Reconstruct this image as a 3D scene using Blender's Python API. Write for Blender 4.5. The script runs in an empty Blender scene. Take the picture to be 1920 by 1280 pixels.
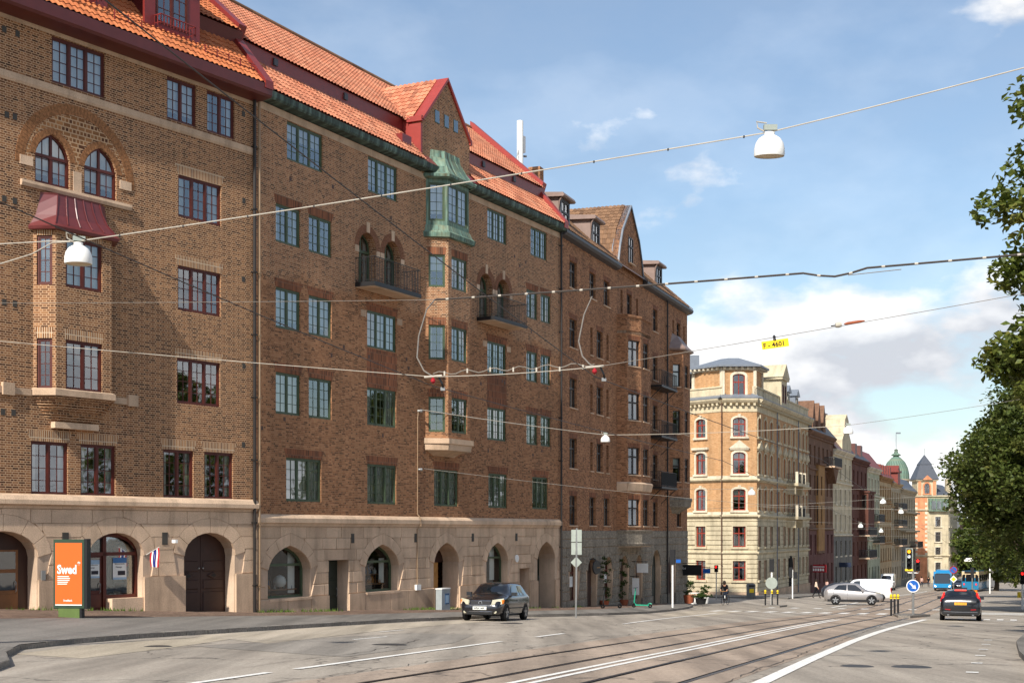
import bpy, math, random
import numpy as np
from mathutils import Vector, Matrix
random.seed(7); RNG = np.random.default_rng(11)
SC = bpy.context.scene
COL = SC.collection
R = math.radians
# ------------------------------------------------------------------ camera
F, HZ, CZ = 2667.0, 996.0, 1.69          # focal length in photo pixels, horizon row, eye height
cam = bpy.data.cameras.new('camera'); cam_o = bpy.data.objects.new('camera', cam); COL.objects.link(cam_o)
cam.sensor_width = 36; cam.lens = 36*F/1920; cam.shift_y = (HZ-640)/1920
cam.clip_end = 6000; cam.clip_start = .1
cam_o.location = (0, 0, CZ); cam_o.rotation_euler = (R(90), 0, 0)
SC.camera = cam_o
SC.render.resolution_x = 1024; SC.render.resolution_y = 682
# ------------------------------------------------------------------ light
SUN_EL = 39.0; SUN_AZ = (-math.sin(R(23.5)), -math.cos(R(23.5)))     # the sun shines straight down the street from behind
SC.view_settings.view_transform = 'Standard'; SC.view_settings.look = 'None'
SC.view_settings.exposure = 0.35; SC.view_settings.gamma = 1.0
world = bpy.data.worlds.new('World'); SC.world = world; world.use_nodes = True
def build_world():
    nt = world.node_tree; nt.nodes.clear(); N = nt.nodes.new; L = nt.links.new
    out = N('ShaderNodeOutputWorld'); bg = N('ShaderNodeBackground'); bg.inputs[1].default_value = .13
    sky = N('ShaderNodeTexSky'); sky.sky_type = 'NISHITA'; sky.sun_disc = False
    sky.sun_elevation = R(SUN_EL); sky.sun_rotation = math.atan2(SUN_AZ[0], SUN_AZ[1])
    sky.air_density = 1.1; sky.dust_density = .8; sky.ozone_density = 1.6
    tc = N('ShaderNodeTexCoord'); sep = N('ShaderNodeSeparateXYZ'); L(tc.outputs['Generated'], sep.inputs[0])
    # broken cloud, piled up low over the horizon and thinning out overhead
    mpv = N('ShaderNodeMapping'); mpv.inputs['Scale'].default_value = (1, 1, 1.9); mpv.inputs['Location'].default_value = CLOUD_OFF; L(tc.outputs['Generated'], mpv.inputs[0])
    def noise(scale, detail, rough, src):
        n = N('ShaderNodeTexNoise'); n.inputs['Scale'].default_value = scale; n.inputs['Detail'].default_value = detail
        n.inputs['Roughness'].default_value = rough; L(src, n.inputs['Vector']); return n.outputs[0]
    n1 = noise(CLOUD_SCALE, 10, .53, mpv.outputs[0])
    up = N('ShaderNodeMapping'); up.inputs['Location'].default_value = (-.008, -.02, .045); L(mpv.outputs[0], up.inputs[0]); n1u = noise(CLOUD_SCALE, 5, .5, up.outputs[0]); n2 = noise(9, 6, .6, mpv.outputs[0])
    mr = N('ShaderNodeMapRange'); L(sep.outputs[2], mr.inputs[0]); mr.inputs[1].default_value = .03; mr.inputs[2].default_value = .22
    mr.inputs[3].default_value = .15; mr.inputs[4].default_value = -.085
    ad = N('ShaderNodeMath'); ad.operation = 'ADD'; L(n1, ad.inputs[0]); L(mr.outputs[0], ad.inputs[1])
    cr = N('ShaderNodeValToRGB'); L(ad.outputs[0], cr.inputs[0])
    cr.color_ramp.elements[0].position = .50; cr.color_ramp.elements[1].position = .575
    cr.color_ramp.elements[0].color = (0, 0, 0, 1); cr.color_ramp.elements[1].color = (1, 1, 1, 1)
    veil = N('ShaderNodeMath'); veil.operation = 'MULTIPLY_ADD'; L(cr.outputs[0], veil.inputs[0]); veil.inputs[1].default_value = .84
    vn = N('ShaderNodeMath'); vn.operation = 'MULTIPLY'; L(n2, vn.inputs[0]); vn.inputs[1].default_value = .30; L(vn.outputs[0], veil.inputs[2])
    # cloud tops catch the light: compare the density here with the density a little higher up
    df = N('ShaderNodeMath'); df.operation = 'SUBTRACT'; L(n1, df.inputs[0]); L(n1u, df.inputs[1])
    dm = N('ShaderNodeMath'); dm.operation = 'MULTIPLY_ADD'; L(df.outputs[0], dm.inputs[0]); dm.inputs[1].default_value = 3.2; dm.inputs[2].default_value = .5
    shade = N('ShaderNodeValToRGB'); L(dm.outputs[0], shade.inputs[0])
    shade.color_ramp.elements[0].position = .34; shade.color_ramp.elements[0].color = (4.1, 4.3, 4.7, 1)
    shade.color_ramp.elements[1].position = .80; shade.color_ramp.elements[1].color = (7.2, 7.2, 7.2, 1)
    gain = N('ShaderNodeMixRGB'); gain.blend_type = 'MULTIPLY'; gain.inputs[0].default_value = 1; L(sky.outputs[0], gain.inputs[1]); gain.inputs[2].default_value = SKY_GAIN
    mx = N('ShaderNodeMixRGB'); L(veil.outputs[0], mx.inputs[0]); L(gain.outputs[0], mx.inputs[1]); L(shade.outputs[0], mx.inputs[2])
    L(mx.outputs[0], bg.inputs[0]); L(bg.outputs[0], out.inputs[0])
CLOUD_OFF = (1.86, -.6, 1.04); CLOUD_SCALE = 5.2; SKY_GAIN = (.80, .85, .88, 1)
build_world()
sun = bpy.data.lights.new('sun', 'SUN'); sun.energy = 4.8; sun.angle = R(1.0); sun.color = (1, .95, .87)
sun_o = bpy.data.objects.new('sun', sun); COL.objects.link(sun_o)
_c = math.cos(R(SUN_EL)); sun_o.rotation_euler = Vector((-SUN_AZ[0]*_c, -SUN_AZ[1]*_c, -math.sin(R(SUN_EL)))).to_track_quat('-Z', 'Y').to_euler()
sun_o.location = (-20, -60, 60)
# ------------------------------------------------------------------ ground shape: the street falls away from the camera
SR, CR = math.sin(R(19.5)), math.cos(R(19.5))
KN = [(-400, 12.), (-60, 2.0), (0, 0), (30, -.98), (55, -1.88), (78, -2.80), (105, -3.72), (135, -4.5), (180, -5.95), (220, -7.1), (300, -8.5), (420, -9.4), (700, -10.), (6000, -10.)]
def _sl(j):
    if j <= 0: a, b = 0, 1
    elif j >= len(KN)-1: a, b = len(KN)-2, len(KN)-1
    else: a, b = j-1, j+1
    return (KN[b][1]-KN[a][1])/(KN[b][0]-KN[a][0])
def prof(a):
    i = 0
    while i < len(KN)-2 and a > KN[i+1][0]: i += 1
    (x0, y0), (x1, y1) = KN[i], KN[i+1]; h = x1-x0; t = (a-x0)/h
    return (2*t**3-3*t*t+1)*y0+(t**3-2*t*t+t)*_sl(i)*h+(3*t*t-2*t**3)*y1+(t**3-t*t)*_sl(i+1)*h
def gz(x, y): return prof(y*CR+x*SR)
def P(a, l): return (l*CR+a*SR, a*CR-l*SR)          # along / lateral of the street -> world x, y
def AL(x, y): return (y*CR+x*SR, x*CR-y*SR)
def at(px, py, Y): return Vector(((px-960)/F*Y, Y, CZ+(HZ-py)/F*Y))
# ------------------------------------------------------------------ materials
def S(r, g, b): return tuple((c/255/12.92 if c/255 <= .04045 else ((c/255+.055)/1.055)**2.4) for c in (r, g, b))+(1,)
MATS = {}
class NT:
    def __init__(s, name):
        s.m = bpy.data.materials.new(name); s.m.use_nodes = True; s.t = s.m.node_tree
        s.b = s.t.nodes['Principled BSDF']; s.o = s.t.nodes['Material Output']
    def n(s, typ, **kw):
        x = s.t.nodes.new(typ)
        for k, v in kw.items(): setattr(x, k, v)
        return x
    def l(s, a, b): s.t.links.new(a, b)
    def uv(s):
        if not hasattr(s, '_uv'): s._uv = s.n('ShaderNodeUVMap').outputs[0]
        return s._uv
    def obj(s):
        return s.n('ShaderNodeTexCoord').outputs['Object']
    def geo(s): return s.n('ShaderNodeNewGeometry').outputs['Position']
    def noise(s, scale, detail=4, rough=.55, src=None):
        x = s.n('ShaderNodeTexNoise'); x.inputs['Scale'].default_value = scale; x.inputs['Detail'].default_value = detail
        x.inputs['Roughness'].default_value = rough; s.l(src if src is not None else s.uv(), x.inputs['Vector']); return x.outputs[0]
    def ramp(s, src, stops):
        x = s.n('ShaderNodeValToRGB'); s.l(src, x.inputs[0]); e = x.color_ramp.elements
        while len(e) < len(stops): e.new(.5)
        for q, (p, c) in zip(e, stops): q.position = p; q.color = c if len(c) == 4 else tuple(c)+(1,)
        return x.outputs[0]
    def mix(s, fac, a, b, typ='MIX'):
        x = s.n('ShaderNodeMixRGB', blend_type=typ)
        for i, v in ((0, fac), (1, a), (2, b)):
            if isinstance(v, (int, float)): x.inputs[i].default_value = v
            elif isinstance(v, tuple): x.inputs[i].default_value = v
            else: s.l(v, x.inputs[i])
        return x.outputs[0]
    def bump(s, h, dist, strength=1.0):
        x = s.n('ShaderNodeBump'); x.inputs['Strength'].default_value = strength; x.inputs['Distance'].default_value = dist
        s.l(h, x.inputs['Height']); s.l(x.outputs[0], s.b.inputs['Normal'])
    def col(s, c):
        if isinstance(c, tuple): s.b.inputs['Base Color'].default_value = c
        else: s.l(c, s.b.inputs['Base Color'])
    def done(s, rough=.8, spec=.3, metal=0):
        s.b.inputs['Roughness'].default_value = rough; s.b.inputs['Specular IOR Level'].default_value = spec; s.b.inputs['Metallic'].default_value = metal
        return s.m
def paint(name, c, rough=.5, spec=.4, metal=0, var=.12, scale=3.0):
    if name in MATS: return MATS[name]
    t = NT(name); n = t.noise(scale, 5, .6, t.obj()); d = tuple(x*(1-var) for x in c[:3])+(1,); e = tuple(min(1, x*(1+var)) for x in c[:3])+(1,)
    t.col(t.ramp(n, [(.3, d), (.7, e)])); MATS[name] = t.done(rough, spec, metal); return MATS[name]
def glow(name, c, st):
    t = NT(name); t.col(c); t.b.inputs['Emission Color'].default_value = c; t.b.inputs['Emission Strength'].default_value = st
    MATS[name] = t.done(.4); return MATS[name]
def brick(name, cols, mortar, bw=.25, bh=.075, ms=.011, mortar2=None, zsplit=None, stain=.25, soldier=False):
    t = NT(name); uv = t.uv()
    if soldier:
        mp = t.n('ShaderNodeMapping'); mp.inputs['Rotation'].default_value = (0, 0, R(90)); t.l(uv, mp.inputs[0]); uv = mp.outputs[0]
    b = t.n('ShaderNodeTexBrick'); t.l(uv, b.inputs['Vector'])
    b.inputs['Scale'].default_value = 1; b.inputs['Brick Width'].default_value = bw; b.inputs['Row Height'].default_value = bh
    b.inputs['Mortar Size'].default_value = ms; b.squash = .5; b.squash_frequency = 2; b.inputs['Mortar Smooth'].default_value = .2; b.inputs['Bias'].default_value = 0
    b.inputs['Color1'].default_value = (0, 0, 0, 1); b.inputs['Color2'].default_value = (1, 1, 1, 1); b.inputs['Mortar'].default_value = (.5, .5, .5, 1)
    if soldier: b.offset = 0; b.squash = 1
    c = t.ramp(b.outputs[0], [(i/(len(cols)-1), q) for i, q in enumerate(cols)])
    big = t.noise(.35, 5, .6); c = t.mix(t.ramp(big, [(.35, (1-stain,)*3), (.7, (1.1, 1.1, 1.1))]), c, c, 'MIX') if False else t.mix(1.0, c, t.ramp(big, [(.32, (1-stain,)*3), (.68, (1.12,)*3)]), 'MULTIPLY')
    sk = t.n('ShaderNodeMapping'); sk.inputs['Scale'].default_value = (1.3, .16, 1); t.l(t.uv(), sk.inputs[0]); c = t.mix(1.0, c, t.ramp(t.noise(1.0, 6, .65, sk.outputs[0]), [(.3, (.68,)*3), (.55, (.98,)*3), (.8, (1.1,)*3)]), 'MULTIPLY'); sp0 = t.noise(2.2, 7, .7); c = t.mix(1.0, c, t.ramp(sp0, [(.3, (.86,)*3), (.7, (1.1,)*3)]), 'MULTIPLY')
    m = mortar
    if mortar2:
        sp = t.n('ShaderNodeSeparateXYZ'); t.l(t.uv(), sp.inputs[0]); nz = t.noise(.5, 3, .6)
        ma = t.n('ShaderNodeMath', operation='MULTIPLY_ADD'); t.l(nz, ma.inputs[0]); ma.inputs[1].default_value = 2.2; t.l(sp.outputs[1], ma.inputs[2])
        m = t.mix(t.ramp(ma.outputs[0], [(0, (0, 0, 0)), (1, (1, 1, 1))]), mortar, mortar2)
        mr = t.n('ShaderNodeMapRange'); t.l(ma.outputs[0], mr.inputs[0]); mr.inputs[1].default_value = zsplit; mr.inputs[2].default_value = zsplit+.5
        m = t.mix(mr.outputs[0], mortar, mortar2)
    t.col(t.mix(b.outputs['Fac'], c, m))
    inv = t.n('ShaderNodeMath', operation='SUBTRACT'); inv.inputs[0].default_value = 1; t.l(b.outputs['Fac'], inv.inputs[1])
    t.bump(inv.outputs[0], .012, .7); MATS[name] = t.done(.85, .2); return MATS[name]
def stone(name, c1, c2, c3=None, scale=18, bumpd=.012, big=.6):
    t = NT(name); n = t.noise(scale, 8, .7); g = t.noise(big, 4, .6)
    c = t.ramp(n, [(.3, c1), (.68, c2)]); c = t.mix(t.ramp(g, [(.35, (0,)*3), (.7, (1,)*3)]), c, c3 or tuple(x*.82 for x in c1[:3])+(1,)) if c3 else t.mix(1., c, t.ramp(g, [(.35, (.8,)*3), (.68, (1.1,)*3)]), 'MULTIPLY')
    sk = t.n('ShaderNodeMapping'); sk.inputs['Scale'].default_value = (1.6, .22, 1); t.l(t.uv(), sk.inputs[0]); c = t.mix(1.0, c, t.ramp(t.noise(1.0, 6, .65, sk.outputs[0]), [(.28, (.66,)*3), (.52, (1.0,)*3), (.8, (1.06,)*3)]), 'MULTIPLY')
    t.col(c); t.bump(n, bumpd, .6); MATS[name] = t.done(.9, .2); return MATS[name]
def glass_mat(name, refl=1.0, base=.17):
    t = NT(name); t.t.nodes.remove(t.b)
    fr = t.n('ShaderNodeFresnel'); fr.inputs[0].default_value = 1.7
    tr = t.n('ShaderNodeBsdfTransparent'); tr.inputs[0].default_value = (.80, .84, .84, 1)
    gl = t.n('ShaderNodeBsdfGlossy'); gl.inputs['Roughness'].default_value = .02; gl.inputs[0].default_value = (.95, .97, 1, 1)
    nz = t.noise(1.3, 2, .5, t.geo()); bp = t.n('ShaderNodeBump'); bp.inputs['Strength'].default_value = .05; bp.inputs['Distance'].default_value = .04
    t.l(nz, bp.inputs['Height']); t.l(bp.outputs[0], gl.inputs['Normal']); 
    ma = t.n('ShaderNodeMath', operation='MULTIPLY_ADD'); t.l(fr.outputs[0], ma.inputs[0]); ma.inputs[1].default_value = refl; ma.inputs[2].default_value = base; ma.use_clamp = True
    mx = t.n('ShaderNodeMixShader'); t.l(ma.outputs[0], mx.inputs[0]); t.l(tr.outputs[0], mx.inputs[1]); t.l(gl.outputs[0], mx.inputs[2]); t.l(mx.outputs[0], t.o.inputs[0])
    MATS[name] = t.m; return t.m
# ------------------------------------------------------------------ mesh builder
class MB:
    def __init__(s): s.v = []; s.f = []; s.m = []
    def add(s, vs, fs, mat=0):
        o = len(s.v); s.v += [tuple(p) for p in vs]; s.f += [tuple(i+o for i in f) for f in fs]; s.m += [mat]*len(fs); return s
    def quad(s, a, b, c, d, mat=0): return s.add([a, b, c, d], [(0, 1, 2, 3)], mat)
    def box(s, x0, x1, y0, y1, z0, z1, mat=0):
        return s.add([(x0, y0, z0), (x1, y0, z0), (x1, y1, z0), (x0, y1, z0), (x0, y0, z1), (x1, y0, z1), (x1, y1, z1), (x0, y1, z1)],
                     [(0, 3, 2, 1), (4, 5, 6, 7), (0, 1, 5, 4), (1, 2, 6, 5), (2, 3, 7, 6), (3, 0, 4, 7)], mat)
    def prism(s, poly, y0, y1, mat=0, bev=0):
        """poly in (x, z) counter-clockwise seen from -y; front at y0"""
        n = len(poly); b = bev
        if b:
            ins = inset(poly, b); vs = [(x, y0, z) for x, z in ins]+[(x, y0+b, z) for x, z in poly]+[(x, y1, z) for x, z in poly]
            fs = [tuple(range(n))]+[(i, n+i, n+(i+1) % n, (i+1) % n) for i in range(n)]+[(n+i, 2*n+i, 2*n+(i+1) % n, n+(i+1) % n) for i in range(n)]
        else:
            vs = [(x, y0, z) for x, z in poly]+[(x, y1, z) for x, z in poly]
            fs = [tuple(range(n))]+[(i, n+i, n+(i+1) % n, (i+1) % n) for i in range(n)]+[tuple(range(2*n-1, n-1, -1))]
        return s.add(vs, fs, mat)
    def slab(s, poly, z0, z1, mat=0):
        """poly in (x, y) counter-clockwise from above"""
        n = len(poly); vs = [(x, y, z1) for x, y in poly]+[(x, y, z0) for x, y in poly]
        return s.add(vs, [tuple(range(n)), tuple(range(2*n-1, n-1, -1))]+[(i, n+i, n+(i+1) % n, (i+1) % n) for i in range(n)], mat)
    def loft(s, rings, mat=0, cap=True, closed=True):
        n = len(rings[0]); vs = [p for r in rings for p in r]; fs = []
        for k in range(len(rings)-1):
            for i in range(n if closed else n-1):
                j = (i+1) % n; fs.append((k*n+i, k*n+j, (k+1)*n+j, (k+1)*n+i))
        if cap and closed: fs += [tuple(range(n-1, -1, -1)), tuple(range((len(rings)-1)*n, len(rings)*n))]
        return s.add(vs, fs, mat)
    def tube(s, pts, r, n=6, mat=0, cap=True):
        pts = [Vector(p) for p in pts]; rings = []
        rs = r if isinstance(r, (list, tuple)) else [r]*len(pts)
        for i, p in enumerate(pts):
            d = (pts[min(i+1, len(pts)-1)]-pts[max(i-1, 0)]).normalized()
            a = d.orthogonal() if abs(d.z) > .99 else d.cross(Vector((0, 0, 1))); a.normalize(); b = a.cross(d)
            rings.append([p+(a*math.cos(2*math.pi*k/n)+b*math.sin(2*math.pi*k/n))*rs[i] for k in range(n)])
        return s.loft(rings, mat, cap)
    def lathe(s, prof_, c=(0, 0, 0), n=16, mat=0, axis='z', cap=False):
        rings = []
        for r, h in prof_:
            ring = []
            for k in range(n):
                a = 2*math.pi*k/n; u, w = r*math.cos(a), r*math.sin(a)
                ring.append((c[0]+u, c[1]+w, c[2]+h) if axis == 'z' else ((c[0]+u, c[1]-h, c[2]+w) if axis == 'y' else (c[0]+h, c[1]+u, c[2]+w)))
            rings.append(ring)
        return s.loft(rings, mat, cap)
    def build(s, name, mats, parent=None, smooth=False, fr=None, kind=None, label=None, ang=.6):
        me = bpy.data.meshes.new(name); me.from_pydata(s.v, [], s.f)
        mats = mats if isinstance(mats, (list, tuple)) else [mats]
        for m in mats: me.materials.append(m)
        me.polygons.foreach_set('material_index', s.m)
        auto_uv(me)
        if smooth: me.polygons.foreach_set('use_smooth', [True]*len(me.polygons)); me.set_sharp_from_angle(angle=ang)
        me.update()
        return link(name, me, parent, fr, kind, label)
def link(name, me, parent=None, fr=None, kind=None, label=None):
    o = bpy.data.objects.new(name, me); COL.objects.link(o); o.parent = parent
    if fr: o.location = (fr[0], fr[1], fr[3] if len(fr) > 3 else 0); o.rotation_euler.z = fr[2]
    if kind: o['kind'] = kind
    if label: o['label'] = label
    return o
def auto_uv(me):
    nl = len(me.loops); npl = len(me.polygons)
    if not nl: return
    co = np.empty(len(me.vertices)*3); me.vertices.foreach_get('co', co); co = co.reshape(-1, 3)
    vi = np.empty(nl, dtype=np.int64); me.loops.foreach_get('vertex_index', vi)
    tot = np.empty(npl, dtype=np.int64); me.polygons.foreach_get('loop_total', tot)
    nr = np.empty(npl*3); me.polygons.foreach_get('normal', nr); nr = np.repeat(nr.reshape(-1, 3), tot, axis=0)
    p = co[vi]; h = np.hypot(nr[:, 0], nr[:, 1]); flat = h < .55
    tx = np.where(flat, 1, -nr[:, 1]/np.maximum(h, 1e-6)); ty = np.where(flat, 0, nr[:, 0]/np.maximum(h, 1e-6))
    u = p[:, 0]*tx+p[:, 1]*ty; v = np.where(flat, p[:, 1], p[:, 2])
    uv = me.uv_layers.new(name='UVMap'); uv.data.foreach_set('uv', np.stack([u, v], 1).ravel())
def inset(poly, b):
    n = len(poly); out = []
    for i in range(n):
        p0, p1, p2 = poly[i-1], poly[i], poly[(i+1) % n]
        d1 = Vector((p1[0]-p0[0], p1[1]-p0[1])).normalized(); d2 = Vector((p2[0]-p1[0], p2[1]-p1[1])).normalized()
        n1 = Vector((-d1.y, d1.x)); n2 = Vector((-d2.y, d2.x)); k = 1+n1.dot(n2)
        q = (n1+n2)*(b/max(k, .3)); out.append((p1[0]+q.x, p1[1]+q.y))
    return out
def clip(poly, a, b, keep_left=True):
    out = []; n = len(poly)
    def sd(p): return ((b[0]-a[0])*(p[1]-a[1])-(b[1]-a[1])*(p[0]-a[0]))*(1 if keep_left else -1)
    for i in range(n):
        p, q = poly[i], poly[(i+1) % n]; sp, sq = sd(p), sd(q)
        if sp >= 0: out.append(p)
        if (sp > 1e-9 and sq < -1e-9) or (sp < -1e-9 and sq > 1e-9):
            t = sp/(sp-sq); out.append((p[0]+(q[0]-p[0])*t, p[1]+(q[1]-p[1])*t))
    return out
def area(p): return .5*sum(p[i-1][0]*p[i][1]-p[i][0]*p[i-1][1] for i in range(len(p)))
def subtract(polys, hole):
    """convex pieces minus a convex counter-clockwise hole"""
    res = []
    for poly in polys:
        cur = poly
        for i in range(len(hole)):
            a, b = hole[i], hole[(i+1) % len(hole)]
            o = clip(cur, a, b, False)
            if len(o) > 2 and abs(area(o)) > 2e-3: res.append(o)
            cur = clip(cur, a, b, True)
            if len(cur) < 3: break
    return res
def thing(name, label, cat, loc=(0, 0, 0), rz=0, group=None, kind=None):
    o = bpy.data.objects.new(name, None); COL.objects.link(o); o.location = loc; o.rotation_euler.z = rz; o.empty_display_size = .3
    return tag(o, label, cat, group, kind)
def tag(o, label=None, cat=None, group=None, kind=None):
    for k, v in (('label', label), ('category', cat), ('group', group), ('kind', kind)):
        if v: o[k] = v
    return o
def copy_tree(o, parent=None):
    c = o.copy(); COL.objects.link(c); c.parent = parent
    for ch in list(o.children): copy_tree(ch, c)
    return c
def slope(x, y, rz):
    """pitch and roll that lay a thing flat on the sloping street"""
    c, s = math.cos(rz), math.sin(rz); sx = gz(x+c, y+s)-gz(x-c, y-s); sy = gz(x-s, y+c)-gz(x+s, y-c); return (math.atan(sy/2), -math.atan(sx/2), rz)
# ------------------------------------------------------------------ material list
M = MATS
brick('brick_tan', [S(72, 47, 34), S(108, 71, 47), S(132, 89, 59), S(150, 104, 69), S(164, 118, 80)], S(196, 161, 127), ms=.011, stain=.15)
brick('brick_red', [S(92, 62, 46), S(138, 92, 63), S(160, 109, 75), S(172, 121, 85), S(180, 130, 94)], S(164, 129, 98), ms=.010, mortar2=S(188, 160, 130), zsplit=12.6, stain=.12)
brick('brick_brown', [S(100, 68, 50), S(150, 102, 71), S(175, 122, 86), S(187, 136, 99)], S(160, 122, 92), ms=.009, stain=.15)
brick('soldier_tan', [S(112, 74, 51), S(160, 112, 72), S(186, 134, 88)], S(206, 184, 156), ms=.013, soldier=True, bw=.34)
brick('soldier_red', [S(92, 58, 43), S(142, 86, 58), S(160, 98, 66)], S(128, 100, 80), ms=.010, soldier=True, bw=.34)
brick('brick_yellow', [S(180, 134, 90), S(192, 147, 103), S(202, 159, 115)], S(190, 158, 124), ms=.006, stain=.1)
brick('brick_weave', [S(90, 58, 42), S(150, 102, 64), S(166, 118, 76)], S(186, 152, 118), bw=.3, bh=.15, ms=.022)
stone('granite', S(188, 159, 132), S(234, 203, 172), scale=26, bumpd=.02)
stone('granite_plain', S(184, 158, 134), S(218, 190, 163), scale=30)
stone('granite_dark', S(176, 148, 123), S(218, 188, 158), scale=26, bumpd=.02)
stone('mortar', S(176, 152, 128), S(200, 176, 150), scale=20)
stone('rough_grey', S(96, 88, 78), S(176, 164, 146), scale=7, bumpd=.05)
stone('stucco_cream', S(188, 174, 144), S(208, 194, 164), scale=6, bumpd=.004)
stone('stucco_white', S(204, 192, 168), S(220, 208, 184), scale=6, bumpd=.004)
paint('frame_red', S(84, 34, 24), .45, var=.2); paint('frame_green', S(72, 86, 62), .45, var=.15); paint('frame_dark', S(52, 44, 40), .45)
paint('frame_rust', S(142, 50, 34), .45); paint('frame_white', S(226, 222, 212), .5); paint('frame_brown', S(78, 50, 36), .5)
paint('metal_red', S(122, 42, 38), .38, .5, var=.10); paint('metal_darkred', S(92, 34, 32), .4, .5); paint('metal_scarlet', S(150, 56, 48), .45, .5, var=.1)
paint('copper_red', S(104, 46, 46), .4, .6, var=.12)
def verdigris():
    t = NT('verdigris'); n = t.noise(1.6, 8, .7); st = t.n('ShaderNodeMapping'); st.inputs['Scale'].default_value = (6, .5, 1); t.l(t.uv(), st.inputs[0])
    n2 = t.noise(1, 5, .6, st.outputs[0]); c = t.ramp(n2, [(.3, S(60, 62, 54)), (.45, S(84, 108, 96)), (.6, S(116, 146, 130)), (.8, S(142, 168, 150))])
    t.col(t.mix(t.ramp(n, [(.45, (0,)*3), (.75, (.7,)*3)]), c, S(136, 126, 92))); M['verdigris'] = t.done(.7, .3)
verdigris()
def patina_dark():
    t = NT('patina_dark'); n = t.noise(2.2, 8, .7); st = t.n('ShaderNodeMapping'); st.inputs['Scale'].default_value = (3, .6, 1); t.l(t.uv(), st.inputs[0]); t.col(t.ramp(t.noise(1, 6, .65, st.outputs[0]), [(.34, S(40, 42, 38)), (.5, S(66, 80, 72)), (.68, S(112, 134, 122)), (.85, S(140, 160, 148))])); M['patina_dark'] = t.done(.7, .3)
patina_dark()
paint('zinc', S(112, 118, 126), .45, .5, var=.12); paint('zinc_dark', S(66, 66, 70), .5, .5); paint('zinc_brown', S(134, 112, 102), .5, .4)
paint('iron', S(24, 24, 26), .5, .5); paint('pipe_dark', S(38, 33, 30), .5, .4); paint('pipe_tan', S(150, 124, 96), .5, .4)
paint('door_brown', S(58, 34, 26), .5, .4, var=.15); paint('door_oak', S(176, 126, 66), .5, .4, var=.15); paint('door_green', S(38, 46, 36), .5, .4)
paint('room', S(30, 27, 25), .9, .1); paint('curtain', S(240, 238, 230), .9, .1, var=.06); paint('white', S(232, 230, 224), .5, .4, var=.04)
paint('black', S(18, 18, 20), .5, .4); paint('rubber', S(22, 22, 23), .8, .2); paint('steel', S(150, 150, 148), .35, .5, .6); paint('yellow', S(232, 196, 30), .5, .4, var=.05)
paint('vent', S(70, 66, 60), .6, .3)
glass_mat('glass'); glass_mat('glass_far', refl=.8); glass_mat('glass_shop', refl=.55, base=.03)
def tile_mat(name, cols, dark):
    t = NT(name); uv = t.uv(); fl = t.n('ShaderNodeVectorMath', operation='FLOOR'); t.l(uv, fl.inputs[0])
    wn = t.n('ShaderNodeTexWhiteNoise'); t.l(fl.outputs[0], wn.inputs[0]); g = t.noise(.12, 7, .72)
    c = t.ramp(wn.outputs[0], [(i/(len(cols)-1), q) for i, q in enumerate(cols)])
    t.col(t.mix(t.ramp(g, [(.42, (0,)*3), (.75, (.6,)*3)]), c, dark)); MATS[name] = t.done(.75, .3)
tile_mat('tile_orange', [S(150, 92, 68), S(184, 112, 82), S(198, 124, 92), S(206, 138, 104), S(188, 128, 100)], S(132, 92, 74))
tile_mat('tile_bright', [S(164, 92, 54), S(190, 110, 66), S(200, 122, 76)], S(138, 84, 56))
tile_mat('tile_brown', [S(104, 78, 58), S(132, 100, 74), S(146, 112, 84)], S(96, 74, 58))

# ------------------------------------------------------------------ openings, walls and windows (x along the facade, -y out to the street, z up)
def arch_pts(x0, x1, z1, kind, rise, n=10):
    """(x, z) from the left springing over the crown to the right springing"""
    if kind == 'rect': return [(x0, z1), (x1, z1)]
    c = (x0+x1)/2; w = (x1-x0)/2; zs = z1-rise
    if kind == 'round': return [(c-w*math.cos(math.pi*i/n), zs+rise*math.sin(math.pi*i/n)) for i in range(n+1)]
    pts = []; h = n//2                                  # pointed
    for i in range(h+1):
        t = i/h; pts.append(((1-t)**2*x0+2*t*(1-t)*(x0+.12*w)+t*t*c, (1-t)**2*zs+2*t*(1-t)*(zs+.72*rise)+t*t*z1))
    return pts+[(2*c-x, z) for x, z in pts[-2::-1]]
class Op:
    def __init__(s, x0, x1, z0, z1, kind='rect', rise=0, **kw):
        s.x0, s.x1, s.z0, s.z1, s.kind, s.rise, s.kw = x0, x1, z0, z1, kind, rise, kw
    def top(s): return arch_pts(s.x0, s.x1, s.z1, s.kind, s.rise)
    def outline(s): return [(s.x1, s.z0)]+s.top()[::-1]+[(s.x0, s.z0)]   # clockwise from lower right: right jamb, crown, left jamb
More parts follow.
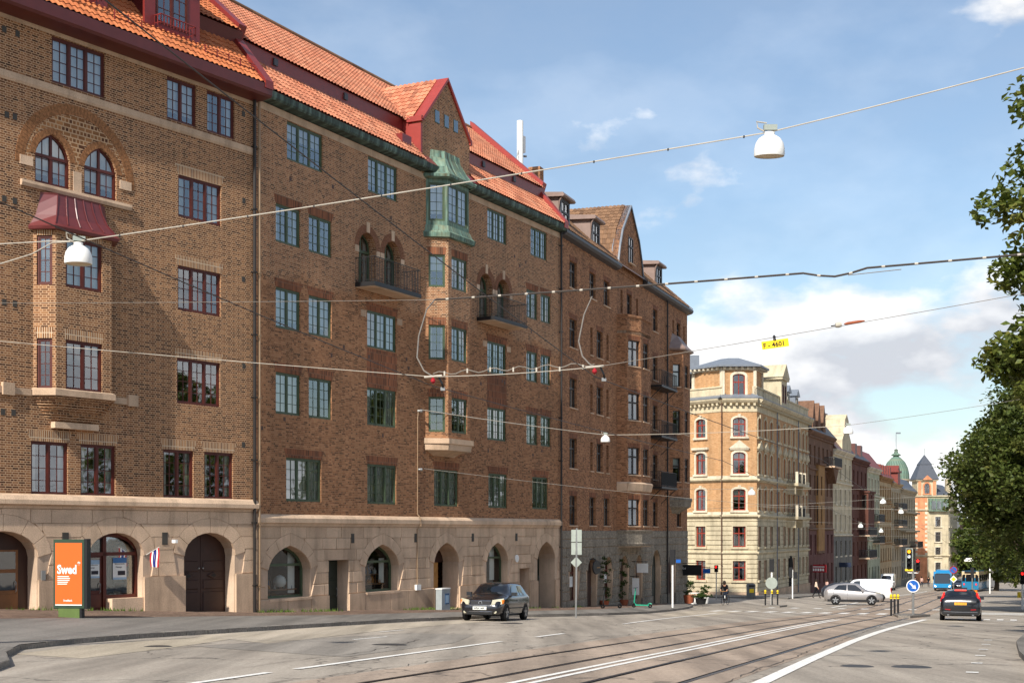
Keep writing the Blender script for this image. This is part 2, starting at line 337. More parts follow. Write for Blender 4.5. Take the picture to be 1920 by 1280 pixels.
def wall(mb, x0, x1, z0, z1, ops=(), y=0., rev=.14, mat=0, rmat=None):
    ops = [o for o in ops if o.z1 > z0+.01 and o.z0 < z1-.01 and o.x1 > x0+.01 and o.x0 < x1-.01]
    xs = sorted({x0, x1} | {v for o in ops for v in (o.x0, o.x1) if x0 < v < x1}); zs = sorted({z0, z1} | {v for o in ops for v in (o.z0, o.z1) if z0 < v < z1})
    for j in range(len(zs)-1):
        i = 0
        while i < len(xs)-1:
            def free(i): 
                cx, cz = (xs[i]+xs[i+1])/2, (zs[j]+zs[j+1])/2
                return not any(o.x0 < cx < o.x1 and o.z0 < cz < o.z1 for o in ops)
            if not free(i): i += 1; continue
            k = i
            while k+1 < len(xs)-1 and free(k+1): k += 1
            mb.quad((xs[i], y, zs[j]), (xs[k+1], y, zs[j]), (xs[k+1], y, zs[j+1]), (xs[i], y, zs[j+1]), mat); i = k+1
    for o in ops:
        tp = o.top()
        if o.kind != 'rect':
            c = len(tp)//2; ap = tp[c]
            for a, b in zip(tp[:c], tp[1:c+1]): mb.add([(o.x0, y, o.z1), (a[0], y, a[1]), (b[0], y, b[1])], [(0, 1, 2)], mat)
            for a, b in zip(tp[c:-1], tp[c+1:]): mb.add([(o.x1, y, o.z1), (a[0], y, a[1]), (b[0], y, b[1])], [(0, 1, 2)], mat)
        ol = [(o.x0, o.z0)]+tp+[(o.x1, o.z0)]; r = o.kw.get('rev', rev)
        for a, b in zip(ol, ol[1:]+ol[:1]):
            mb.quad((a[0], y, a[1]), (b[0], y, b[1]), (b[0], y+r, b[1]), (a[0], y+r, a[1]), mat if rmat is None else rmat)
def top_at(tp, x):
    for a, b in zip(tp, tp[1:]):
        if a[0]-1e-6 <= x <= b[0]+1e-6 and b[0] > a[0]: return a[1]+(b[1]-a[1])*(x-a[0])/(b[0]-a[0])
    return tp[0][1]
def window(par, o, fmat, fr=None, y=.1, cas=2, cols=2, rows=4, fw=.065, mw=.022, curtain=None, transom=None, gmat='glass', depth=.9, name='window', sill=None, label=None):
    """one window: frame with casements and glazing bars, a pane for each casement, the room behind"""
    x0, x1, z0, z1 = o.x0, o.x1, o.z0, o.z1; tp = o.top(); mb = MB()
    ring = [(x0, z0)]+tp+[(x1, z0)]; ins = inset(ring[::-1], fw)[::-1]
    n = len(ring)
    for i in range(n):                                   # outer frame
        a, b, c, d = ring[i], ring[(i+1) % n], ins[(i+1) % n], ins[i]
        mb.quad((a[0], y, a[1]), (d[0], y, d[1]), (c[0], y, c[1]), (b[0], y, b[1])); mb.quad((d[0], y, d[1]), (d[0], y+.09, d[1]), (c[0], y+.09, c[1]), (c[0], y, c[1]))
    ix0, ix1, iz0 = x0+fw, x1-fw, z0+fw; itp = ins[1:-1]
    cw = (ix1-ix0)/cas; sub = .038
    for k in range(cas+1):
        xc = ix0+cw*k
        if 0 < k < cas: mb.box(xc-.04, xc+.04, y+.005, y+.085, iz0, top_at(itp, xc)-.004)
    zt = z1-fw
    for k in range(cas):
        a, b = ix0+cw*k+(.04 if k else 0), ix0+cw*(k+1)-(.04 if k < cas-1 else 0)
        if mw > 0:
            for e in (a, b-sub): mb.box(e, e+sub, y+.02, y+.075, iz0, min(top_at(itp, a+.01), top_at(itp, b-.01)))
            mb.box(a+sub, b-sub, y+.022, y+.073, iz0, iz0+sub)
            for q in range(1, cols):
                xm = a+(b-a)*q/cols; mb.box(xm-mw/2, xm+mw/2, y+.03, y+.062, iz0, top_at(itp, xm)-.002)
            for q in range(1, rows):
                zm = iz0+(zt-iz0)*q/rows
                if o.kind != 'rect' and zm > zt-o.rise*.85: continue
                mb.box(a+.01, b-.01, y+.032, y+.060, zm-mw/2, zm+mw/2)
        if mw > 0:                                       # white inner sash of the coupled window
            for e in (a+.01, b-.045): mb.box(e, e+.035, y+.092, y+.105, iz0, min(top_at(itp, a+.01), top_at(itp, b-.01)), 2)
        if o.kind == 'rect' and mw > 0: mb.box(a+sub, b-sub, y+.022, y+.073, zt-sub, zt)
    if transom: mb.box(ix0, ix1, y-.005, y+.08, transom-.05, transom+.05)
    # the dark room behind
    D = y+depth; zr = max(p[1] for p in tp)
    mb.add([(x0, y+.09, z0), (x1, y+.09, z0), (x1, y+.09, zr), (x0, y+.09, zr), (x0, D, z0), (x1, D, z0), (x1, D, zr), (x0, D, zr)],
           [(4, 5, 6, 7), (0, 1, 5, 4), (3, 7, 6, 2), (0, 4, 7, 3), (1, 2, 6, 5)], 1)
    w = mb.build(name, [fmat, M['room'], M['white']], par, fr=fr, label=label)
    g = MB()
    for k in range(cas):
        a, b = ix0+cw*k, ix0+cw*(k+1); g = MB()
        xs = sorted({a, b} | {p[0] for p in itp if a < p[0] < b}); ti = random.uniform(-.006, .006); tj = random.uniform(-.006, .006)
        f = [(x, y+.047+ti*(x-a), iz0) for x in xs]+[(x, y+.047+ti*(x-a)+tj, top_at(itp, x)) for x in xs[::-1]]
        g.add(f, [tuple(range(len(f)))]); g.build('pane', M[gmat], w)
    if curtain:
        c = MB(); q = y+.15
        def drape(a, b, za, zb):
            m = max(3, int((b-a)/.06)); pts = [(a+(b-a)*i/m, q+.025*math.sin(i*1.9)+.01*random.random()) for i in range(m+1)]
            for (xa, ya), (xb, yb) in zip(pts, pts[1:]): c.quad((xa, ya, za), (xb, yb, za), (xb, yb, zb), (xa, ya, zb))
        if curtain == 'full': drape(x0+.02, x1-.02, z0+.05, zr-.02)
        elif curtain == 'blind': drape(x0+.02, x1-.02, zr-(zr-z0)*random.uniform(.25, .6), zr-.02)
        elif curtain == 'sides': drape(x0+.02, x0+(x1-x0)*.22, z0+.02, zr-.02); drape(x1-(x1-x0)*.22, x1-.02, z0+.02, zr-.02)
        elif curtain == 'low': drape(x0+.02, x1-.02, z0+.35, zr-.02)
        c.build('curtain', M['curtain'], w)
    if sill is not None:
        MB().prism([(x0-.06, z0-.07), (x1+.06, z0-.07), (x1+.06, z0-.004), (x0-.06, z0-.004)], -.07, y+.0, 0).build('sill', M[sill], par, fr=fr)
    return w
def curt(): return random.choice(['full', 'sides', 'blind', 'low', 'low', 'full', 'blind', 'sides', None])
def lintel(par, o, mat, h=.36, spread=.14, fr=None, y=-.004, both=.02):
    z = o.z1+.003; p = [(o.x0-both, z), (o.x1+both, z), (o.x1+both+spread, z+h), (o.x0-both-spread, z+h)]
    MB().prism(p, y, .03).build('lintel', M[mat], par, fr=fr)
def band(par, x0, x1, prof_yz, mat, name='cornice', fr=None, ends=True):
    """a moulding: (y, z) outline swept along x"""
    mb = MB(); n = len(prof_yz); vs = [(x0, y, z) for y, z in prof_yz]+[(x1, y, z) for y, z in prof_yz]
    fs = [(i, (i+1) % n, n+(i+1) % n, n+i) for i in range(n)]+[tuple(range(n-1, -1, -1)), tuple(range(n, 2*n))]
    return mb.add(vs, fs).build(name, mat, par, fr=fr)
def stones(par, x0, x1, courses, ops, fr=None, mat='granite', y0=-.04, joint=.02, wmin=.75, wmax=1.5, rings=True, seed=1, bev=.02, alt=None, xoff=0, depth=.07):
    """ashlar: one object for each block, voussoirs round the arches; openings cut the blocks"""
    rnd = random.Random(seed); holes = []
    for o in ops:
        tp = o.top(); t = o.kw.get('ring', .5)
        if o.kind != 'rect' and rings:
            zs = o.z1-o.rise
            cx = (o.x0+o.x1)/2; w = (o.x1-o.x0)/2
            inn = arch_pts(o.x0, o.x1, o.z1, o.kind, o.rise, 12); out = []
            for x, z in inn:
                d = Vector((x-cx, (z-zs)+.25*w)).normalized(); out.append((x+d.x*t, z+d.y*t))
            step = 2 if o.kind == 'round' else 2
            for i in range(0, len(inn)-1, step):
                j = min(i+step, len(inn)-1); poly = [inn[k] for k in range(i, j+1)]+[out[k] for k in range(j, i-1, -1)]
                poly = poly[::-1] if area(poly) < 0 else poly
                MB().prism(inset(poly, joint/2), y0-.002, y0+depth, bev=0).build('voussoir', M[mat], par, fr=fr)
            hull = [(o.x0-.0, o.z0), (o.x1+.0, o.z0), (o.x1, zs), out[-1]]+out[-2:0:-1]+[out[0], (o.x0, zs)]
            hull = convex(hull); holes.append(hull)
            holes.append([(o.x0, o.z0), (o.x1, o.z0), (o.x1, zs+.01), (o.x0, zs+.01)])
        else:
            ol = [(o.x0, o.z0), (o.x1, o.z0)]+tp[::-1]; holes.append(convex(ol))
    for ci, (za, zb) in enumerate(courses):
        x = x0
        while x < x1-.02:
            w = rnd.uniform(wmin, wmax); e = x+w
            if x1-e < wmin*.6: e = x1
            polys = [[(x+joint/2, za+joint/2), (e-joint/2, za+joint/2), (e-joint/2, zb-joint/2), (x+joint/2, zb-joint/2)]]
            full = area(polys[0])
            for h in holes:
                if any(max(p[0] for p in h) > x and min(p[0] for p in h) < e for _ in (0,)): polys = subtract(polys, h) if overlaps(polys, h) else polys
            yy = y0+rnd.uniform(-.006, .006); pm = M[alt if alt and rnd.random() < .3 else mat]; lots = []
            for p in sorted((p for p in polys if area(p) > .006), key=lambda p: min(q[0] for q in p)):   # pieces either side of an opening are two blocks
                if lots and min(q[0] for q in p) < lots[-1][1]+.02: lots[-1][0].append(p); lots[-1][1] = max(lots[-1][1], max(q[0] for q in p))
                else: lots.append([[p], max(q[0] for q in p)])
            for ps, _ in lots:
                mb = MB()
                for p in ps: mb.prism(p, yy, y0+depth, bev=bev if len(polys) == 1 and len(p) == 4 else 0)
                mb.build('stone_block', pm, par, fr=fr)
            x = e
def overlaps(polys, h):
    hx0, hx1 = min(p[0] for p in h), max(p[0] for p in h); hz0, hz1 = min(p[1] for p in h), max(p[1] for p in h)
    for q in polys:
        if max(p[0] for p in q) > hx0 and min(p[0] for p in q) < hx1 and max(p[1] for p in q) > hz0 and min(p[1] for p in q) < hz1: return True
    return False
def convex(pts):
    pts = sorted(set((round(x, 5), round(z, 5)) for x, z in pts))
    def half(ps):
        h = []
        for p in ps:
            while len(h) > 1 and (h[-1][0]-h[-2][0])*(p[1]-h[-2][1])-(h[-1][1]-h[-2][1])*(p[0]-h[-2][0]) <= 0: h.pop()
            h.append(p)
        return h
    lo = half(pts); up = half(pts[::-1]); return lo[:-1]+up[:-1]
def tiles(name, p0, p1, q0, q1, mat, par, tw=.24, th=.34, fr=None, cutfn=None):
    """pantiled slope between the eave p0-p1 and the top edge q0-q1 (3D points): waves across, a step at each course; kind = stuff, one mesh"""
    p0, p1, q0, q1 = map(lambda p: np.array(p, float), (p0, p1, q0, q1))
    L = np.linalg.norm(p1-p0); H = np.linalg.norm((q0+q1)/2-(p0+p1)/2); nc = max(1, int(round(L/tw))); nr = max(1, int(round(H/th))); K = 6
    nrm = np.cross(p1-p0, q0-p0); nrm /= np.linalg.norm(nrm)
    s = np.linspace(0, 1, nc*K+1); ph = (np.arange(nc*K+1) % K)/K
    prof_ = np.where(ph < .62, .030*np.sin(np.pi*ph/.62), -.022*np.sin(np.pi*(ph-.62)/.38))
    V = []; UV = []
    for r in range(nr):
        for t, lift in ((r/nr, .030), ((r+1)/nr+.006, .0)):
            a = p0+(q0-p0)*t; b = p1+(q1-p1)*t
            V.append(a[None]+(b-a)[None]*s[:, None]+nrm[None]*(prof_+lift)[:, None]); UV.append(np.stack([s*nc, np.full_like(s, r+.5)], 1))
    V = np.array(V).reshape(-1, 3); m = nc*K+1; rows = 2*nr
    f = []
    idx = np.arange(rows*m).reshape(rows, m)
    for r in range(rows-1):
        f.append(np.stack([idx[r, :-1], idx[r, 1:], idx[r+1, 1:], idx[r+1, :-1]], 1))
    f = np.concatenate(f)
    if cutfn is not None:
        c = V[f].mean(1); f = f[~cutfn(c)]
    me = bpy.data.meshes.new(name); me.from_pydata(V.tolist(), [], f.tolist()); me.materials.append(M[mat])
    uvl = me.uv_layers.new(name='UVMap'); vi = np.empty(len(me.loops), dtype=np.int64); me.loops.foreach_get('vertex_index', vi)
    U = np.array(UV).reshape(-1, 2); pf = U[vi].reshape(-1, 4, 2); cx = pf.mean(1, keepdims=True); pf = np.repeat(np.floor(cx)+.5, 4, axis=1); uvl.data.foreach_set('uv', pf.ravel())
    return link(name, me, par, fr, 'stuff')
def railing(name, par, pts, z0, z1, mat='iron', step=.12, fr=None, r=.012, rail=.02, closed=False):
    mb = MB()
    for z in (z1, z0+.08): mb.tube([(x, y, z) for x, y in pts], rail if z == z1 else rail*.7, 5)
    for (xa, ya), (xb, yb) in zip(pts, pts[1:]):
        n = max(1, int(math.hypot(xb-xa, yb-ya)/step))
        for i in range(n+1): x, y = xa+(xb-xa)*i/n, ya+(yb-ya)*i/n; mb.box(x-r, x+r, y-r, y+r, z0, z1)
    return mb.build(name, M[mat], par, fr=fr)
def downpipe(par, x, y, z0, z1, r=.06, mat='pipe_dark', fr=None):
    mb = MB().tube([(x, y, z0), (x, y, z1)], r, 8)
    for z in np.arange(z0+1, z1, 2.4): mb.box(x-r*1.25, x+r*1.25, y-r*1.2, y+.12, z, z+.06)
    return mb.build('downpipe', M[mat], par, smooth=True, fr=fr)
# ------------------------------------------------------------------ the two brick houses on the left and their neighbour
paint('brick_plain', S(144, 100, 66), .85, .2, var=.45, scale=11); paint('brick_plain_red', S(128, 88, 66), .85, .2, var=.35, scale=11)
J1 = (-9.9, 54.76); J2 = (2.68, 79.56)
def house(name, label, J, th): return thing(name, label, 'building', (J[0], J[1], 0), R(90-th))
def arch_ring(par, o, t, n, mat, y=-.012, fr=None, name='arch_ring', gap=.012, stilt=0):
    tp = arch_pts(o.x0, o.x1, o.z1, o.kind, o.rise, 48); cx = (o.x0+o.x1)/2; zs = o.z1-o.rise
    L = [0]
    for a, b in zip(tp, tp[1:]): L.append(L[-1]+math.hypot(b[0]-a[0], b[1]-a[1]))
    def pt(s):
        for i in range(len(L)-1):
            if s <= L[i+1]+1e-9:
                k = (s-L[i])/(L[i+1]-L[i]); x = tp[i][0]+(tp[i+1][0]-tp[i][0])*k; z = tp[i][1]+(tp[i+1][1]-tp[i][1])*k
                d = Vector((x-cx, z-zs+.02)); d.normalize(); return x, z, d
        return tp[-1][0], tp[-1][1], Vector((1, 0))
    mb = MB()
    for i in range(n):
        a, b = pt(L[-1]*i/n+gap/2), pt(L[-1]*(i+1)/n-gap/2)
        mb.prism([(a[0], a[1]), (a[0]+a[2].x*t, a[1]+a[2].y*t), (b[0]+b[2].x*t, b[1]+b[2].y*t), (b[0], b[1])][::-1], y, .02)
    return mb.build(name, M[mat], par, fr=fr)
def shell(par, x0, x1, z0, z1, depth, mat):
    """end and rear walls of a house"""
    mb = MB(); mb.quad((x0, depth, z0), (x0, .15, z0), (x0, .15, z1), (x0, depth, z1)); mb.quad((x1, .15, z0), (x1, depth, z0), (x1, depth, z1), (x1, .15, z1)); mb.quad((x1, depth, z0), (x0, depth, z0), (x0, depth, z1), (x1, depth, z1))
    return mb.build('rear_wall', mat, par)
def poster(par, name, x0, x1, z0, z1, y, mat, fr=None): return MB().box(x0, x1, y, y+.01, z0, z1).build(name, M[mat], par, fr=fr)
def text(par, s, size, loc, mat, rot=(R(90), 0, 0), name='lettering', sx=1.0, bold=0.0, align='LEFT', label=None):
    cu = bpy.data.curves.new(name, 'FONT'); cu.body = s; cu.size = size; cu.extrude = .002; cu.offset = bold; cu.align_x = align; cu.resolution_u = 2
    o = bpy.data.objects.new(name, cu); COL.objects.link(o); deps = bpy.context.evaluated_depsgraph_get()
    me = bpy.data.meshes.new_from_object(o.evaluated_get(deps)); bpy.data.objects.remove(o); me.materials.clear(); me.materials.append(M[mat])
    q = link(name, me, par, label=label); q.location = loc; q.rotation_euler = rot; q.scale = (sx, 1, 1); return q

ROWS = {1: (2.9, 4.64), 2: (6.34, 7.98), 3: (9.72, 11.33), 4: (13.1, 14.62), 5: (16.5, 18.04)}
def W(x0, x1, r, **k): return Op(x0, x1, ROWS[r][0], ROWS[r][1], **k)

# ---- the tan brick corner house
B1 = house('brick_apartment_house', 'tan brick house with dark red windows and twin pointed windows in a blind arch', J1, 33.9)
XL = -16.0
ops = [W(-9.46, -7.25, 5), W(-4.46, -3.04, 5), W(-2.51, -1.08, 5), W(-3.92, -1.78, 4), W(-3.94, -1.8, 3), W(-3.98, -1.83, 2),
       W(-10.28, -8.8, 1), W(-8.29, -6.79, 1), W(-4.63, -3.17, 1), W(-2.64, -1.16, 1), W(-15.2, -13.7, 1), W(-15.2, -13.0, 3), W(-15.2, -13.0, 2), W(-15.2, -13.0, 5), W(-15.2, -13.0, 4)]
gothic = [Op(-10.12, -8.72, 13.08, 14.78, 'point', .78), Op(-8.14, -6.74, 13.08, 14.78, 'point', .78)]
mb = MB(); wall(mb, XL, 0, 2.86, 18.3, ops+gothic, rev=.13); mb.build('wall', M['brick_tan'], B1)
for o in ops:
    c3 = (o.x1-o.x0) > 1.9
    window(B1, o, M['frame_red'], cas=3 if c3 else 2, curtain=curt() if o.z0 > 4 else 'sides', y=.06)
    if o.z0 < 16: lintel(B1, o, 'soldier_tan')
for o in gothic: window(B1, o, M['frame_red'], cas=2, curtain='low', y=.08, transom=14.02); arch_ring(B1, o, .22, 16, 'brick_plain')
blind = Op(-10.55, -6.3, 13.1, 15.62, 'round', 2.0); arch_ring(B1, blind, .34, 52, 'brick_plain', y=-.012, name='blind_arch')
tym = MB()
tp = [(x, z) for x, z in arch_pts(-10.5, -6.35, 15.58, 'round', 1.95, 20)]
hull = [tp] 
polys = [convex([(x, z) for x, z in tp if z > 13.7]+[(-10.45, 13.75), (-6.4, 13.75)])]
for g in gothic: polys = subtract(polys, convex([(g.x0-.24, 13.), (g.x1+.24, 13.), (g.x1+.24, g.z1-.7)]+[(x+(.24 if x > (g.x0+g.x1)/2 else -.24)*.8, z+.2) for x, z in g.top()]+[(g.x0-.24, g.z1-.7)]))
for p in polys: tym.prism(p, -.006, .02)
tym.build('patterned_brick_panel', M['brick_weave'], B1)
band(B1, -10.7, -6.15, [(.0, 13.06), (-.1, 13.06), (-.12, 12.96), (-.08, 12.86), (.0, 12.86)][::-1], M['granite_dark'], 'sill')
for x in (-10.72, -6.62): 
    for z in (13.55,): MB().box(x, x+.5, -.035, .03, z, z+.3).build('corner_stone', M['granite'], B1)
MB().box(-8.6, -8.26, -.02, .03, 13.06, 13.75).build('corner_stone', M['granite'], B1)
band(B1, XL, 0, [(.0, 16.4), (-.07, 16.4), (-.07, 16.2), (-.03, 16.12), (0, 16.12)][::-1], M['granite_dark'], 'string_course')
band(B1, XL, 0, [(.02, 18.3), (-.012, 18.3), (-.012, 18.07), (.02, 18.07)][::-1], M['granite_dark'], 'frieze')
# bay window
bx = [(-10.2, 0), (-9.78, -.62), (-7.5, -.62), (-6.98, 0)]
def faces(pts): 
    out = []
    for (xa, ya), (xb, yb) in zip(pts, pts[1:]): out.append(((xa, ya, math.atan2(yb-ya, xb-xa)), math.hypot(xb-xa, yb-ya)))
    return out
def bay(par, pts, z0, z1, rows, mat, fmat, wins, lmat, name='bay_window', **kw):
    for i, (fr, L) in enumerate(faces(pts)):
        w = wins[i]; os_ = [Op(L/2-w/2, L/2+w/2, a, b) for a, b in rows] if w else []
        mb = MB(); wall(mb, 0, L, z0, z1, os_, rev=.12); mb.build(name, M[mat], par, fr=fr)
        for o in os_:
            window(par, o, M[fmat], fr=fr, y=.05, cas=kw.get('cas', 2) if w > 1 else 1, cols=2, rows=kw.get('rows', 4), curtain=curt(), depth=.45, **kw.get('wk', {}))
            if lmat: lintel(par, o, lmat, fr=fr, spread=.03)
bay(B1, bx, 6.1, 11.55, [ROWS[2], ROWS[3]], 'brick_tan', 'frame_red', [.5, 1.5, .5], 'soldier_tan')
def ring_at(pts, off, z): # outline pushed outward by off
    c = (pts[0][0]+pts[-1][0])/2
    return [(x+(off*(1 if x > c else -1)), y-off*(0 if abs(y) < 1e-6 else 1), z) for x, y in pts]
mb = MB(); mb.loft([ring_at(bx, .10, 6.12), ring_at(bx, .10, 6.32), ring_at(bx, .02, 6.36)], closed=False); mb.loft([ring_at(bx, .10, 6.12), [(x, .0, 6.12) for x, y in bx]], closed=False); mb.build('bay_sill_course', M['granite_dark'], B1)
mb = MB()
for k in range(9):                                        # stepped brick corbel
    a, b = -.66*k/9, -.66*(k+1)/9; mb.loft([ring_at(bx, a, 6.12-k*.095), ring_at(bx, a, 6.12-(k+1)*.095), ring_at(bx, b, 6.12-(k+1)*.095)], closed=False)
mb.build('bay_corbel', M['brick_tan'], B1)
MB().box(-9.5, -7.7, -.22, .0, 5.1, 5.3).build('bay_corbel_stone', M['granite'], B1)
rings = [ring_at(bx, o, z) for o, z in ((.16, 11.5), (.2, 11.6), (.1, 11.7), (-.1, 12.02), (-.22, 12.4), (-.28, 12.72), (-.26, 12.78), (-.5, 12.82))]
mb = MB().loft(rings, closed=False); mb.loft([ring_at(bx, .16, 11.5), [(x, 0, 11.5) for x, y in bx]], closed=False)
r_ = mb.build('bay_roof', M['copper_red'], B1)
mb = MB()
for k in range(6):
    t = k/5; pts = []
    for ring in rings[2:6]: a, b = ring[1], ring[2]; pts.append((a[0]+(b[0]-a[0])*t, a[1]-.012, a[2]+.012))
    mb.tube(pts, .02, 4)
mb.build('roof_seam', M['copper_red'], r_)
for s_ in (-11.2, -6.1): MB().box(s_-.22, s_+.22, -.12, .02, 6.05, 6.45).build('carved_stone', M['granite_dark'], B1)
band(B1, -12.2, -10.3, [(0, 6.1), (-.06, 6.1), (-.06, 6.32), (0, 6.32)], M['granite_dark'], 'string_course'); band(B1, -6.9, -5.9, [(0, 6.1), (-.06, 6.1), (-.06, 6.32), (0, 6.32)], M['granite_dark'], 'string_course')
for (x, z) in ((-11.3, 17.6), (-10.8, 17.6), (-.62, 17.5), (-.6, 14.2), (-11.2, 14.9), (-10.9, 14.9), (-.62, 11.2), (-11.3, 8.9), (-10.9, 8.9), (-.6, 7.9), (-11.35, 5.4), (-10.95, 5.4), (-.62, 4.9), (-11.3, 12.2), (-10.9, 12.2)):
    MB().box(x-.08, x+.08, -.012, .02, z, z+.2).build('air_vent', M['vent'], B1)
# granite ground floor
G1 = [Op(-12.7, -10.03, -1.3, 1.70, 'round', .85, ring=.55), Op(-7.98, -5.57, -1.5, 1.64, 'round', .8, ring=.55), Op(-3.64, -1.08, -1.7, 1.64, 'round', .85, ring=.55)]
mb = MB(); wall(mb, XL, 0, -2.4, 2.44, G1, rev=.5); mb.build('base_wall', M['granite_plain'], B1)
stones(B1, XL+3.2, -.02, [(.1, .58), (.58, 1.04), (1.04, 1.5), (1.5, 1.96), (1.96, 2.43)], G1, seed=3, alt='granite_dark', wmin=.8, wmax=1.7)
stones(B1, XL+3.2, -.02, [(-2.3, .1)], G1, seed=4, y0=-.09, mat='granite_dark', rings=False, wmin=1.4, wmax=2.4, depth=.12)
x = XL
while x < -.1:
    e = min(0.04, x+2.3) if x+2.3 < -1 else .04
    band(B1, x+.006, e-.006, [(.02, 2.44), (-.06, 2.44), (-.1, 2.52), (-.2, 2.58), (-.2, 2.72), (-.12, 2.86), (.02, 2.92)][::-1], M['granite'], 'cornice_stone'); x = e
for x in (-8.95, -4.6): MB().box(x-.13, x+.13, -.06, .0, 1.22, 1.66).build('air_vent', M['vent'], B1)
# entrance far left
paint('door_oak2', S(122, 78, 42), .5, .4, var=.2)
def leaf(par, x0, x1, z0, z1, y, mat, panels=(2, 3), name='door', glass=None, kind='rect', rise=0, fr=None):
    o = Op(x0, x1, z0, z1, kind, rise); mb = MB(); poly = [(x0, z0), (x1, z0)]+o.top()[::-1]; mb.prism(poly, y, y+.06)
    w = (x1-x0)/panels[0]; h = (z1-rise-z0)/panels[1]
    for i in range(panels[0]):
        for j in range(panels[1]):
            if glass and j in glass: continue
            mb.prism([(x0+w*i+.07, z0+h*j+.07), (x0+w*(i+1)-.07, z0+h*j+.07), (x0+w*(i+1)-.07, z0+h*(j+1)-.05), (x0+w*i+.07, z0+h*(j+1)-.05)], y-.025, y+.01, bev=.02)
    d = mb.build(name, M[mat], par, fr=fr)
    if glass:
        for j in glass: MB().box(x0+.1, x1-.1, y-.008, y+.0, z0+h*j+.06, z0+h*(j+1)-.06).build('pane', M['glass'], d); MB().box(x0+.1, x1-.1, y-.004, y-.002, z0+h*j+.06, z0+h*(j+1)-.06).build('door_glass_backing', M['room'], d)
    MB().tube([(x1-.12, y-.03, (z0+z1)/2-.35), (x1-.12, y-.08, (z0+z1)/2-.3), (x1-.12, y-.08, (z0+z1)/2-.05), (x1-.12, y-.03, (z0+z1)/2)], .016, 6).build('handle', M['steel'], d)
    return d
MB().prism([(-12.7, -1.3), (-10.03, -1.3)]+G1[0].top()[::-1], .5, .56).build('door_surround', M['door_brown'], B1)
leaf(B1, -11.75, -10.45, -.95, 1.1, .44, 'door_oak2', (1, 3), glass=(1, 2))
MB().box(-12.7, -10.0, -.35, .45, -1.4, -.92).build('door_step', M['granite'], B1)
MB().box(-9.93, -9.78, -.1, -.03, .1, .42).build('letter_plate', M['steel'], B1)
# shop front
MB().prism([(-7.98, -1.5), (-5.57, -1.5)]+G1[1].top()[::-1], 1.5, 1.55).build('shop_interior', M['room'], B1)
sf = MB(); fb = lambda x0, x1, z0, z1: sf.box(x0, x1, .28, .40, z0, z1)
fb(-7.98, -5.57, .86, .98); fb(-7.1, -6.96, -1.1, 1.62); fb(-7.98, -7.88, -1.1, 1.1); fb(-5.67, -5.57, -.6, 1.1); fb(-6.96, -5.57, -.62, -.5); fb(-7.9, -7.0, -1.12, -1.0)
for a, b in zip(G1[1].top(), G1[1].top()[1:]): sf.add([(a[0], .28, a[1]), (b[0], .28, b[1]), (b[0], .28, b[1]-.13), (a[0], .28, a[1]-.13)], [(3, 2, 1, 0)])
sfo = sf.build('shop_front', M['frame_red'], B1)
MB().box(-6.96, -5.6, .36, .37, -.5, .9).build('pane', M['glass_shop'], sfo); MB().prism([(-7.9, .95), (-5.65, .95)]+[(x*.985-.1, z-.06) for x, z in G1[1].top()[::-1]], .36, .37).build('pane', M['glass_shop'], sfo)
leaf(B1, -7.86, -7.12, -1.02, .86, .33, 'frame_red', (1, 3), glass=(1, 2), name='shop_door')
MB().box(-6.98, -5.56, -.05, .5, -1.6, -.62).build('stone_block', M['granite'], B1)
MB().box(-7.98, -6.98, -.2, .5, -1.6, -1.06).build('door_step', M['granite'], B1)
paint('poster_blue', S(150, 176, 196), .6); paint('poster_white', S(222, 222, 216), .6); paint('poster_sky', S(60, 110, 160), .6); paint('ink', S(40, 40, 48), .7)
def strokes(par, x0, x1, z, hh, y, mat, n=9, fr=None):
    """a line of print too small to read: a row of uneven marks"""
    mb = MB(); r_ = random.Random(int(abs(x0*97+z*31)*100)); x = x0
    while x < x1:
        w = (x1-x0)/n*r_.uniform(.5, 1.1); mb.box(x, min(x1, x+w*.8), y-.001, y+.001, z, z+hh*r_.uniform(.7, 1.2)); x += w
    return mb.build('small_print', M[mat], par, fr=fr, kind='stuff')
def notice(par, x0, x1, z0, z1, y, head):
    p = poster(par, 'notice', x0, x1, z0, z1, y, 'poster_white'); h = z1-z0; w = x1-x0
    MB().box(x0, x1, y-.004, y, z1-h*.24, z1).build('picture', M[head], p); MB().box(x0, x1, y-.004, y, z0, z0+h*.1).build('strip', M['poster_blue'], p)
    text(p, 'Massage', h*.11, (x0+w*.2, y-.003, z1-h*.46), 'ink'); strokes(p, x0+w*.14, x1-w*.14, z1-h*.30, h*.035, y-.004, 'ink')
    MB().box(x0+w*.35, x1-w*.1, y-.004, y, z0+h*.2, z0+h*.4).build('picture', M['ink'], p)
notice(sfo, -6.62, -6.02, .02, .78, .34, 'poster_sky'); notice(sfo, -7.78, -7.24, .1, .72, .30, 'poster_blue')
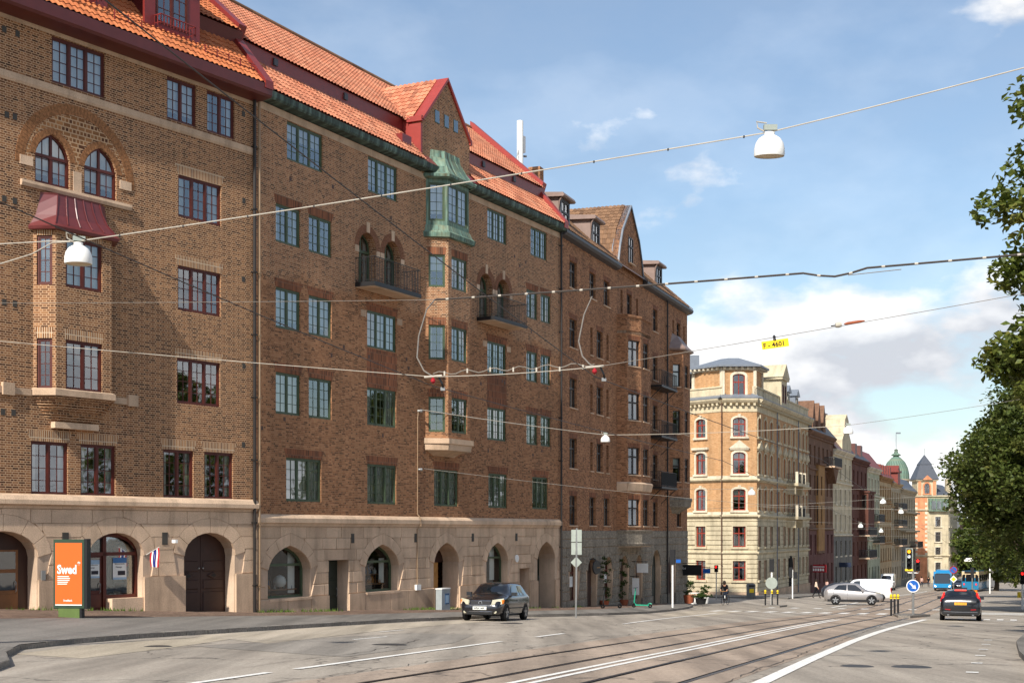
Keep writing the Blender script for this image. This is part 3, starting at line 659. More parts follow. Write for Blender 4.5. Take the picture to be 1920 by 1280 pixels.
# gate
gd = MB(); GX = [(-3.64, -2.36), (-2.36, -1.08)]
for i, (a, b) in enumerate(GX):
    tpz = [p for p in G1[2].top() if a-.01 <= p[0] <= b+.01]; tpz = tpz if len(tpz) > 1 else tpz
    poly = [(a+.01, -1.45), (b-.01, -1.45)]+[(min(max(x, a+.01), b-.01), z) for x, z in tpz[::-1]]
    d = MB().prism(poly, .5, .58).build('gate_leaf', M['door_brown'], B1)
    for z0, z1 in ((-1.35, -.55), (-.45, -.1), (.2, .6)): MB().prism([(a+.13, z0), (b-.13, z0), (b-.13, z1), (a+.13, z1)], .465, .51, bev=.025).build('panel', M['door_brown'], d)
    c = (a+b)/2; MB().prism([(c-.32, .05), (c, -.08), (c+.32, .05), (c, .18)], .45, .51, bev=.02).build('carved_lozenge', M['door_brown'], d); MB().prism([(c-.13, .05), (c, -.03), (c+.13, .05), (c, .13)], .445, .5).build('opening', M['black'], d)
    MB().lathe([(.0, 0), (.03, 0), (.04, .02), (.03, .05), (0, .06)], ((b-.1) if i == 0 else (a+.1), .5, .32), 10, axis='y').build('door_knob', M['steel'], d)
# roof
band(B1, XL, .12, [(.05, 18.2), (-.72, 18.26), (-.8, 18.34), (-.82, 18.72), (-.6, 18.78), (.05, 18.8)][::-1], M['metal_darkred'], 'eave')
rf1 = MB().add([(XL, -.78, 18.66), (0, -.78, 18.66), (0, .82, 20.5), (XL, .82, 20.5), (0, .62, 21.0), (XL, .62, 21.0), (0, 5.4, 25.1), (XL, 5.4, 25.1), (0, 10, 20), (XL, 10, 20)],
               [(0, 1, 2, 3), (3, 2, 4, 5), (5, 4, 6, 7), (7, 6, 8, 9)]).build('roof', M['metal_darkred'], B1)
DM1 = [(-5.42, -3.12), (-9.7, -7.4)]
def cut1(c):
    k = np.zeros(len(c), bool)
    for a, b in DM1: k |= (c[:, 0] > a) & (c[:, 0] < b) & (c[:, 1] > .0)
    return k
tiles('roof_tiles', (XL, -.8, 18.74), (-.25, -.8, 18.74), (XL, .8, 20.56), (-.25, .8, 20.56), 'tile_bright', B1, cutfn=cut1)
tiles('roof_tiles', (XL, .5, 21.0), (-.25, .5, 21.0), (XL, 5.3, 25.14), (-.25, 5.3, 25.14), 'tile_bright', B1, cutfn=cut1)
MB().prism([(0, 0), (.3, 0), (.3, .01), (0, .01)], 0, .01)
vg = MB(); path = [(-.85, 18.55), (-.85, 18.85), (.78, 20.78), (.55, 21.25), (5.4, 25.5), (5.4, 24.9), (1, 20.4)]
vg.add([(-.28, y, z) for y, z in path]+[(.14, y, z) for y, z in path], [(i, (i+1) % 7, 7+(i+1) % 7, 7+i) for i in range(7)]+[(6, 5, 4, 3, 2, 1, 0), (7, 8, 9, 10, 11, 12, 13)])
vg.build('verge', M['metal_red'], B1)
for a, b in DM1:
    dm = MB(); dm.box(a, b, .0, 3.2, 19.2, 22.3); d = dm.build('dormer', M['metal_darkred'], B1)
    o = Op(a+.36, b-.42, 19.78, 21.9); wd = window(B1, o, M['frame_red'], fr=(0, -.14, 0), y=.02, cas=2, curtain='sides', depth=.11)
    mb = MB(); mb.box(a-.16, a+.34, -.1, .0, 19.0, 22.3); mb.box(b-.4, b+.16, -.1, .0, 19.0, 22.3); mb.box(a+.3, b-.4, -.1, .0, 21.9, 22.3); mb.box(a+.3, b-.4, -.1, .0, 19.0, 19.78); mb.build('dormer_front', M['metal_red'], B1)
    band(B1, a-.35, b+.35, [(3.2, 22.3), (-.35, 22.3), (-.4, 22.42), (-.3, 22.5), (3.2, 22.9)][::-1], M['metal_darkred'], 'dormer_roof')
    railing('window_guard', B1, [(a+.3, -.1), (a+.3, -.42), (b-.36, -.42), (b-.36, -.1)], 19.62, 19.98, 'metal_red', .14, r=.016, rail=.025)
for x0, x1 in ((-3.0, -.4), (-7.2, -5.6)):
    mb = MB()
    for k in range(3): mb.tube([(x0, -.42, 19.25+k*.1), (x1, -.42, 19.25+k*.1)], .014, 4)
    for x in np.arange(x0, x1, .6): mb.box(x-.012, x+.012, -.44, -.4, 19.05, 19.5)
    mb.build('snow_guard', M['metal_red'], B1)
shell(B1, XL, 0, -2.4, 18.3, 10, M['brick_tan'])
downpipe(B1, -.16, -.14, -1.4, 18.3); downpipe(B1, .1, -.14, -1.4, 18.4, mat='pipe_tan', r=.05)

# ---- the red-brown brick house with green windows
B2 = house('brick_apartment_house', 'red-brown brick house with green windows, copper capped oriel and orange pantile roof', J1, 26.9)
L2 = 27.8
trip = {5: [(2.08, 4.57), (8.03, 10.45), (19.14, 21.27), (24.1, 26.1)], 1: [(2.03, 4.47), (7.98, 10.37), (13.77, 16.1), (19.25, 21.32), (24.29, 26.22)], 2: [(7.96, 10.37), (19.14, 21.21)], 3: [(7.96, 10.37), (19.14, 21.21)]}
duo = {r: [(1.34, 2.99), (3.58, 5.23), (23.6, 24.92), (25.34, 26.58)] for r in (2, 3, 4)}
ops3 = [W(a, b, r) for r in trip for a, b in trip[r]]; ops2 = [W(a, b, r) for r in duo for a, b in duo[r]]
bdoor = [Op(a, b, 12.42, 14.66, 'round', (b-a)/2, rev=.42) for a, b in ((7.3, 8.7), (9.35, 10.75), (18.3, 19.7), (20.2, 21.6))]
mb = MB(); wall(mb, 0, L2, 2.3, 18.35, ops3+ops2+bdoor, rev=.13); mb.build('wall', M['brick_red'], B2)
for o in ops3: window(B2, o, M['frame_green'], cas=3, y=.05, curtain=random.choice(['full', 'full', 'low']) if o.z0 < 3 else curt())
for o in ops2: window(B2, o, M['frame_green'], cas=2, y=.05, curtain=curt())
for o in ops3+ops2:
    if o.z0 < 16: lintel(B2, o, 'soldier_red')
for o in bdoor:
    window(B2, o, M['frame_green'], cas=2, cols=1, rows=4, y=.36, transom=13.9, curtain='sides', name='balcony_door')
    arch_ring(B2, o, .34, 22, 'brick_plain_red'); MB().box((o.x0+o.x1)/2-.11, (o.x0+o.x1)/2+.11, -.05, .03, o.z1+.02, o.z1+.46).build('keystone', M['granite'], B2)
    for x in (o.x0-.3, o.x1): MB().box(x, x+.3, -.02, .03, 13.72, 14.0).build('impost_stone', M['granite'], B2)
for a, b in ((7.0, 10.9), (18.0, 21.7)):
    MB().box(a, b, -1.0, 0, 12.18, 12.36).build('balcony_slab', M['iron'], B2)
    MB().box(a+.05, b-.05, -.95, -.02, 12.14, 12.18).build('balcony_soffit', M['granite'], B2)
    railing('balcony_railing', B2, [(a+.04, 0), (a+.04, -.96), (b-.04, -.96), (b-.04, 0)], 12.36, 13.42, step=.13, r=.008, rail=.02)
for a, b in ((7.96, 10.37), (19.14, 21.21)):
    MB().box(a-.05, b+.05, -.004, .02, 8.34, 9.68).build('patterned_brick_panel', M['soldier_red'], B2)
    for x in (a-.5, b+.08): MB().box(x, x+.42, -.012, .02, 11.0, 11.28).build('corner_stone', M['granite_dark'], B2)
band(B2, 0, L2, [(.02, 18.36), (-.012, 18.36), (-.012, 18.08), (.02, 18.08)][::-1], M['granite_dark'], 'frieze')
rv = random.Random(5)
for k in range(26): 
    x, z = rv.uniform(.4, 27), rv.choice((5.5, 8.9, 12.3, 15.6))+rv.uniform(0, .6); MB().box(x-.07, x+.07, -.008, .02, z, z+.16).build('air_vent', M['frame_brown'], B2)
# oriel
ox = [(12.95, 0), (13.62, -.85), (15.78, -.85), (16.45, 0)]
bay(B2, ox, 6.0, 15.45, [ROWS[2], ROWS[3], ROWS[4]], 'brick_red', 'frame_green', [.78, 1.52, .78], 'soldier_red', name='oriel_wall')
mb = MB(); mb.loft([ring_at(ox, o, z) for o, z in ((-.75, 5.25), (-.2, 5.45), (.02, 5.5), (.06, 5.78), (.12, 5.8), (.12, 6.04), (0, 6.05))], closed=False); mb.build('oriel_base', M['granite_dark'], B2)
mb = MB(); mb.loft([ring_at(ox, o, z) for o, z in ((0, 15.4), (.16, 15.42), (.2, 15.62), (.08, 15.72), (-.02, 16.0), (-.1, 16.02))], closed=False); mb.build('copper_apron', M['verdigris'], B2)
oc = [(x*.97+14.7*.03, y*.92) for x, y in ox]
for fr, L in faces(oc):
    w = L-.24; o = Op(L/2-w/2, L/2+w/2, 16.2, 17.98); mb = MB(); wall(mb, 0, L, 16.0, 18.25, [o], rev=.08); mb.build('copper_frame', M['verdigris'], B2, fr=fr); window(B2, o, M['frame_green'], fr=fr, y=.03, cas=2 if w > 1 else 1, cols=2, rows=4, depth=.3, curtain='low')
mb = MB(); rr = [ring_at(oc, o, z) for o, z in ((.1, 18.15), (.26, 18.22), (.28, 18.34), (.12, 18.44), (-.1, 18.8), (-.3, 19.25), (-.36, 19.6))]; mb.loft(rr, closed=False); mb.loft([rr[-1], [(x, 0, 19.65) for x, y, z in rr[-1]]], closed=False); cr_ = mb.build('oriel_roof', M['verdigris'], B2)
mb = MB()
for i in (1, 2): mb.tube([r_[i] for r_ in rr[2:]], .03, 5)
for t in (.33, .66): mb.tube([(r_[1][0]*(1-t)+r_[2][0]*t, r_[1][1]-.01, r_[1][2]+.01) for r_ in rr[3:]], .018, 4)
mb.build('roof_seam', M['verdigris'], cr_)
# granite ground floor with pointed arches
G2 = [Op(.82, 3.69, -.95, 1.13, 'point', .95, rev=.45), Op(4.96, 6.48, -2.2, .5, rev=.6), Op(7.81, 10.55, -.95, 1.12, 'point', .95, rev=.45), Op(13.72, 16.15, -2.6, 1.16, 'point', .95, rev=.9),
      Op(19.03, 21.39, -1.0, 1.12, 'point', .95, rev=.45), Op(22.69, 23.9, -2.8, -.25, rev=.6), Op(24.9, 27.12, -3., 1.14, 'point', .95, rev=1.0)]
mb = MB(); wall(mb, 0, L2, -3.4, 1.9, G2, rev=.5); mb.build('base_wall', M['granite_plain'], B2)
stones(B2, .03, L2-.02, [(-.95, -.48), (-.48, 0), (0, .48), (.48, .95), (.95, 1.42), (1.42, 1.9)], G2, seed=8, alt='granite_dark', wmin=.9, wmax=1.9)
stones(B2, .03, L2-.02, [(-3.3, -.95)], G2, seed=9, y0=-.08, mat='granite_dark', rings=False, wmin=1.5, wmax=2.6, depth=.11)
x = 0
while x < L2-.1:
    e = x+2.32 if x+2.32 < L2-1 else L2
    band(B2, x+.005, e-.005, [(.02, 1.9), (-.08, 1.9), (-.12, 2.0), (-.18, 2.04), (-.18, 2.22), (-.08, 2.34), (.02, 2.38)][::-1], M['granite'], 'cornice_stone'); x = e
for x in (6.75, 12.0, 17.5, 22.3): MB().box(x-.11, x+.11, -.06, 0, 1.2, 1.6).build('air_vent', M['vent'], B2)
for i in (0, 2, 4):
    o = G2[i]; q = Op(o.x0, o.x1, o.z0, o.z1, 'point', .95)
    w = window(B2, q, M['frame_green'], y=.38, cas=1, cols=1, rows=1, mw=0, fw=.09, transom=.36, depth=1.6, name='shop_window', curtain=None, gmat='glass_shop')
    MB().box(o.x0, o.x1, -.1, .4, -1.06, -.955).build('window_ledge', M['granite'], B2)
paint('display_white', S(214, 210, 200), .7); paint('display_wood', S(120, 82, 46), .6); paint('display_blue', S(58, 86, 120), .6); paint('display_orange', S(190, 120, 40), .6)
def display(par, x0, x1, z, y, n, seed):
    """goods on a shelf inside a shop window: every piece its own thing is too small to tell apart"""
    r_ = random.Random(seed); mb = MB(); mb.box(x0, x1, y-.2, y+.35, z-.05, z, 1)
    for k in range(n):
        x = r_.uniform(x0+.1, x1-.1); h = r_.uniform(.12, .42); r = r_.uniform(.04, .1); mb.lathe([(0, 0), (r, 0), (r*r_.uniform(.6, 1.2), h*.5), (r*.4, h*.8), (r*.5, h), (0, h)], (x, y+r_.uniform(-.1, .25), z), 8, r_.choice((0, 2, 3, 1)))
    return mb.build('display_shelf', [M['display_white'], M['display_wood'], M['display_blue'], M['display_orange']], par, smooth=True, kind='stuff')
display(B2, 1.0, 3.5, -.62, .75, 12, 1); display(B2, 8.0, 10.3, -.62, .75, 16, 2); display(B2, 8.0, 10.3, -.2, .95, 12, 3)
MB().lathe([(0, 0), (.15, .02), (.24, .12), (.26, .25), (.2, .4), (.08, .48), (0, .5)], (2.55, .7, -.55), 14).build('paper_lamp_globe', M['white'], B2, smooth=True)
MB().box(3.0, 3.45, .62, .64, -.8, .9).build('curtain', M['curtain'], B2); MB().box(20.5, 21.0, .6, .62, -.8, .9).build('curtain', M['curtain'], B2); MB().box(9.9, 10.3, .62, .64, -.6, .5).build('curtain', M['curtain'], B2)
leaf(B2, 4.98, 6.46, -1.9, .48, .55, 'door_green', (2, 3)); leaf(B2, 13.74, 15.6, -2.2, .2, .85, 'door_oak', (2, 4))
MB().prism([(13.72, .2), (16.15, .2)]+arch_pts(13.72, 16.15, 1.16, 'point', .95)[::-1], .86, .92).build('fanlight', M['door_brown'], B2)
MB().box(14.35, 14.75, .8, .86, -.6, -.1).build('door_grille', M['iron'], B2)
leaf(B2, 22.7, 23.88, -2.7, -.27, .55, 'door_brown', (1, 2)); leaf(B2, 24.92, 27.1, -2.7, 1.1, .95, 'door_green', (2, 4), kind='point', rise=.94)
MB().lathe([(0, 0), (.2, 0), (.2, .05), (0, .06)], (22.3, -.05, .28), 18, axis='y').build('round_plaque', M['white'], B2)
for x0, x1, z in ((13.6, 16.3, -2.0), (4.9, 6.55, -1.72)): MB().box(x0, x1, -.25, .5, z-.6, z).build('door_step', M['granite'], B2)
# roof with cross gable
band(B2, -.05, L2, [(.05, 18.4), (-.38, 18.44), (-.44, 18.52), (-.46, 18.74), (-.3, 18.78), (.05, 18.8)][::-1], M['patina_dark'], 'eave_gutter')
MB().add([(0, -.45, 18.72), (L2, -.45, 18.72), (L2, 1.0, 20.3), (0, 1.0, 20.3), (L2, .95, 20.9), (0, .95, 20.9), (L2, 5.5, 24.75), (0, 5.5, 24.75), (L2, 11, 20), (0, 11, 20)], [(0, 1, 2, 3), (3, 2, 4, 5), (5, 4, 6, 7), (7, 6, 8, 9)]).build('roof', M['metal_red'], B2)
def cut2(c): return (c[:, 0] > 12.4) & (c[:, 0] < 17.4) & (c[:, 1] > -.6) & (c[:, 2] < 20.8+2.5*(1-np.abs(c[:, 0]-14.9)/2.5))
tiles('roof_tiles', (.15, -.48, 18.78), (L2-.3, -.48, 18.78), (.15, 1.0, 20.36), (L2-.3, 1.0, 20.36), 'tile_orange', B2, cutfn=cut2)
tiles('roof_tiles', (.15, .82, 20.9), (L2-.3, .82, 20.9), (.15, 5.5, 24.82), (L2-.3, 5.5, 24.82), 'tile_orange', B2, cutfn=cut2)
MB().tube([(0, 5.5, 24.86), (L2, 5.5, 24.86)], .12, 8).build('ridge', M['tile_brown'], B2)
for x in (2.6, 7.7, 20.5, 24.0): MB().box(x-.13, x+.13, .9, 1.0, 20.5, 20.78).build('band_vent', M['zinc_dark'], B2)
MB().box(10.9, 11.7, .0, .5, 19.35, 19.75).build('roof_hatch', M['metal_red'], B2)
gp = [(12.6, 18.3), (17.2, 18.3), (17.2, 20.95), (14.9, 23.25), (12.6, 20.95)]
MB().prism(gp, -.02, .5).build('gable', M['brick_red'], B2)
for x in (14.0, 14.9, 15.8): MB().box(x-.2, x+.2, -.045, -.02, 21.0, 21.55).build('gable_light', M['glass'], B2); MB().box(x-.22, x+.22, -.035, -.02, 20.97, 21.58).build('gable_light_frame', M['frame_green'], B2)
mb = MB()
for s_ in (-1, 1):
    a, b = (14.9+s_*2.42, 20.82), (14.9, 23.36); n_ = (b[1]-a[1], -(b[0]-a[0])*s_*s_)
    mb.add([(a[0], -.14, a[1]), (b[0], -.14, b[1]), (b[0], -.14, b[1]-.16), (a[0]-s_*.14, -.14, a[1]-.04), (a[0], .55, a[1]), (b[0], .55, b[1]), (b[0], .55, b[1]-.16), (a[0]-s_*.14, .55, a[1]-.04)], [(0, 1, 2, 3), (0, 4, 5, 1), (3, 2, 6, 7), (0, 3, 7, 4), (7, 6, 5, 4)] if s_ > 0 else [(3, 2, 1, 0), (1, 5, 4, 0), (7, 6, 2, 3), (4, 7, 3, 0), (4, 5, 6, 7)])
mb.build('gable_verge', M['metal_scarlet'], B2)
MB().add([(12.5, .5, 20.85), (12.5, 6, 20.85), (14.9, 6, 23.3), (14.9, .5, 23.3), (17.3, .5, 20.85), (17.3, 6, 20.85)], [(0, 3, 2, 1), (3, 4, 5, 2)]).build('gable_roof', M['metal_red'], B2)
tiles('roof_tiles', (12.42, 5.5, 20.82), (12.42, .45, 20.82), (14.9, 5.5, 23.36), (14.9, .45, 23.36), 'tile_orange', B2)
for x in (12.58, 17.22): MB().add([(x, .5, 18.6), (x, 4, 18.6), (x, 4, 20.9), (x, .5, 20.9)], [(0, 1, 2, 3)]).build('gable_cheek', M['metal_scarlet'], B2)
MB().box(12.42, 12.62, -.1, .7, 20.7, 20.95).build('gable_shoulder', M['metal_scarlet'], B2); MB().box(17.18, 17.38, -.1, .7, 20.7, 20.95).build('gable_shoulder', M['metal_scarlet'], B2)
MB().box(12.45, 12.6, -.05, .6, 18.5, 20.6).build('gable_corner', M['metal_scarlet'], B2)
path = [(-.5, 18.55), (-.5, 18.95), (1.0, 20.75), (.85, 21.2), (5.5, 25.25), (5.5, 24.6), (1.2, 20.2)]
MB().add([(L2-.4, y, z) for y, z in path]+[(L2+.08, y, z) for y, z in path], [(i, (i+1) % 7, 7+(i+1) % 7, 7+i) for i in range(7)]+[(6, 5, 4, 3, 2, 1, 0), (7, 8, 9, 10, 11, 12, 13)]).build('fire_wall_coping', M['metal_scarlet'], B2)
shell(B2, 0, L2, -3.4, 18.4, 11, M['brick_red'])
downpipe(B2, L2-.1, -.14, -2.6, 18.4)
# cable running down the wall from the lamp span
MB().tube([(12.25, -.03, 7.2), (12.2, -.03, 6.9), (12.18, -.03, 2.5), (12.2, -.2, 2.3), (12.18, -.22, 1.95), (12.1, -.07, 1.8), (12.1, -.07, -.9)], .022, 5).build('wall_cable', M['pipe_tan'], B2)
MB().box(11.9, 12.3, -.16, -.05, -1.0, -.75).build('cable_box', M['white'], B2)
for z_ in (7.25, 4.55): MB().lathe([(0, 0), (.07, 0), (.05, .12), (.09, .16), (.05, .22), (0, .24)], (12.3, 0, z_), 8, axis='y').build('wall_anchor', M['steel'], B2)
# antenna on the ridge
an = thing('rooftop_antenna', 'white mobile phone antenna mast standing behind the orange roof ridge', 'antenna', (.5, 88.3, 23.4), R(63.1))
MB().lathe([(.2, 0), (.2, 3.75), (.0, 3.78)], n=14).build('mast', M['white'], an); MB().box(.32, .58, -.1, .1, 1.9, 2.9).build('panel', M['white'], an); MB().tube([(.2, 0, 2.3), (.4, 0, 2.3)], .03, 5).build('bracket', M['steel'], an)
MB().tube([(-.2, 0, 1.9), (-.9, 0, .6)], .03, 5).build('stay', M['steel'], an); MB().lathe([(0, 0), (.12, .02), (.12, .1), (0, .12)], (.5, -.1, 1.6), 8).build('remote_unit', M['zinc'], an)
# ---- the brown brick house with the bow front
B3 = house('brick_apartment_house', 'brown brick house with grey rock-faced ground floor, bow front under a curved gable', J2, 20.2)
L3 = 31.0
R3 = {1: (2.05, 3.75), 2: (5.32, 7.05), 3: (8.8, 10.5), 4: (12.25, 13.9), 5: (15.65, 17.2)}
o3 = [Op(1.75, 3.15, *R3[r]) for r in R3]+[Op(a, b, *R3[r]) for r in (1, 5) for a, b in ((5.62, 6.9), (8.6, 9.88))]+[Op(7.1, 8.4, *R3[r]) for r in (2, 3, 4)]
o3 += [Op(20.6, 21.9, *R3[r]) for r in R3]+[Op(27.6, 28.8, *R3[5]), Op(27.6, 29.0, *R3[1]), Op(13.9, 15.1, 15.65, 17.2)]
n3 = [Op(a, a+.5, *R3[r]) for r in (2, 3, 4) for a in (5.8, 9.2)]+[Op(a, a+.5, *R3[5]) for a in (26.3, 29.7, 12.4, 16.2)]
mb = MB(); wall(mb, 0, L3, 1.7, 18.3, o3+n3, rev=.2); mb.build('wall', M['brick_brown'], B3)
def w3(o, fr=None, depth=.8): return window(B3, o, M['frame_dark'], fr=fr, y=.15 if fr is None else .1, cas=2 if o.x1-o.x0 > .7 else 1, mw=0, fw=.07, transom=o.z0+(o.z1-o.z0)*.66, curtain=random.choice(['sides', 'sides', 'full', 'blind', 'full']), sill='granite', depth=depth)
for o in o3+n3: w3(o)
for o in o3: lintel(B3, o, 'soldier_red', h=.28)
bw = [(11.55, 0), (11.75, -.6), (13.2, -1.15), (15.4, -1.2), (17.2, -.7), (17.6, 0)]
for i, (fr, L) in enumerate(faces(bw)):
    os_ = [Op(L/2-.62, L/2+.62, *R3[r]) for r in (1, 2, 3, 4)] if i in (1, 2, 3) else []
    mb = MB(); wall(mb, 0, L, 1.7, 14.5, os_, rev=.18); mb.build('bow_wall', M['brick_brown'], B3, fr=fr)
    for o in os_: w3(o, fr, .5); lintel(B3, o, 'soldier_red', h=.28, fr=fr, spread=.03)
    mb = MB(); n = max(2, int(L/.24))                     # parapet: piers, coping and balusters
    mb.box(0, L, -.02, .2, 14.5, 14.62); mb.box(0, L, -.05, .24, 15.36, 15.5); mb.box(0, .3, 0, .2, 14.6, 15.4); mb.box(L-.3, L, 0, .2, 14.6, 15.4)
    for k in range(n): x = .3+(L-.6)*(k+.5)/n; mb.box(x-.06, x+.06, .02, .16, 14.6, 15.4)
    mb.build('parapet', M['brick_brown'], B3, fr=fr)
    band(B3, -.02, L+.02, [(.0, 4.25), (-.06, 4.3), (-.16, 4.75), (-.02, 4.85), (0, 4.85)][::-1], M['granite'], 'stone_band', fr=fr)
    band(B3, -.02, L+.02, [(.1, .75), (-.05, .75), (-.1, .9), (-.05, 1.0), (-.05, 1.55), (-.14, 1.75), (.1, 1.8)][::-1], M['rough_grey'], 'bow_base', fr=fr)
MB().slab([(x, y) for x, y in bw], 14.3, 14.48).build('bow_terrace', M['granite_dark'], B3); MB().slab([(x, y) for x, y in bw], .7, .78).build('bow_soffit', M['granite_dark'], B3)
# balconies on the far side of the bow
for r in (2, 3, 4):
    z = R3[r][0]-.55; MB().box(18.8, 23.3, -1.1, 0, z-.14, z).build('balcony_slab', M['iron'], B3)
    railing('balcony_railing', B3, [(18.84, 0), (18.84, -1.06), (23.26, -1.06), (23.26, 0)], z, z+1.02, step=.14, r=.009)
    mb = MB(); [mb.tube([(x, -1.0, z-.14), (x, 0, z-1.1)], .03, 5) for x in (19.1, 23.0)]; mb.build('balcony_bracket', M['iron'], B3)
    if r == 2: MB().box(18.86, 23.24, -1.05, -1.03, z+.08, z+.95).build('balcony_screen', M['black'], B3)
# corner oriel
co = [(25.5, 0), (26.3, -.8), (28.5, -.8), (29.3, 0)]
for i, (fr, L) in enumerate(faces(co)):
    w = .62 if i != 1 else 1.2; os_ = [Op(L/2-w/2, L/2+w/2, *R3[r]) for r in (2, 3, 4)]
    mb = MB(); wall(mb, 0, L, 4.1, 14.9, os_, rev=.15); mb.build('oriel_wall', M['brick_brown'], B3, fr=fr)
    for o in os_: w3(o, fr, .4)
mb = MB(); mb.loft([ring_at(co, o, z) for o, z in ((-.75, 3.0), (-.3, 3.3), (.05, 3.5), (.1, 3.9), (.16, 4.0), (.1, 4.15))], closed=False); mb.build('oriel_base', M['rough_grey'], B3)
rr = [ring_at(co, o, z) for o, z in ((.0, 14.85), (.22, 14.95), (.24, 15.05), (-.1, 15.4), (-.6, 16.1))]; mb = MB().loft(rr, closed=False); mb.loft([rr[-1], [(x, 0, 16.2) for x, y, z in rr[-1]]], closed=False); mb.build('oriel_roof', M['zinc_brown'], B3)
# rock-faced ground floor
G3 = [Op(1.76, 3.4, -2.3, .12, 'round', .75, ring=.4), Op(5.15, 7.0, -3.4, .12, 'round', .8, ring=.4), Op(8.7, 10.4, -2.5, .12, 'round', .8, ring=.4), Op(12.3, 14.1, -3.6, .12, 'round', .8, ring=.4), Op(16.0, 17.6, -3.8, .12, 'round', .75, ring=.4), Op(20.3, 22.6, -4., .4, 'round', 1.1, ring=.4), Op(25.0, 27.0, -4.2, .3, 'round', .9, ring=.4)]
mb = MB(); wall(mb, 0, L3, -5., 1.72, G3, rev=.35); mb.build('base_wall', M['granite_dark'], B3)
stones(B3, .05, L3, [(-2.75+.5*i, -2.25+.5*i) for i in range(9)], G3, seed=21, mat='rough_grey', y0=-.06, wmin=.8, wmax=1.7, joint=.03, depth=.1, bev=.03)
stones(B3, .05, L3, [(-4.9, -2.75)], G3, seed=22, mat='rough_grey', y0=-.12, wmin=1.6, wmax=2.6, joint=.03, depth=.16, rings=False, bev=.03)
for i in (0, 2): window(B3, Op(G3[i].x0, G3[i].x1, G3[i].z0, G3[i].z1, 'round', .75), M['frame_red'], y=.3, cas=1, mw=0, transom=-.7, depth=1.2, name='shop_window'); MB().box(G3[i].x0+.5, G3[i].x1-.4, .22, .24, -1.5, -.9).build('notice', M['poster_white'], B3)
for i in (1, 3, 4, 5, 6): leaf(B3, G3[i].x0+.02, G3[i].x1-.02, G3[i].z0, G3[i].z1-.02, .33, 'door_brown' if i != 5 else 'door_green', (2, 3), kind='round', rise=G3[i].rise, glass=(1,) if i in (3, 4) else None)
so = thing('oval_shop_sign', 'black oval shop sign hanging over the arched door', 'sign', (0, 0, 0)); so.parent = None
def on_wall(t, J, th, x, out, z):
    s_, c_ = math.sin(R(th)), math.cos(R(th)); t.location = (J[0]+s_*x+c_*out, J[1]+c_*x-s_*out, z); t.rotation_euler.z = R(90-th); return t
on_wall(so, J2, 20.2, 6.1, .25, -.45); MB().lathe([(0, 0), (.75, 0), (.78, .04), (.75, .08), (0, .08)], (0, 0, 0), 24, axis='y').build('board', M['black'], so).scale.z = .55
paint('gold', S(150, 110, 50), .5); strokes(so, -.1, .5, -.05, .07, -.1, 'gold'); MB().tube([(-.75, .2, .5), (.0, .0, .5), (0, 0, .42)], .02, 5).build('bracket', M['iron'], so)
# roof
band(B3, 0, 11.3, [(.05, 18.2), (-.3, 18.3), (-.42, 18.42), (-.42, 18.58), (.05, 18.62)][::-1], M['zinc_dark'], 'eave_gutter'); band(B3, 17.7, L3+.3, [(.05, 18.2), (-.3, 18.3), (-.42, 18.42), (-.42, 18.58), (.05, 18.62)][::-1], M['zinc_dark'], 'eave_gutter')
MB().add([(0, -.4, 18.55), (L3+.3, -.4, 18.55), (L3-4, 5.5, 24.0), (0, 5.5, 24.0), (L3+.3, 11, 18.5), (0, 11, 18.5)], [(0, 1, 2, 3), (1, 4, 2), (3, 2, 4, 5)]).build('roof', M['zinc_brown'], B3)
def cut3(c): return ((c[:, 0] > 11.3) & (c[:, 0] < 17.8) & (c[:, 2] < 19.2+3.4*(1-np.abs(c[:, 0]-14.6)/3.2))) | (c[:, 0] > L3-4+.3+4*(24-c[:, 2])/5.5)
tiles('roof_tiles', (.1, -.42, 18.6), (L3+.3, -.42, 18.6), (.1, 5.5, 24.06), (L3+.3, 5.5, 24.06), 'tile_brown', B3, tw=.27, th=.36, cutfn=cut3)
gp = [(11.4, 18.2), (17.75, 18.2), (17.75, 18.6), (17.3, 19.9), (16.6, 21.1), (14.55, 23.05), (12.5, 21.1), (11.85, 19.9), (11.4, 18.6)]
mb = MB(); mb.prism([(11.4, 18.28)]+gp[1:2]+gp[2:], -.05, .35); mb.build('gable', M['brick_brown'], B3)
o = Op(14.0, 15.1, 19.2, 20.9); window(B3, o, M['frame_dark'], fr=(0, -.2, 0), y=.1, cas=2, mw=0, transom=20.3, depth=.06, sill='granite')
mb = MB()
for a, b in zip(gp[2:-1], gp[3:]): mb.add([(a[0], -.16, a[1]), (b[0], -.16, b[1]), (b[0], .4, b[1]), (a[0], .4, a[1]), (a[0]*.98+14.55*.02, -.16, a[1]-.14), (b[0]*.98+14.55*.02, -.16, b[1]-.14)], [(3, 2, 1, 0), (0, 1, 5, 4)])
mb.build('gable_coping', M['zinc'], B3)
tiles('roof_tiles', (11.35, 5, 18.7), (11.35, .3, 18.7), (12.45, 5, 21.15), (12.45, .3, 21.15), 'tile_brown', B3, tw=.27, th=.36); tiles('roof_tiles', (12.42, 5.2, 21.1), (12.42, .3, 21.1), (14.55, 5.2, 23.1), (14.55, .3, 23.1), 'tile_brown', B3, tw=.27, th=.36)
MB().add([(17.75, .3, 18.6), (17.75, 5, 18.6), (16.6, 5, 21.1), (16.6, .3, 21.1), (14.55, 5, 23.05), (14.55, .3, 23.05)], [(0, 1, 2, 3), (3, 2, 4, 5)]).build('gable_roof', M['tile_brown'], B3)
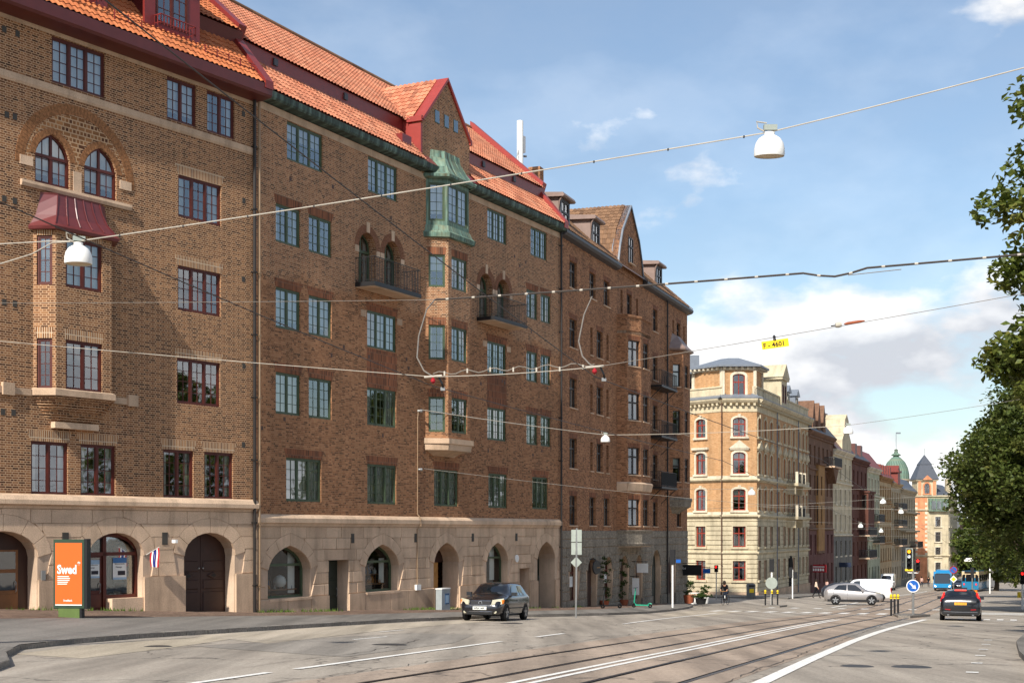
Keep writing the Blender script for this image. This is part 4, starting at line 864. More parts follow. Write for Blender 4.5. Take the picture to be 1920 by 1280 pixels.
for a, b in ((1.4, 3.1), (7.6, 9.2), (23.2, 24.9)):
    MB().add([(a, .5, 19.0), (a, .5, 20.75), (a, 2.8, 20.95), (a, 2.8, 21.3), (b, .5, 19.0), (b, .5, 20.75), (b, 2.8, 20.95), (b, 2.8, 21.3), (a, 2.8, 19), (b, 2.8, 19)], [(0, 1, 2, 8), (4, 9, 6, 5)]).build('dormer_cheek', M['zinc_brown'], B3)
    mb = MB(); mb.box(a, a+.2, .42, .55, 18.9, 20.8); mb.box(b-.2, b, .42, .55, 18.9, 20.8); mb.box(a, b, .42, .55, 20.6, 20.8); mb.box(a, b, .42, .55, 18.9, 19.15); mb.build('dormer_front', M['zinc_dark'], B3)
    window(B3, Op(a+.2, b-.2, 19.15, 20.6), M['frame_dark'], fr=(0, .4, 0), y=.04, cas=2, mw=0, transom=20.0, depth=.7)
    band(B3, a-.25, b+.25, [(3.4, 20.85), (.2, 20.72), (.12, 20.8), (.2, 20.95), (3.4, 21.2)][::-1], M['zinc_brown'], 'dormer_roof')
    MB().tube([(a-.1, .3, 20.75), (a-.12, .45, 20.5), (a-.1, .55, 19.2)], .045, 6).build('dormer_pipe', M['zinc_brown'], B3)
shell(B3, 0, L3, -5., 18.4, 11, M['brick_brown'])
downpipe(B3, 24.25, -.14, -3.8, 18.4); MB().box(9.9, 10.6, 4.6, 5.4, 23.2, 24.9).build('chimney', M['brick_brown'], B3)

# ------------------------------------------------------------------ the far side of the crossing
def surround(par, o, mat, fr, t=.2, y=-.07, ped=None, sill=True):
    mb = MB(); tp = o.top(); ring = [(o.x0, o.z0)]+tp+[(o.x1, o.z0)]; out = []
    cx = (o.x0+o.x1)/2
    out = inset(ring[::-1], -t)[::-1]; out[0] = (o.x0-t, o.z0); out[-1] = (o.x1+t, o.z0)
    for i in range(len(ring)-1):
        a, b, c, d = ring[i], ring[i+1], out[i+1], out[i]; mb.prism([a, b, c, d] if area([a, b, c, d]) > 0 else [d, c, b, a], y, .02)
    if sill: mb.box(o.x0-t-.08, o.x1+t+.08, y-.12, .02, o.z0-.2, o.z0)
    if ped == 'tri': mb.prism([(o.x0-t-.2, o.z1+t+.15), (o.x1+t+.2, o.z1+t+.15), (cx, o.z1+t+.95)], y-.16, .02); mb.box(o.x0-t-.1, o.x1+t+.1, y-.08, .02, o.z1+t, o.z1+t+.15)
    if ped == 'flat': mb.box(o.x0-t-.2, o.x1+t+.2, y-.2, .02, o.z1+t+.1, o.z1+t+.32); mb.box(o.x0-t, o.x1+t, y-.05, .02, o.z1+t, o.z1+t+.1)
    if ped == 'key': mb.box(cx-.14, cx+.14, y-.1, .02, o.z1-.02, o.z1+t+.14)
    return mb.build('window_surround', M[mat], par, fr=fr)
def dentils(par, fr, x0, x1, z, mat, step=.55):
    mb = MB(); n = int((x1-x0)/step)
    for i in range(n): x = x0+(x1-x0)*(i+.5)/n; mb.box(x-.11, x+.11, -.38, 0, z, z+.24)
    return mb.build('dentil_row', M[mat], par, fr=fr)
Y0 = (20.33, 138.0)
YB = thing('corner_house', 'yellow brick corner house with cream trim, red windows and an attic tower', 'building', (Y0[0], Y0[1], 0), 0)
th = R(90-21.9)
YF = [((-9.0, 10.0, math.atan2(-10.0, 9.0)), math.hypot(9, 10)), ((0, 0, 0), 3.42), ((3.42, 0, th), 28.2)]
yr = {5: (10.9, 12.75, 'round', .3), 4: (7.3, 9.4, 'round', .3), 3: (3.75, 5.85, 'round', .25), 2: (.2, 2.2, 'rect', 0), 1: (-3.05, -1.15, 'rect', 0)}
for fi, (fr, L) in enumerate(YF):
    xs = [L-2.6, L-7] if fi == 0 else ([L/2] if fi == 1 else [1.1, 3.9, 6.8, 10.4, 13.6, 16.1, 18.8, 22.0, 24.4, 26.6])
    os_ = {r: [Op(x-.62, x+.62, q[0], q[1], q[2], q[3]) for x in xs] for r, q in yr.items()}
    al = sum(os_.values(), []); mb = MB(); wall(mb, 0, L, 3.2, 13.4, al, rev=.2); mb.build('wall', M['brick_yellow'], YB, fr=fr)
    mb = MB(); wall(mb, 0, L, -6.5, 3.2, al, rev=.2, y=.03); mb.build('base_wall', M['stucco_cream'], YB, fr=fr)
    stones(YB, 0, L, [(-4.2+.46*i, -3.76+.46*i) for i in range(16)], al, fr=fr, mat='stucco_cream', y0=-.05, joint=.05, wmin=40, wmax=50, rings=False, seed=2, bev=0, depth=.1)
    MB().box(0, L, -.16, .05, -6.5, -4.2).build('plinth', M['granite_dark'], YB, fr=fr)
    for o in al:
        window(YB, o, M['frame_rust'], fr=fr, y=.12, cas=2, mw=0, fw=.1, transom=o.z0+(o.z1-o.z0)*.66, curtain=random.choice(['sides', None, 'sides', 'blind']), depth=.5, gmat='glass_far')
    for r in (5, 4, 3):
        for o in os_[r]: surround(YB, o, 'stucco_white' if fi < 2 else 'stucco_cream', fr, ped={5: 'key', 4: 'tri' if fi else 'flat', 3: 'key'}[r])
    for r in (2, 1):
        for o in os_[r]: surround(YB, o, 'stucco_cream', fr, t=.12)
    e = .02
    for z, d, h in ((13.3, .06, .2), (9.98, .0, 0), (6.5, .3, .3), (2.95, .34, .35), (-.55, .2, .25)):
        if h: band(YB, -e, L+e, [(.02, z), (-.06, z), (-d, z+h*.6), (-d, z+h), (.02, z+h+.06)][::-1], M['stucco_cream'], 'string_course', fr=fr)
    band(YB, -e, L+e, [(.02, 6.8), (-.04, 6.8), (-.04, 7.1), (.02, 7.1)][::-1], M['stucco_white'], 'string_course', fr=fr); band(YB, -e, L+e, [(.02, 3.3), (-.05, 3.3), (-.05, 3.6), (.02, 3.6)][::-1], M['stucco_white'], 'string_course', fr=fr)
    band(YB, -e, L+e, [(.02, 13.4), (-.03, 13.4), (-.03, 14.0), (-.45, 14.2), (-.6, 14.4), (-.62, 14.55), (.02, 14.6)][::-1], M['stucco_cream'], 'main_cornice', fr=fr); dentils(YB, fr, 0, L, 13.9, 'stucco_cream')
    band(YB, -e-.1, L+e+.1, [(.5, 14.9), (-.62, 14.56), (-.64, 14.66), (.5, 15.1)], M['zinc'], 'eave_flashing', fr=fr)
    if fi != 1: band(YB, 0, L, [(.45, 14.6), (.1, 14.6), (.1, 15.6), (.0, 15.66), (.0, 15.8), (.45, 15.8)][::-1], M['stucco_cream'], 'attic_parapet', fr=fr)
fr = YF[2][0]
MB().add([(0, .4, 14.9), (28.2, .4, 14.9), (28.2, 3.5, 17.2), (0, 3.5, 17.2), (28.2, 12, 17.4), (0, 12, 17.4)], [(0, 1, 2, 3), (3, 2, 4, 5)]).build('roof', M['zinc'], YB, fr=fr)
mb = MB(); mb.quad((28.2, 0, -6.5), (28.2, 12, -6.5), (28.2, 12, 17), (28.2, 0, 14.6)); mb.build('rear_wall', M['brick_yellow'], YB, fr=fr)
fl = YF[0][0]; MB().add([(0, .4, 14.9), (13.4, .4, 14.9), (13.4, 3.5, 17.0), (0, 3.5, 17.0), (13.4, 9, 17.2), (0, 9, 17.2)], [(0, 1, 2, 3), (3, 2, 4, 5)]).build('roof', M['zinc'], YB, fr=fl)
# attic tower over the corner
tw = [((-2.6, 2.9, math.atan2(-2.9, 2.6)), 3.9), ((0, 0, 0), 3.42), ((3.42, 0, th), 3.6)]
for i, (fr, L) in enumerate(tw):
    o = Op(L/2-.6, L/2+.6, 14.75, 17.0, 'round', .25); os_ = [o] if i == 1 else []; mb = MB(); wall(mb, 0, L, 14.5, 17.6, os_, y=.25, rev=.1); mb.build('tower_wall', M['brick_yellow'], YB, fr=fr)
    mb = MB()
    for x in (0, L-.32): mb.box(x, x+.32, .1, .3, 14.6, 17.6)
    mb.box(0, L, .12, .3, 17.35, 17.62); mb.build('tower_pilaster', M['stucco_white'], YB, fr=fr)
    if i == 1: window(YB, o, M['frame_rust'], fr=(0, .25, 0), y=.06, cas=2, mw=0, fw=.1, transom=16.2, depth=.5); surround(YB, o, 'stucco_white', (0, .25, 0), t=.25)
    dentils(YB, (fr[0], fr[1]+.25, fr[2]), 0, L, 17.45, 'stucco_white', .5)
pl = [(-2.9, 3.0), (-.3, -.35), (3.75, -.35), (5.3, 3.6), (2.5, 6.5), (-1.2, 6)]
mb = MB(); mb.slab(pl, 17.66, 17.84); c_ = (1.4, 2.8); mb.loft([[(x, y, 17.84) for x, y in pl], [(c_[0]+(x-c_[0])*.25, c_[1]+(y-c_[1])*.25, 18.75) for x, y in pl]]); mb.build('tower_roof', M['zinc'], YB)
MB().box(-4.4, -1.6, 4.2, 6.6, 16.6, 19.3).build('lift_housing', M['zinc'], YB)
# roof gablet and dormers on the street side
fr = YF[2][0]
mb = MB(); mb.box(11.6, 14.6, -.1, 1.8, 14.5, 17.6); mb.box(11.3, 14.9, -.3, 2, 17.6, 17.85); mb.prism([(11.2, 17.85), (15, 17.85), (13.1, 19.3)], -.35, 2.2); mb.build('gablet', M['stucco_cream'], YB, fr=fr)
for x in (12.5, 13.7): window(YB, Op(x-.35, x+.35, 15.2, 17.1, 'round', .3), M['frame_rust'], fr=(fr[0]+.14*math.sin(th), fr[1]-.14*math.cos(th), fr[2]), y=.0, cas=1, mw=0, depth=.02)
for x in (5.0, 20.0, 25.0): MB().box(x-.9, x+.9, .8, 3.0, 15.2, 17.0).build('dormer', M['zinc'], YB, fr=fr); MB().prism([(x-1.1, 17.0), (x+1.1, 17.0), (x, 17.8)], .6, 3.2).build('dormer_roof', M['zinc'], YB, fr=fr); window(YB, Op(x-.6, x+.6, 15.4, 16.9), M['frame_white'], fr=(fr[0]-.75*math.sin(th), fr[1]+.75*math.cos(th), fr[2]), y=.0, cas=2, mw=0, depth=.04)
for z in (6.85, 3.3):
    MB().box(14.6, 19.4, -1.3, 0, z-.3, z).build('balcony_slab', M['stucco_cream'], YB, fr=fr)
    mb = MB(); [mb.prism([(x, z-.3), (x+.3, z-.3), (x+.3, z-1.2), (x, z-1.2)][::-1], -1.0, 0) for x in (14.8, 18.9)]; mb.build('balcony_bracket', M['stucco_cream'], YB, fr=fr)
    for x in (14.65, 17.0, 19.1): MB().box(x, x+.3, -1.28, -1.0, z, z+1.2).build('balcony_pier', M['stucco_white'], YB, fr=fr)
    railing('balcony_railing', YB, [(14.8, -.1), (14.8, -1.2), (19.2, -1.2), (19.2, -.1)], z, z+1.0, step=.16, fr=fr)
downpipe(YB, 8.7, -.25, -5, 14.4, mat='zinc', fr=fr); downpipe(YB, 20.4, -.25, -5, 14.4, mat='zinc', fr=fr); downpipe(YB, .0, -.12, -5, 14.4, mat='frame_brown')
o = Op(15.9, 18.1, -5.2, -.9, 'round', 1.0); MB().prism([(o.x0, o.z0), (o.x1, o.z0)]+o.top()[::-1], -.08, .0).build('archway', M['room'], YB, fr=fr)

# ---- the row of houses running down the far street
S0 = (23.75, 138.0)
stone('st_brown', S(104, 78, 62), S(132, 100, 80), scale=4, bumpd=.004); stone('st_ochre', S(150, 112, 72), S(172, 132, 86), scale=4, bumpd=.004); stone('st_grey', S(104, 102, 96), S(128, 124, 116), scale=4, bumpd=.004)
stone('st_oxblood', S(88, 56, 47), S(112, 74, 62), scale=4, bumpd=.004); stone('st_green', S(164, 164, 136), S(186, 186, 158), scale=4, bumpd=.004); stone('st_tan', S(176, 150, 114), S(196, 170, 132), scale=4, bumpd=.004)
stone('st_beige', S(160, 146, 122), S(182, 168, 142), scale=4, bumpd=.004); stone('st_maroon', S(98, 66, 60), S(118, 82, 75), scale=4, bumpd=.004); stone('st_salmon', S(206, 134, 96), S(220, 152, 112), scale=4, bumpd=.004); stone('st_pale', S(196, 192, 184), S(214, 210, 202), scale=4, bumpd=.004)
paint('roof_slate', S(76, 80, 88), .5, .4); paint('roof_brownred', S(96, 58, 52), .5, .4); paint('roof_red', S(122, 58, 50), .55, .3); paint('roof_black', S(48, 46, 48), .5, .4)
def spx(px): # distance along the far street front that this photo column meets
    dx = (px-960)/F; u = (math.sin(R(21.9)), math.cos(R(21.9))); return (dx*S0[1]-S0[0])/(u[0]-dx*u[1])
def far_house(name, label, a, b, ze, wmat, base, trim, rmat, ncol, rows, bm, frame='frame_brown', roof=2.6, arch=True, ztop=None):
    x0, x1 = spx(a), spx(b); L = x1-x0; s_, c_ = math.sin(R(21.9)), math.cos(R(21.9)); ox, oy = S0[0]+s_*x0, S0[1]+c_*x0; zb = gz(ox, oy)-.6
    h = thing(name, label, 'building', (ox, oy, 0), R(90-21.9)); os_ = []
    n = len(rows)
    for i, (z0, z1) in enumerate(rows):
        for k in range(ncol): x = L*(k+.5)/ncol; os_.append(Op(x-.55, x+.55, z0, z1, 'round' if arch and i % 2 else 'rect', .25 if arch and i % 2 else 0))
    zs = rows[-1 if len(rows) < 5 else -2][1]+.5 if bm else zb
    mb = MB(); wall(mb, 0, L, zs, ze, [o for o in os_], rev=.3); mb.build('wall', M[wmat], h)
    if bm: mb = MB(); wall(mb, 0, L, zb, zs, os_, rev=.3, y=-.08); mb.build('base_wall', M[base], h)
    for o in os_:
        window(h, o, M[frame], y=.18, cas=2, mw=0, fw=.09, transom=o.z0+(o.z1-o.z0)*.66, curtain=random.choice([None, 'sides', None]), depth=.4, gmat='glass_far')
        if trim: surround(h, o, trim, None, t=.16, y=-.05)
    for z in {zs, ze-.5, rows[1][1]+.55}: band(h, 0, L, [(.02, z), (-.2, z+.1), (-.2, z+.25), (.02, z+.3)][::-1], M[trim or wmat], 'string_course')
    band(h, 0, L, [(.02, ze-.3), (-.25, ze-.1), (-.5, ze+.15), (-.5, ze+.3), (.02, ze+.35)][::-1], M[trim or wmat], 'main_cornice')
    if roof: MB().add([(0, -.45, ze+.3), (L, -.45, ze+.3), (L, 1.6, ze+.3+roof), (0, 1.6, ze+.3+roof), (L, 6, ze+roof+1.), (0, 6, ze+roof+1.), (L, 11, ze), (0, 11, ze)], [(0, 1, 2, 3), (3, 2, 4, 5), (5, 4, 6, 7), (0, 3, 5, 7), (1, 6, 4, 2)]).build('roof', M[rmat], h)
    mb = MB(); mb.quad((0, 11, zb), (0, 0, zb), (0, 0, ze), (0, 11, ze)); mb.quad((L, 0, zb), (L, 11, zb), (L, 11, ze), (L, 0, ze)); mb.build('party_wall', M[wmat], h)
    return h, L, zb
def rws(ze, n, pitch, h=2.0, drop=1.3): return [(ze-drop-h-pitch*i, ze-drop-pitch*i) for i in range(n)]
def box_bay(h, x0, x1, d, z0, z1, rows, wmat, trim, frame='frame_brown'):
    for fr, L in faces([(x0, 0), (x0+.02, -d), (x1-.02, -d), (x1, 0)]):
        os_ = [Op(L/2-min(.5, L*.3), L/2+min(.5, L*.3), a, b) for a, b in rows if z0 < a and b < z1]; mb = MB(); wall(mb, 0, L, z0, z1, os_, rev=.15); mb.build('bay_wall', M[wmat], h, fr=fr)
        for o in os_: window(h, o, M[frame], fr=fr, y=.1, cas=1, mw=0, depth=.3, gmat='glass_far')
    MB().box(x0-.15, x1+.15, -d-.2, 0, z1, z1+.25).build('bay_cornice', M[trim], h); MB().slab([(x0, 0), (x0, -d), (x1, -d), (x1, 0)], z0-.3, z0).build('bay_floor', M[trim], h)
def far_balcony(h, x0, x1, z, d=1.1, slab='granite_dark'):
    MB().box(x0, x1, -d, 0, z-.2, z).build('balcony_slab', M[slab], h); railing('balcony_railing', h, [(x0+.05, -.02), (x0+.05, -d+.05), (x1-.05, -d+.05), (x1-.05, -.02)], z, z+1.05, step=.16, r=.03, rail=.04)
h, L, zb = far_house('terrace_house', 'brown stone house with pointed dormers and ochre centre bay beside the yellow corner house', 1515, 1562, 13.1, 'st_brown', 'st_maroon', None, 'roof_black', 6, rws(13.1, 5, 3.5, 2.3), True, roof=2.4, arch=False)
box_bay(h, L*.3, L*.55, .3, -.6, 9.6, rws(13.1, 4, 3.5, 2.3), 'st_ochre', 'st_brown')
for k in range(3): x = L*(.12+.2*k); MB().prism([(x, 13.5), (x+1.7, 13.5), (x+1.7, 15.0), (x+.85, 17.0), (x, 15.0)], -.2, 3).build('gablet', M['st_brown'], h)
far_balcony(h, L*.62, L*.95, 9.7, 1.3); MB().prism([(L*.66, 9.5), (L*.9, 9.5), (L*.78, 7.6)][::-1], -1.0, 0).build('balcony_bracket', M['st_brown'], h)
h, L, zb = far_house('terrace_house', 'cream gabled house with grey lower floors between brown and oxblood fronts', 1562, 1597, 11.9, 'stucco_cream', 'st_grey', 'stucco_white', 'roof_brownred', 4, rws(11.9, 5, 3.35), True)
MB().prism([(L*.35, 12.0), (L*.85, 12.0), (L*.85, 13.6), (L*.74, 14.6), (L*.7, 16.4), (L*.6, 17.2), (L*.5, 16.4), (L*.46, 14.6), (L*.35, 13.6)], -.3, 2.5).build('scrolled_gable', M['stucco_cream'], h); MB().box(L*.42, L*.66, 2.6, 4.6, 13, 17.0).build('chimney_stack', M['roof_brownred'], h); MB().box(L*.40, L*.68, 2.4, 4.8, 17.0, 17.4).build('chimney_cap', M['roof_brownred'], h)
h, L, zb = far_house('terrace_house', 'dark oxblood brick house with projecting oriel and balconies', 1597, 1626, 11.5, 'st_oxblood', 'st_oxblood', None, 'roof_black', 4, rws(11.5, 5, 3.3), False, roof=1.8)
box_bay(h, L*.5, L*.92, 1.2, 1.6, 7.2, rws(11.5, 5, 3.3), 'st_oxblood', 'st_oxblood'); far_balcony(h, L*.45, L*.97, -2.0, 1.5); far_balcony(h, L*.45, L*.97, 1.2, 1.5)
for x in (.3, .65): MB().box(L*x, L*x+1.8, .2, 3, 11.8, 14.0).build('dormer', M['roof_brownred'], h)
h, L, zb = far_house('terrace_house', 'pale green plastered house with red roof windows', 1626, 1649, 10.9, 'st_green', 'st_green', 'stucco_white', 'roof_red', 4, rws(10.9, 5, 3.3), True); far_balcony(h, L*.4, L*.85, 3.2); far_balcony(h, L*.4, L*.85, 0)
for x in (.2, .5, .8): MB().add([(L*x, .4, 12.05), (L*x+.8, .4, 12.05), (L*x+.8, 1.3, 13.35), (L*x, 1.3, 13.35)], [(0, 1, 2, 3)]).build('roof_window', M['white'], h)
h, L, zb = far_house('terrace_house', 'ochre plastered house with red mansard roof and arched cornice', 1649, 1671, 10.0, 'st_tan', 'st_tan', 'st_ochre', 'roof_red', 5, rws(10.0, 5, 3.2), True, roof=2.4)
for k in range(5): MB().box(L*(.05+.2*k), L*(.05+.2*k)+.9, -.1, 2, 10.4, 12.2).build('dormer', M['roof_red'], h)
h, L, zb = far_house('terrace_house', 'beige house with red brick turret and iron balconies in front of the dome', 1671, 1689, 9.5, 'st_beige', 'st_beige', 'st_tan', 'roof_slate', 4, rws(9.5, 5, 3.1), True, roof=1.6)
mb = MB(); mb.box(L*.3, L*.55, -.6, 1.6, 9.6, 11.6); mb.box(L*.27, L*.58, -.8, 1.8, 11.6, 11.9); mb.prism([(L*.3, 11.9), (L*.55, 11.9), (L*.425, 12.8)], -.6, 1.6); mb.build('turret', M['roof_red'], h)
for z in (2.6, -.6, 5.4): far_balcony(h, L*.3, L*.8, z, 1.4)
h, L, zb = far_house('terrace_house', 'grey-beige house with deep bracketed cornices beside the pointed tower', 1689, 1716, 8.8, 'st_beige', 'st_grey', 'st_beige', 'roof_slate', 6, rws(8.8, 5, 3.0), True, roof=2.2)
for z in (4.9, 1.6): MB().box(-.1, L+.1, -.9, 0, z, z+.3).build('bracketed_cornice', M['st_beige'], h); dentils(h, None, 0, L, z-.25, 'st_beige', .8)
far_balcony(h, L*.6, L*.98, -1.2, 1.5)
# green dome
t_ = at(1688, 897, 276); dome = thing('domed_tower', 'green copper dome with lantern rising behind the terrace roofs', 'tower', (t_.x, t_.y+3, t_.z-6))
MB().lathe([(2.5, 0), (2.5, 5.6), (2.7, 5.7), (2.7, 6.0)], n=16).build('drum', M['st_beige'], dome, smooth=True); MB().lathe([(2.55, 6.0), (2.5, 7.0), (2.25, 8.2), (1.75, 9.3), (1.0, 10.1), (.75, 10.3)], n=24).build('dome_shell', M['verdigris'], dome, smooth=True)
MB().lathe([(.8, 10.2), (.5, 10.5), (.95, 10.7), (.95, 10.8), (.45, 11.1), (.3, 11.6), (.45, 11.7), (.0, 12.0)], n=12).build('lantern', M['verdigris'], dome, smooth=True); MB().tube([(0, 0, 12), (0, 0, 15.2)], .05, 5).build('flagpole', M['zinc'], dome); MB().box(0, .9, -.02, .02, 14.9, 15.2).build('weather_vane', M['zinc'], dome)
# cream corner house with pyramid spire
c0 = at(1716, 996, 281); TB = thing('corner_house', 'cream and salmon corner house with slate pyramid tower', 'building', (c0.x, c0.y, 0), 0)
tf = [((0, 0, R(-14)), 2.3, 'st_salmon'), ((2.23, -.56, R(8)), 4.4, 'stucco_cream'), ((6.6, .05, R(66)), 14, 'stucco_cream')]
for fr, L, m in tf:
    xs = [L/2] if L < 5 else [1.3, 4.2, 7.2, 10.2, 12.8]; rr_ = rws(8.6, 5, 3.0, 1.9, 1.0); os_ = [Op(x-.55, x+.55, a, b) for a, b in rr_ for x in xs] if m != 'st_salmon' else []
    mb = MB(); wall(mb, 0, L, -8.6, 8.8, os_, rev=.25); mb.build('wall', M[m], TB, fr=fr)
    for o in os_: window(TB, o, M['frame_dark'], fr=fr, y=.15, cas=2, mw=0, transom=o.z0+1.3, depth=.4, gmat='glass_far'); surround(TB, o, 'stucco_white', fr, t=.2)
    for z in (8.3, 5.6, -3.4): band(TB, -.05, L+.05, [(.02, z), (-.3, z+.3), (-.3, z+.5), (.02, z+.55)][::-1], M['stucco_cream'], 'string_course', fr=fr)
    if m == 'st_salmon': mb = MB(); [mb.box(x, x+.45, -.06, .02, -3+.9*k, -2.5+.9*k) for k in range(12) for x in (0, L-.45)]; mb.build('quoin_row', M['stucco_white'], TB, fr=fr)
MB().loft([[(2.4, -1.2, 5.7), (6.4, -.7, 5.7), (6.4, .4, 5.7), (2.4, 0, 5.7)], [(2.4, -1.2, 8.2), (6.4, -.7, 8.2), (6.4, .4, 8.2), (2.4, 0, 8.2)]]).build('copper_bay', M['verdigris'], TB)
for x in (2.9, 4.0, 5.1): MB().box(x, x+.8, -1.3+.1*(x-2.4), -1.1+.1*(x-2.4), 6.1, 7.7).build('bay_pane', M['glass_far'], TB)
mb = MB(); mb.box(.5, 4.3, .3, 4.1, 8.8, 11.9); mb.box(.2, 4.6, -.0, 4.4, 11.7, 12.0); mb.build('tower_storey', M['stucco_cream'], TB); mb = MB(); [mb.box(x, x+.5, .12, .3, 8.9, 12.0) for x in (.7, 3.6)]; mb.build('tower_pilaster', M['st_salmon'], TB)
o = Op(1.9, 2.9, 9.2, 11.2, 'round', .5); window(TB, o, M['frame_dark'], fr=(0, .2, 0), y=.0, cas=2, mw=0, depth=.05); surround(TB, o, 'st_salmon', (0, .3, 0), t=.3); MB().prism([(1.4, 11.9), (3.4, 11.9), (2.4, 12.8)], -.2, .6).build('gablet', M['st_salmon'], TB)
sq = [(.1, -.2), (4.7, -.2), (4.7, 4.4), (.1, 4.4)]
def sc(k, z): return [(2.4+(x-2.4)*k, 2.1+(y-2.1)*k, z) for x, y in sq]
MB().loft([sc(1, 12.0), sc(.5, 14.9), sc(.52, 15.0), sc(.03, 16.9)]).build('spire', M['roof_slate'], TB); MB().tube([(2.4, 2.1, 16.8), (2.4, 2.1, 18.2)], .04, 4).build('finial', M['zinc_dark'], TB)
MB().add([(0, 1, 8.8), (7.2, .2, 8.8), (12.6, 12.5, 8.8), (2, 14, 8.8), (3, 6, 11.2), (6, 6, 11.2), (9, 12, 11.2)], [(0, 1, 5, 4), (1, 2, 6, 5), (4, 5, 6, 3)]).build('roof', M['roof_slate'], TB)
MB().box(7.2, 8.2, 3.5, 4.5, 9, 12.2).build('chimney', M['stucco_cream'], TB)
TB2 = [('terrace_house', 'pale grey house with green roof and stacked iron balconies past the spire', 1768, 1784, 6.9, 'st_pale', 'verdigris'), ('terrace_house', 'off-white house with red roof near the end of the terrace', 1784, 1800, 6.2, 'st_pale', 'roof_red'), ('terrace_house', 'brown brick house closing the terrace beside the trees', 1800, 1812, 5.2, 'st_brown', 'roof_slate')]
px_prev = None
for nm, lb, a, b, ze, wm, rm in TB2:
    y0_ = 300+(a-1768)*2.2; y1_ = 300+(b-1768)*2.2; A_ = at(a, 996, y0_); B_ = at(b, 996, y1_); L = math.hypot(B_.x-A_.x, B_.y-A_.y); ang = math.atan2(B_.y-A_.y, B_.x-A_.x)
    h = thing(nm, lb, 'building', (A_.x, A_.y, 0), ang); os_ = [Op(x-.5, x+.5, z, z+1.8) for z in (4-.0, .8, -2.4, -5.4) if z+2.2 < ze for x in np.arange(2, L-1, 3.6)]
    mb = MB(); wall(mb, 0, L, -9.5, ze, os_, rev=.25); mb.quad((0, 9, -9.5), (0, 0, -9.5), (0, 0, ze), (0, 9, ze)); mb.build('wall', M[wm], h)
    for o in os_: window(h, o, M['frame_dark'], y=.12, cas=2, mw=0, depth=.3, gmat='glass_far')
    for z in (.5, -2.7, -5.7): far_balcony(h, L*.2, L*.5, z, 1.3)
    MB().add([(0, -.4, ze), (L, -.4, ze), (L, 2, ze+2.6), (0, 2, ze+2.6), (L, 9, ze+2.6), (0, 9, ze+2.6)], [(0, 1, 2, 3), (3, 2, 4, 5), (0, 3, 5)]).build('roof', M[rm], h)
# ------------------------------------------------------------------ ground, street, pavements
def asphalt(name, c1, c2, c3, sc=60, crack=True, rough=.85):
    t = NT(name); g = t.geo(); fine = t.noise(sc, 6, .75, g); mid = t.noise(.55, 5, .6, g)
    mp = t.n('ShaderNodeMapping'); mp.inputs['Rotation'].default_value = (0, 0, R(19.5)); mp.inputs['Scale'].default_value = (1.1, .06, 1); t.l(g, mp.inputs[0]); lane = t.noise(1.0, 4, .55, mp.outputs[0])
    c = t.ramp(fine, [(.3, c1), (.72, c2)]); c = t.mix(t.ramp(mid, [(.42, (0,)*3), (.66, (.75,)*3)]), c, c3); c = t.mix(1.0, c, t.ramp(lane, [(.34, (.66,)*3), (.62, (1.10,)*3)]), 'MULTIPLY')
    if crack:
        v = t.n('ShaderNodeTexVoronoi', feature='DISTANCE_TO_EDGE'); v.inputs['Scale'].default_value = .16; wz = t.n('ShaderNodeVectorMath', operation='ADD'); t.l(g, wz.inputs[0]); nn = t.n('ShaderNodeTexNoise'); nn.inputs['Scale'].default_value = .7; nn.inputs['Detail'].default_value = 5; t.l(g, nn.inputs['Vector'])
        sc_ = t.n('ShaderNodeVectorMath', operation='SCALE'); sc_.inputs['Scale'].default_value = 2.2; t.l(nn.outputs['Color'], sc_.inputs[0]); t.l(sc_.outputs[0], wz.inputs[1]); t.l(wz.outputs[0], v.inputs['Vector'])
        c = t.mix(t.ramp(v.outputs[0], [(.002, (.75,)*3), (.006, (0,)*3)]), c, S(60, 56, 52))
    spk = t.noise(14, 3, .8, g); c = t.mix(1.0, c, t.ramp(spk, [(.3, (.72,)*3), (.5, (1.0,)*3), (.72, (1.2,)*3)]), 'MULTIPLY'); t.col(c); t.bump(fine, .006, .5); M[name] = t.done(rough, .25)
asphalt('asphalt', S(136, 126, 114), S(182, 171, 156), S(150, 139, 126)); asphalt('asphalt_red', S(138, 121, 106), S(184, 164, 144), S(150, 134, 119)); asphalt('asphalt_light', S(152, 141, 125), S(194, 181, 162), S(170, 157, 138), crack=False)
asphalt('asphalt_dark', S(126, 119, 110), S(168, 159, 147), S(138, 130, 120), crack=False); asphalt('asphalt_walk', S(104, 99, 93), S(142, 135, 126), S(112, 107, 100), crack=False); asphalt('gravel', S(146, 134, 116), S(198, 184, 162), S(170, 157, 136), sc=30, crack=False)
brick('cobbles', [S(104, 82, 70), S(138, 112, 96), S(158, 132, 112)], S(92, 78, 66), bw=.2, bh=.12, ms=.016, stain=.3)
def worn_white():
    t = NT('road_paint'); n = t.noise(9, 8, .75, t.geo()); t.col(t.ramp(n, [(.34, S(150, 142, 132)), (.46, S(226, 222, 214))])); M['road_paint'] = t.done(.7, .3)
worn_white()
stone('kerb_stone', S(104, 98, 92), S(156, 148, 138), scale=14); paint('rail_steel', S(58, 52, 48), .35, .5, .4); paint('groove', S(20, 19, 18), .8, .1); paint('grass_blade', S(84, 104, 40), .7, .2, var=.4, scale=8); paint('iron_cover', S(60, 57, 54), .6, .4)
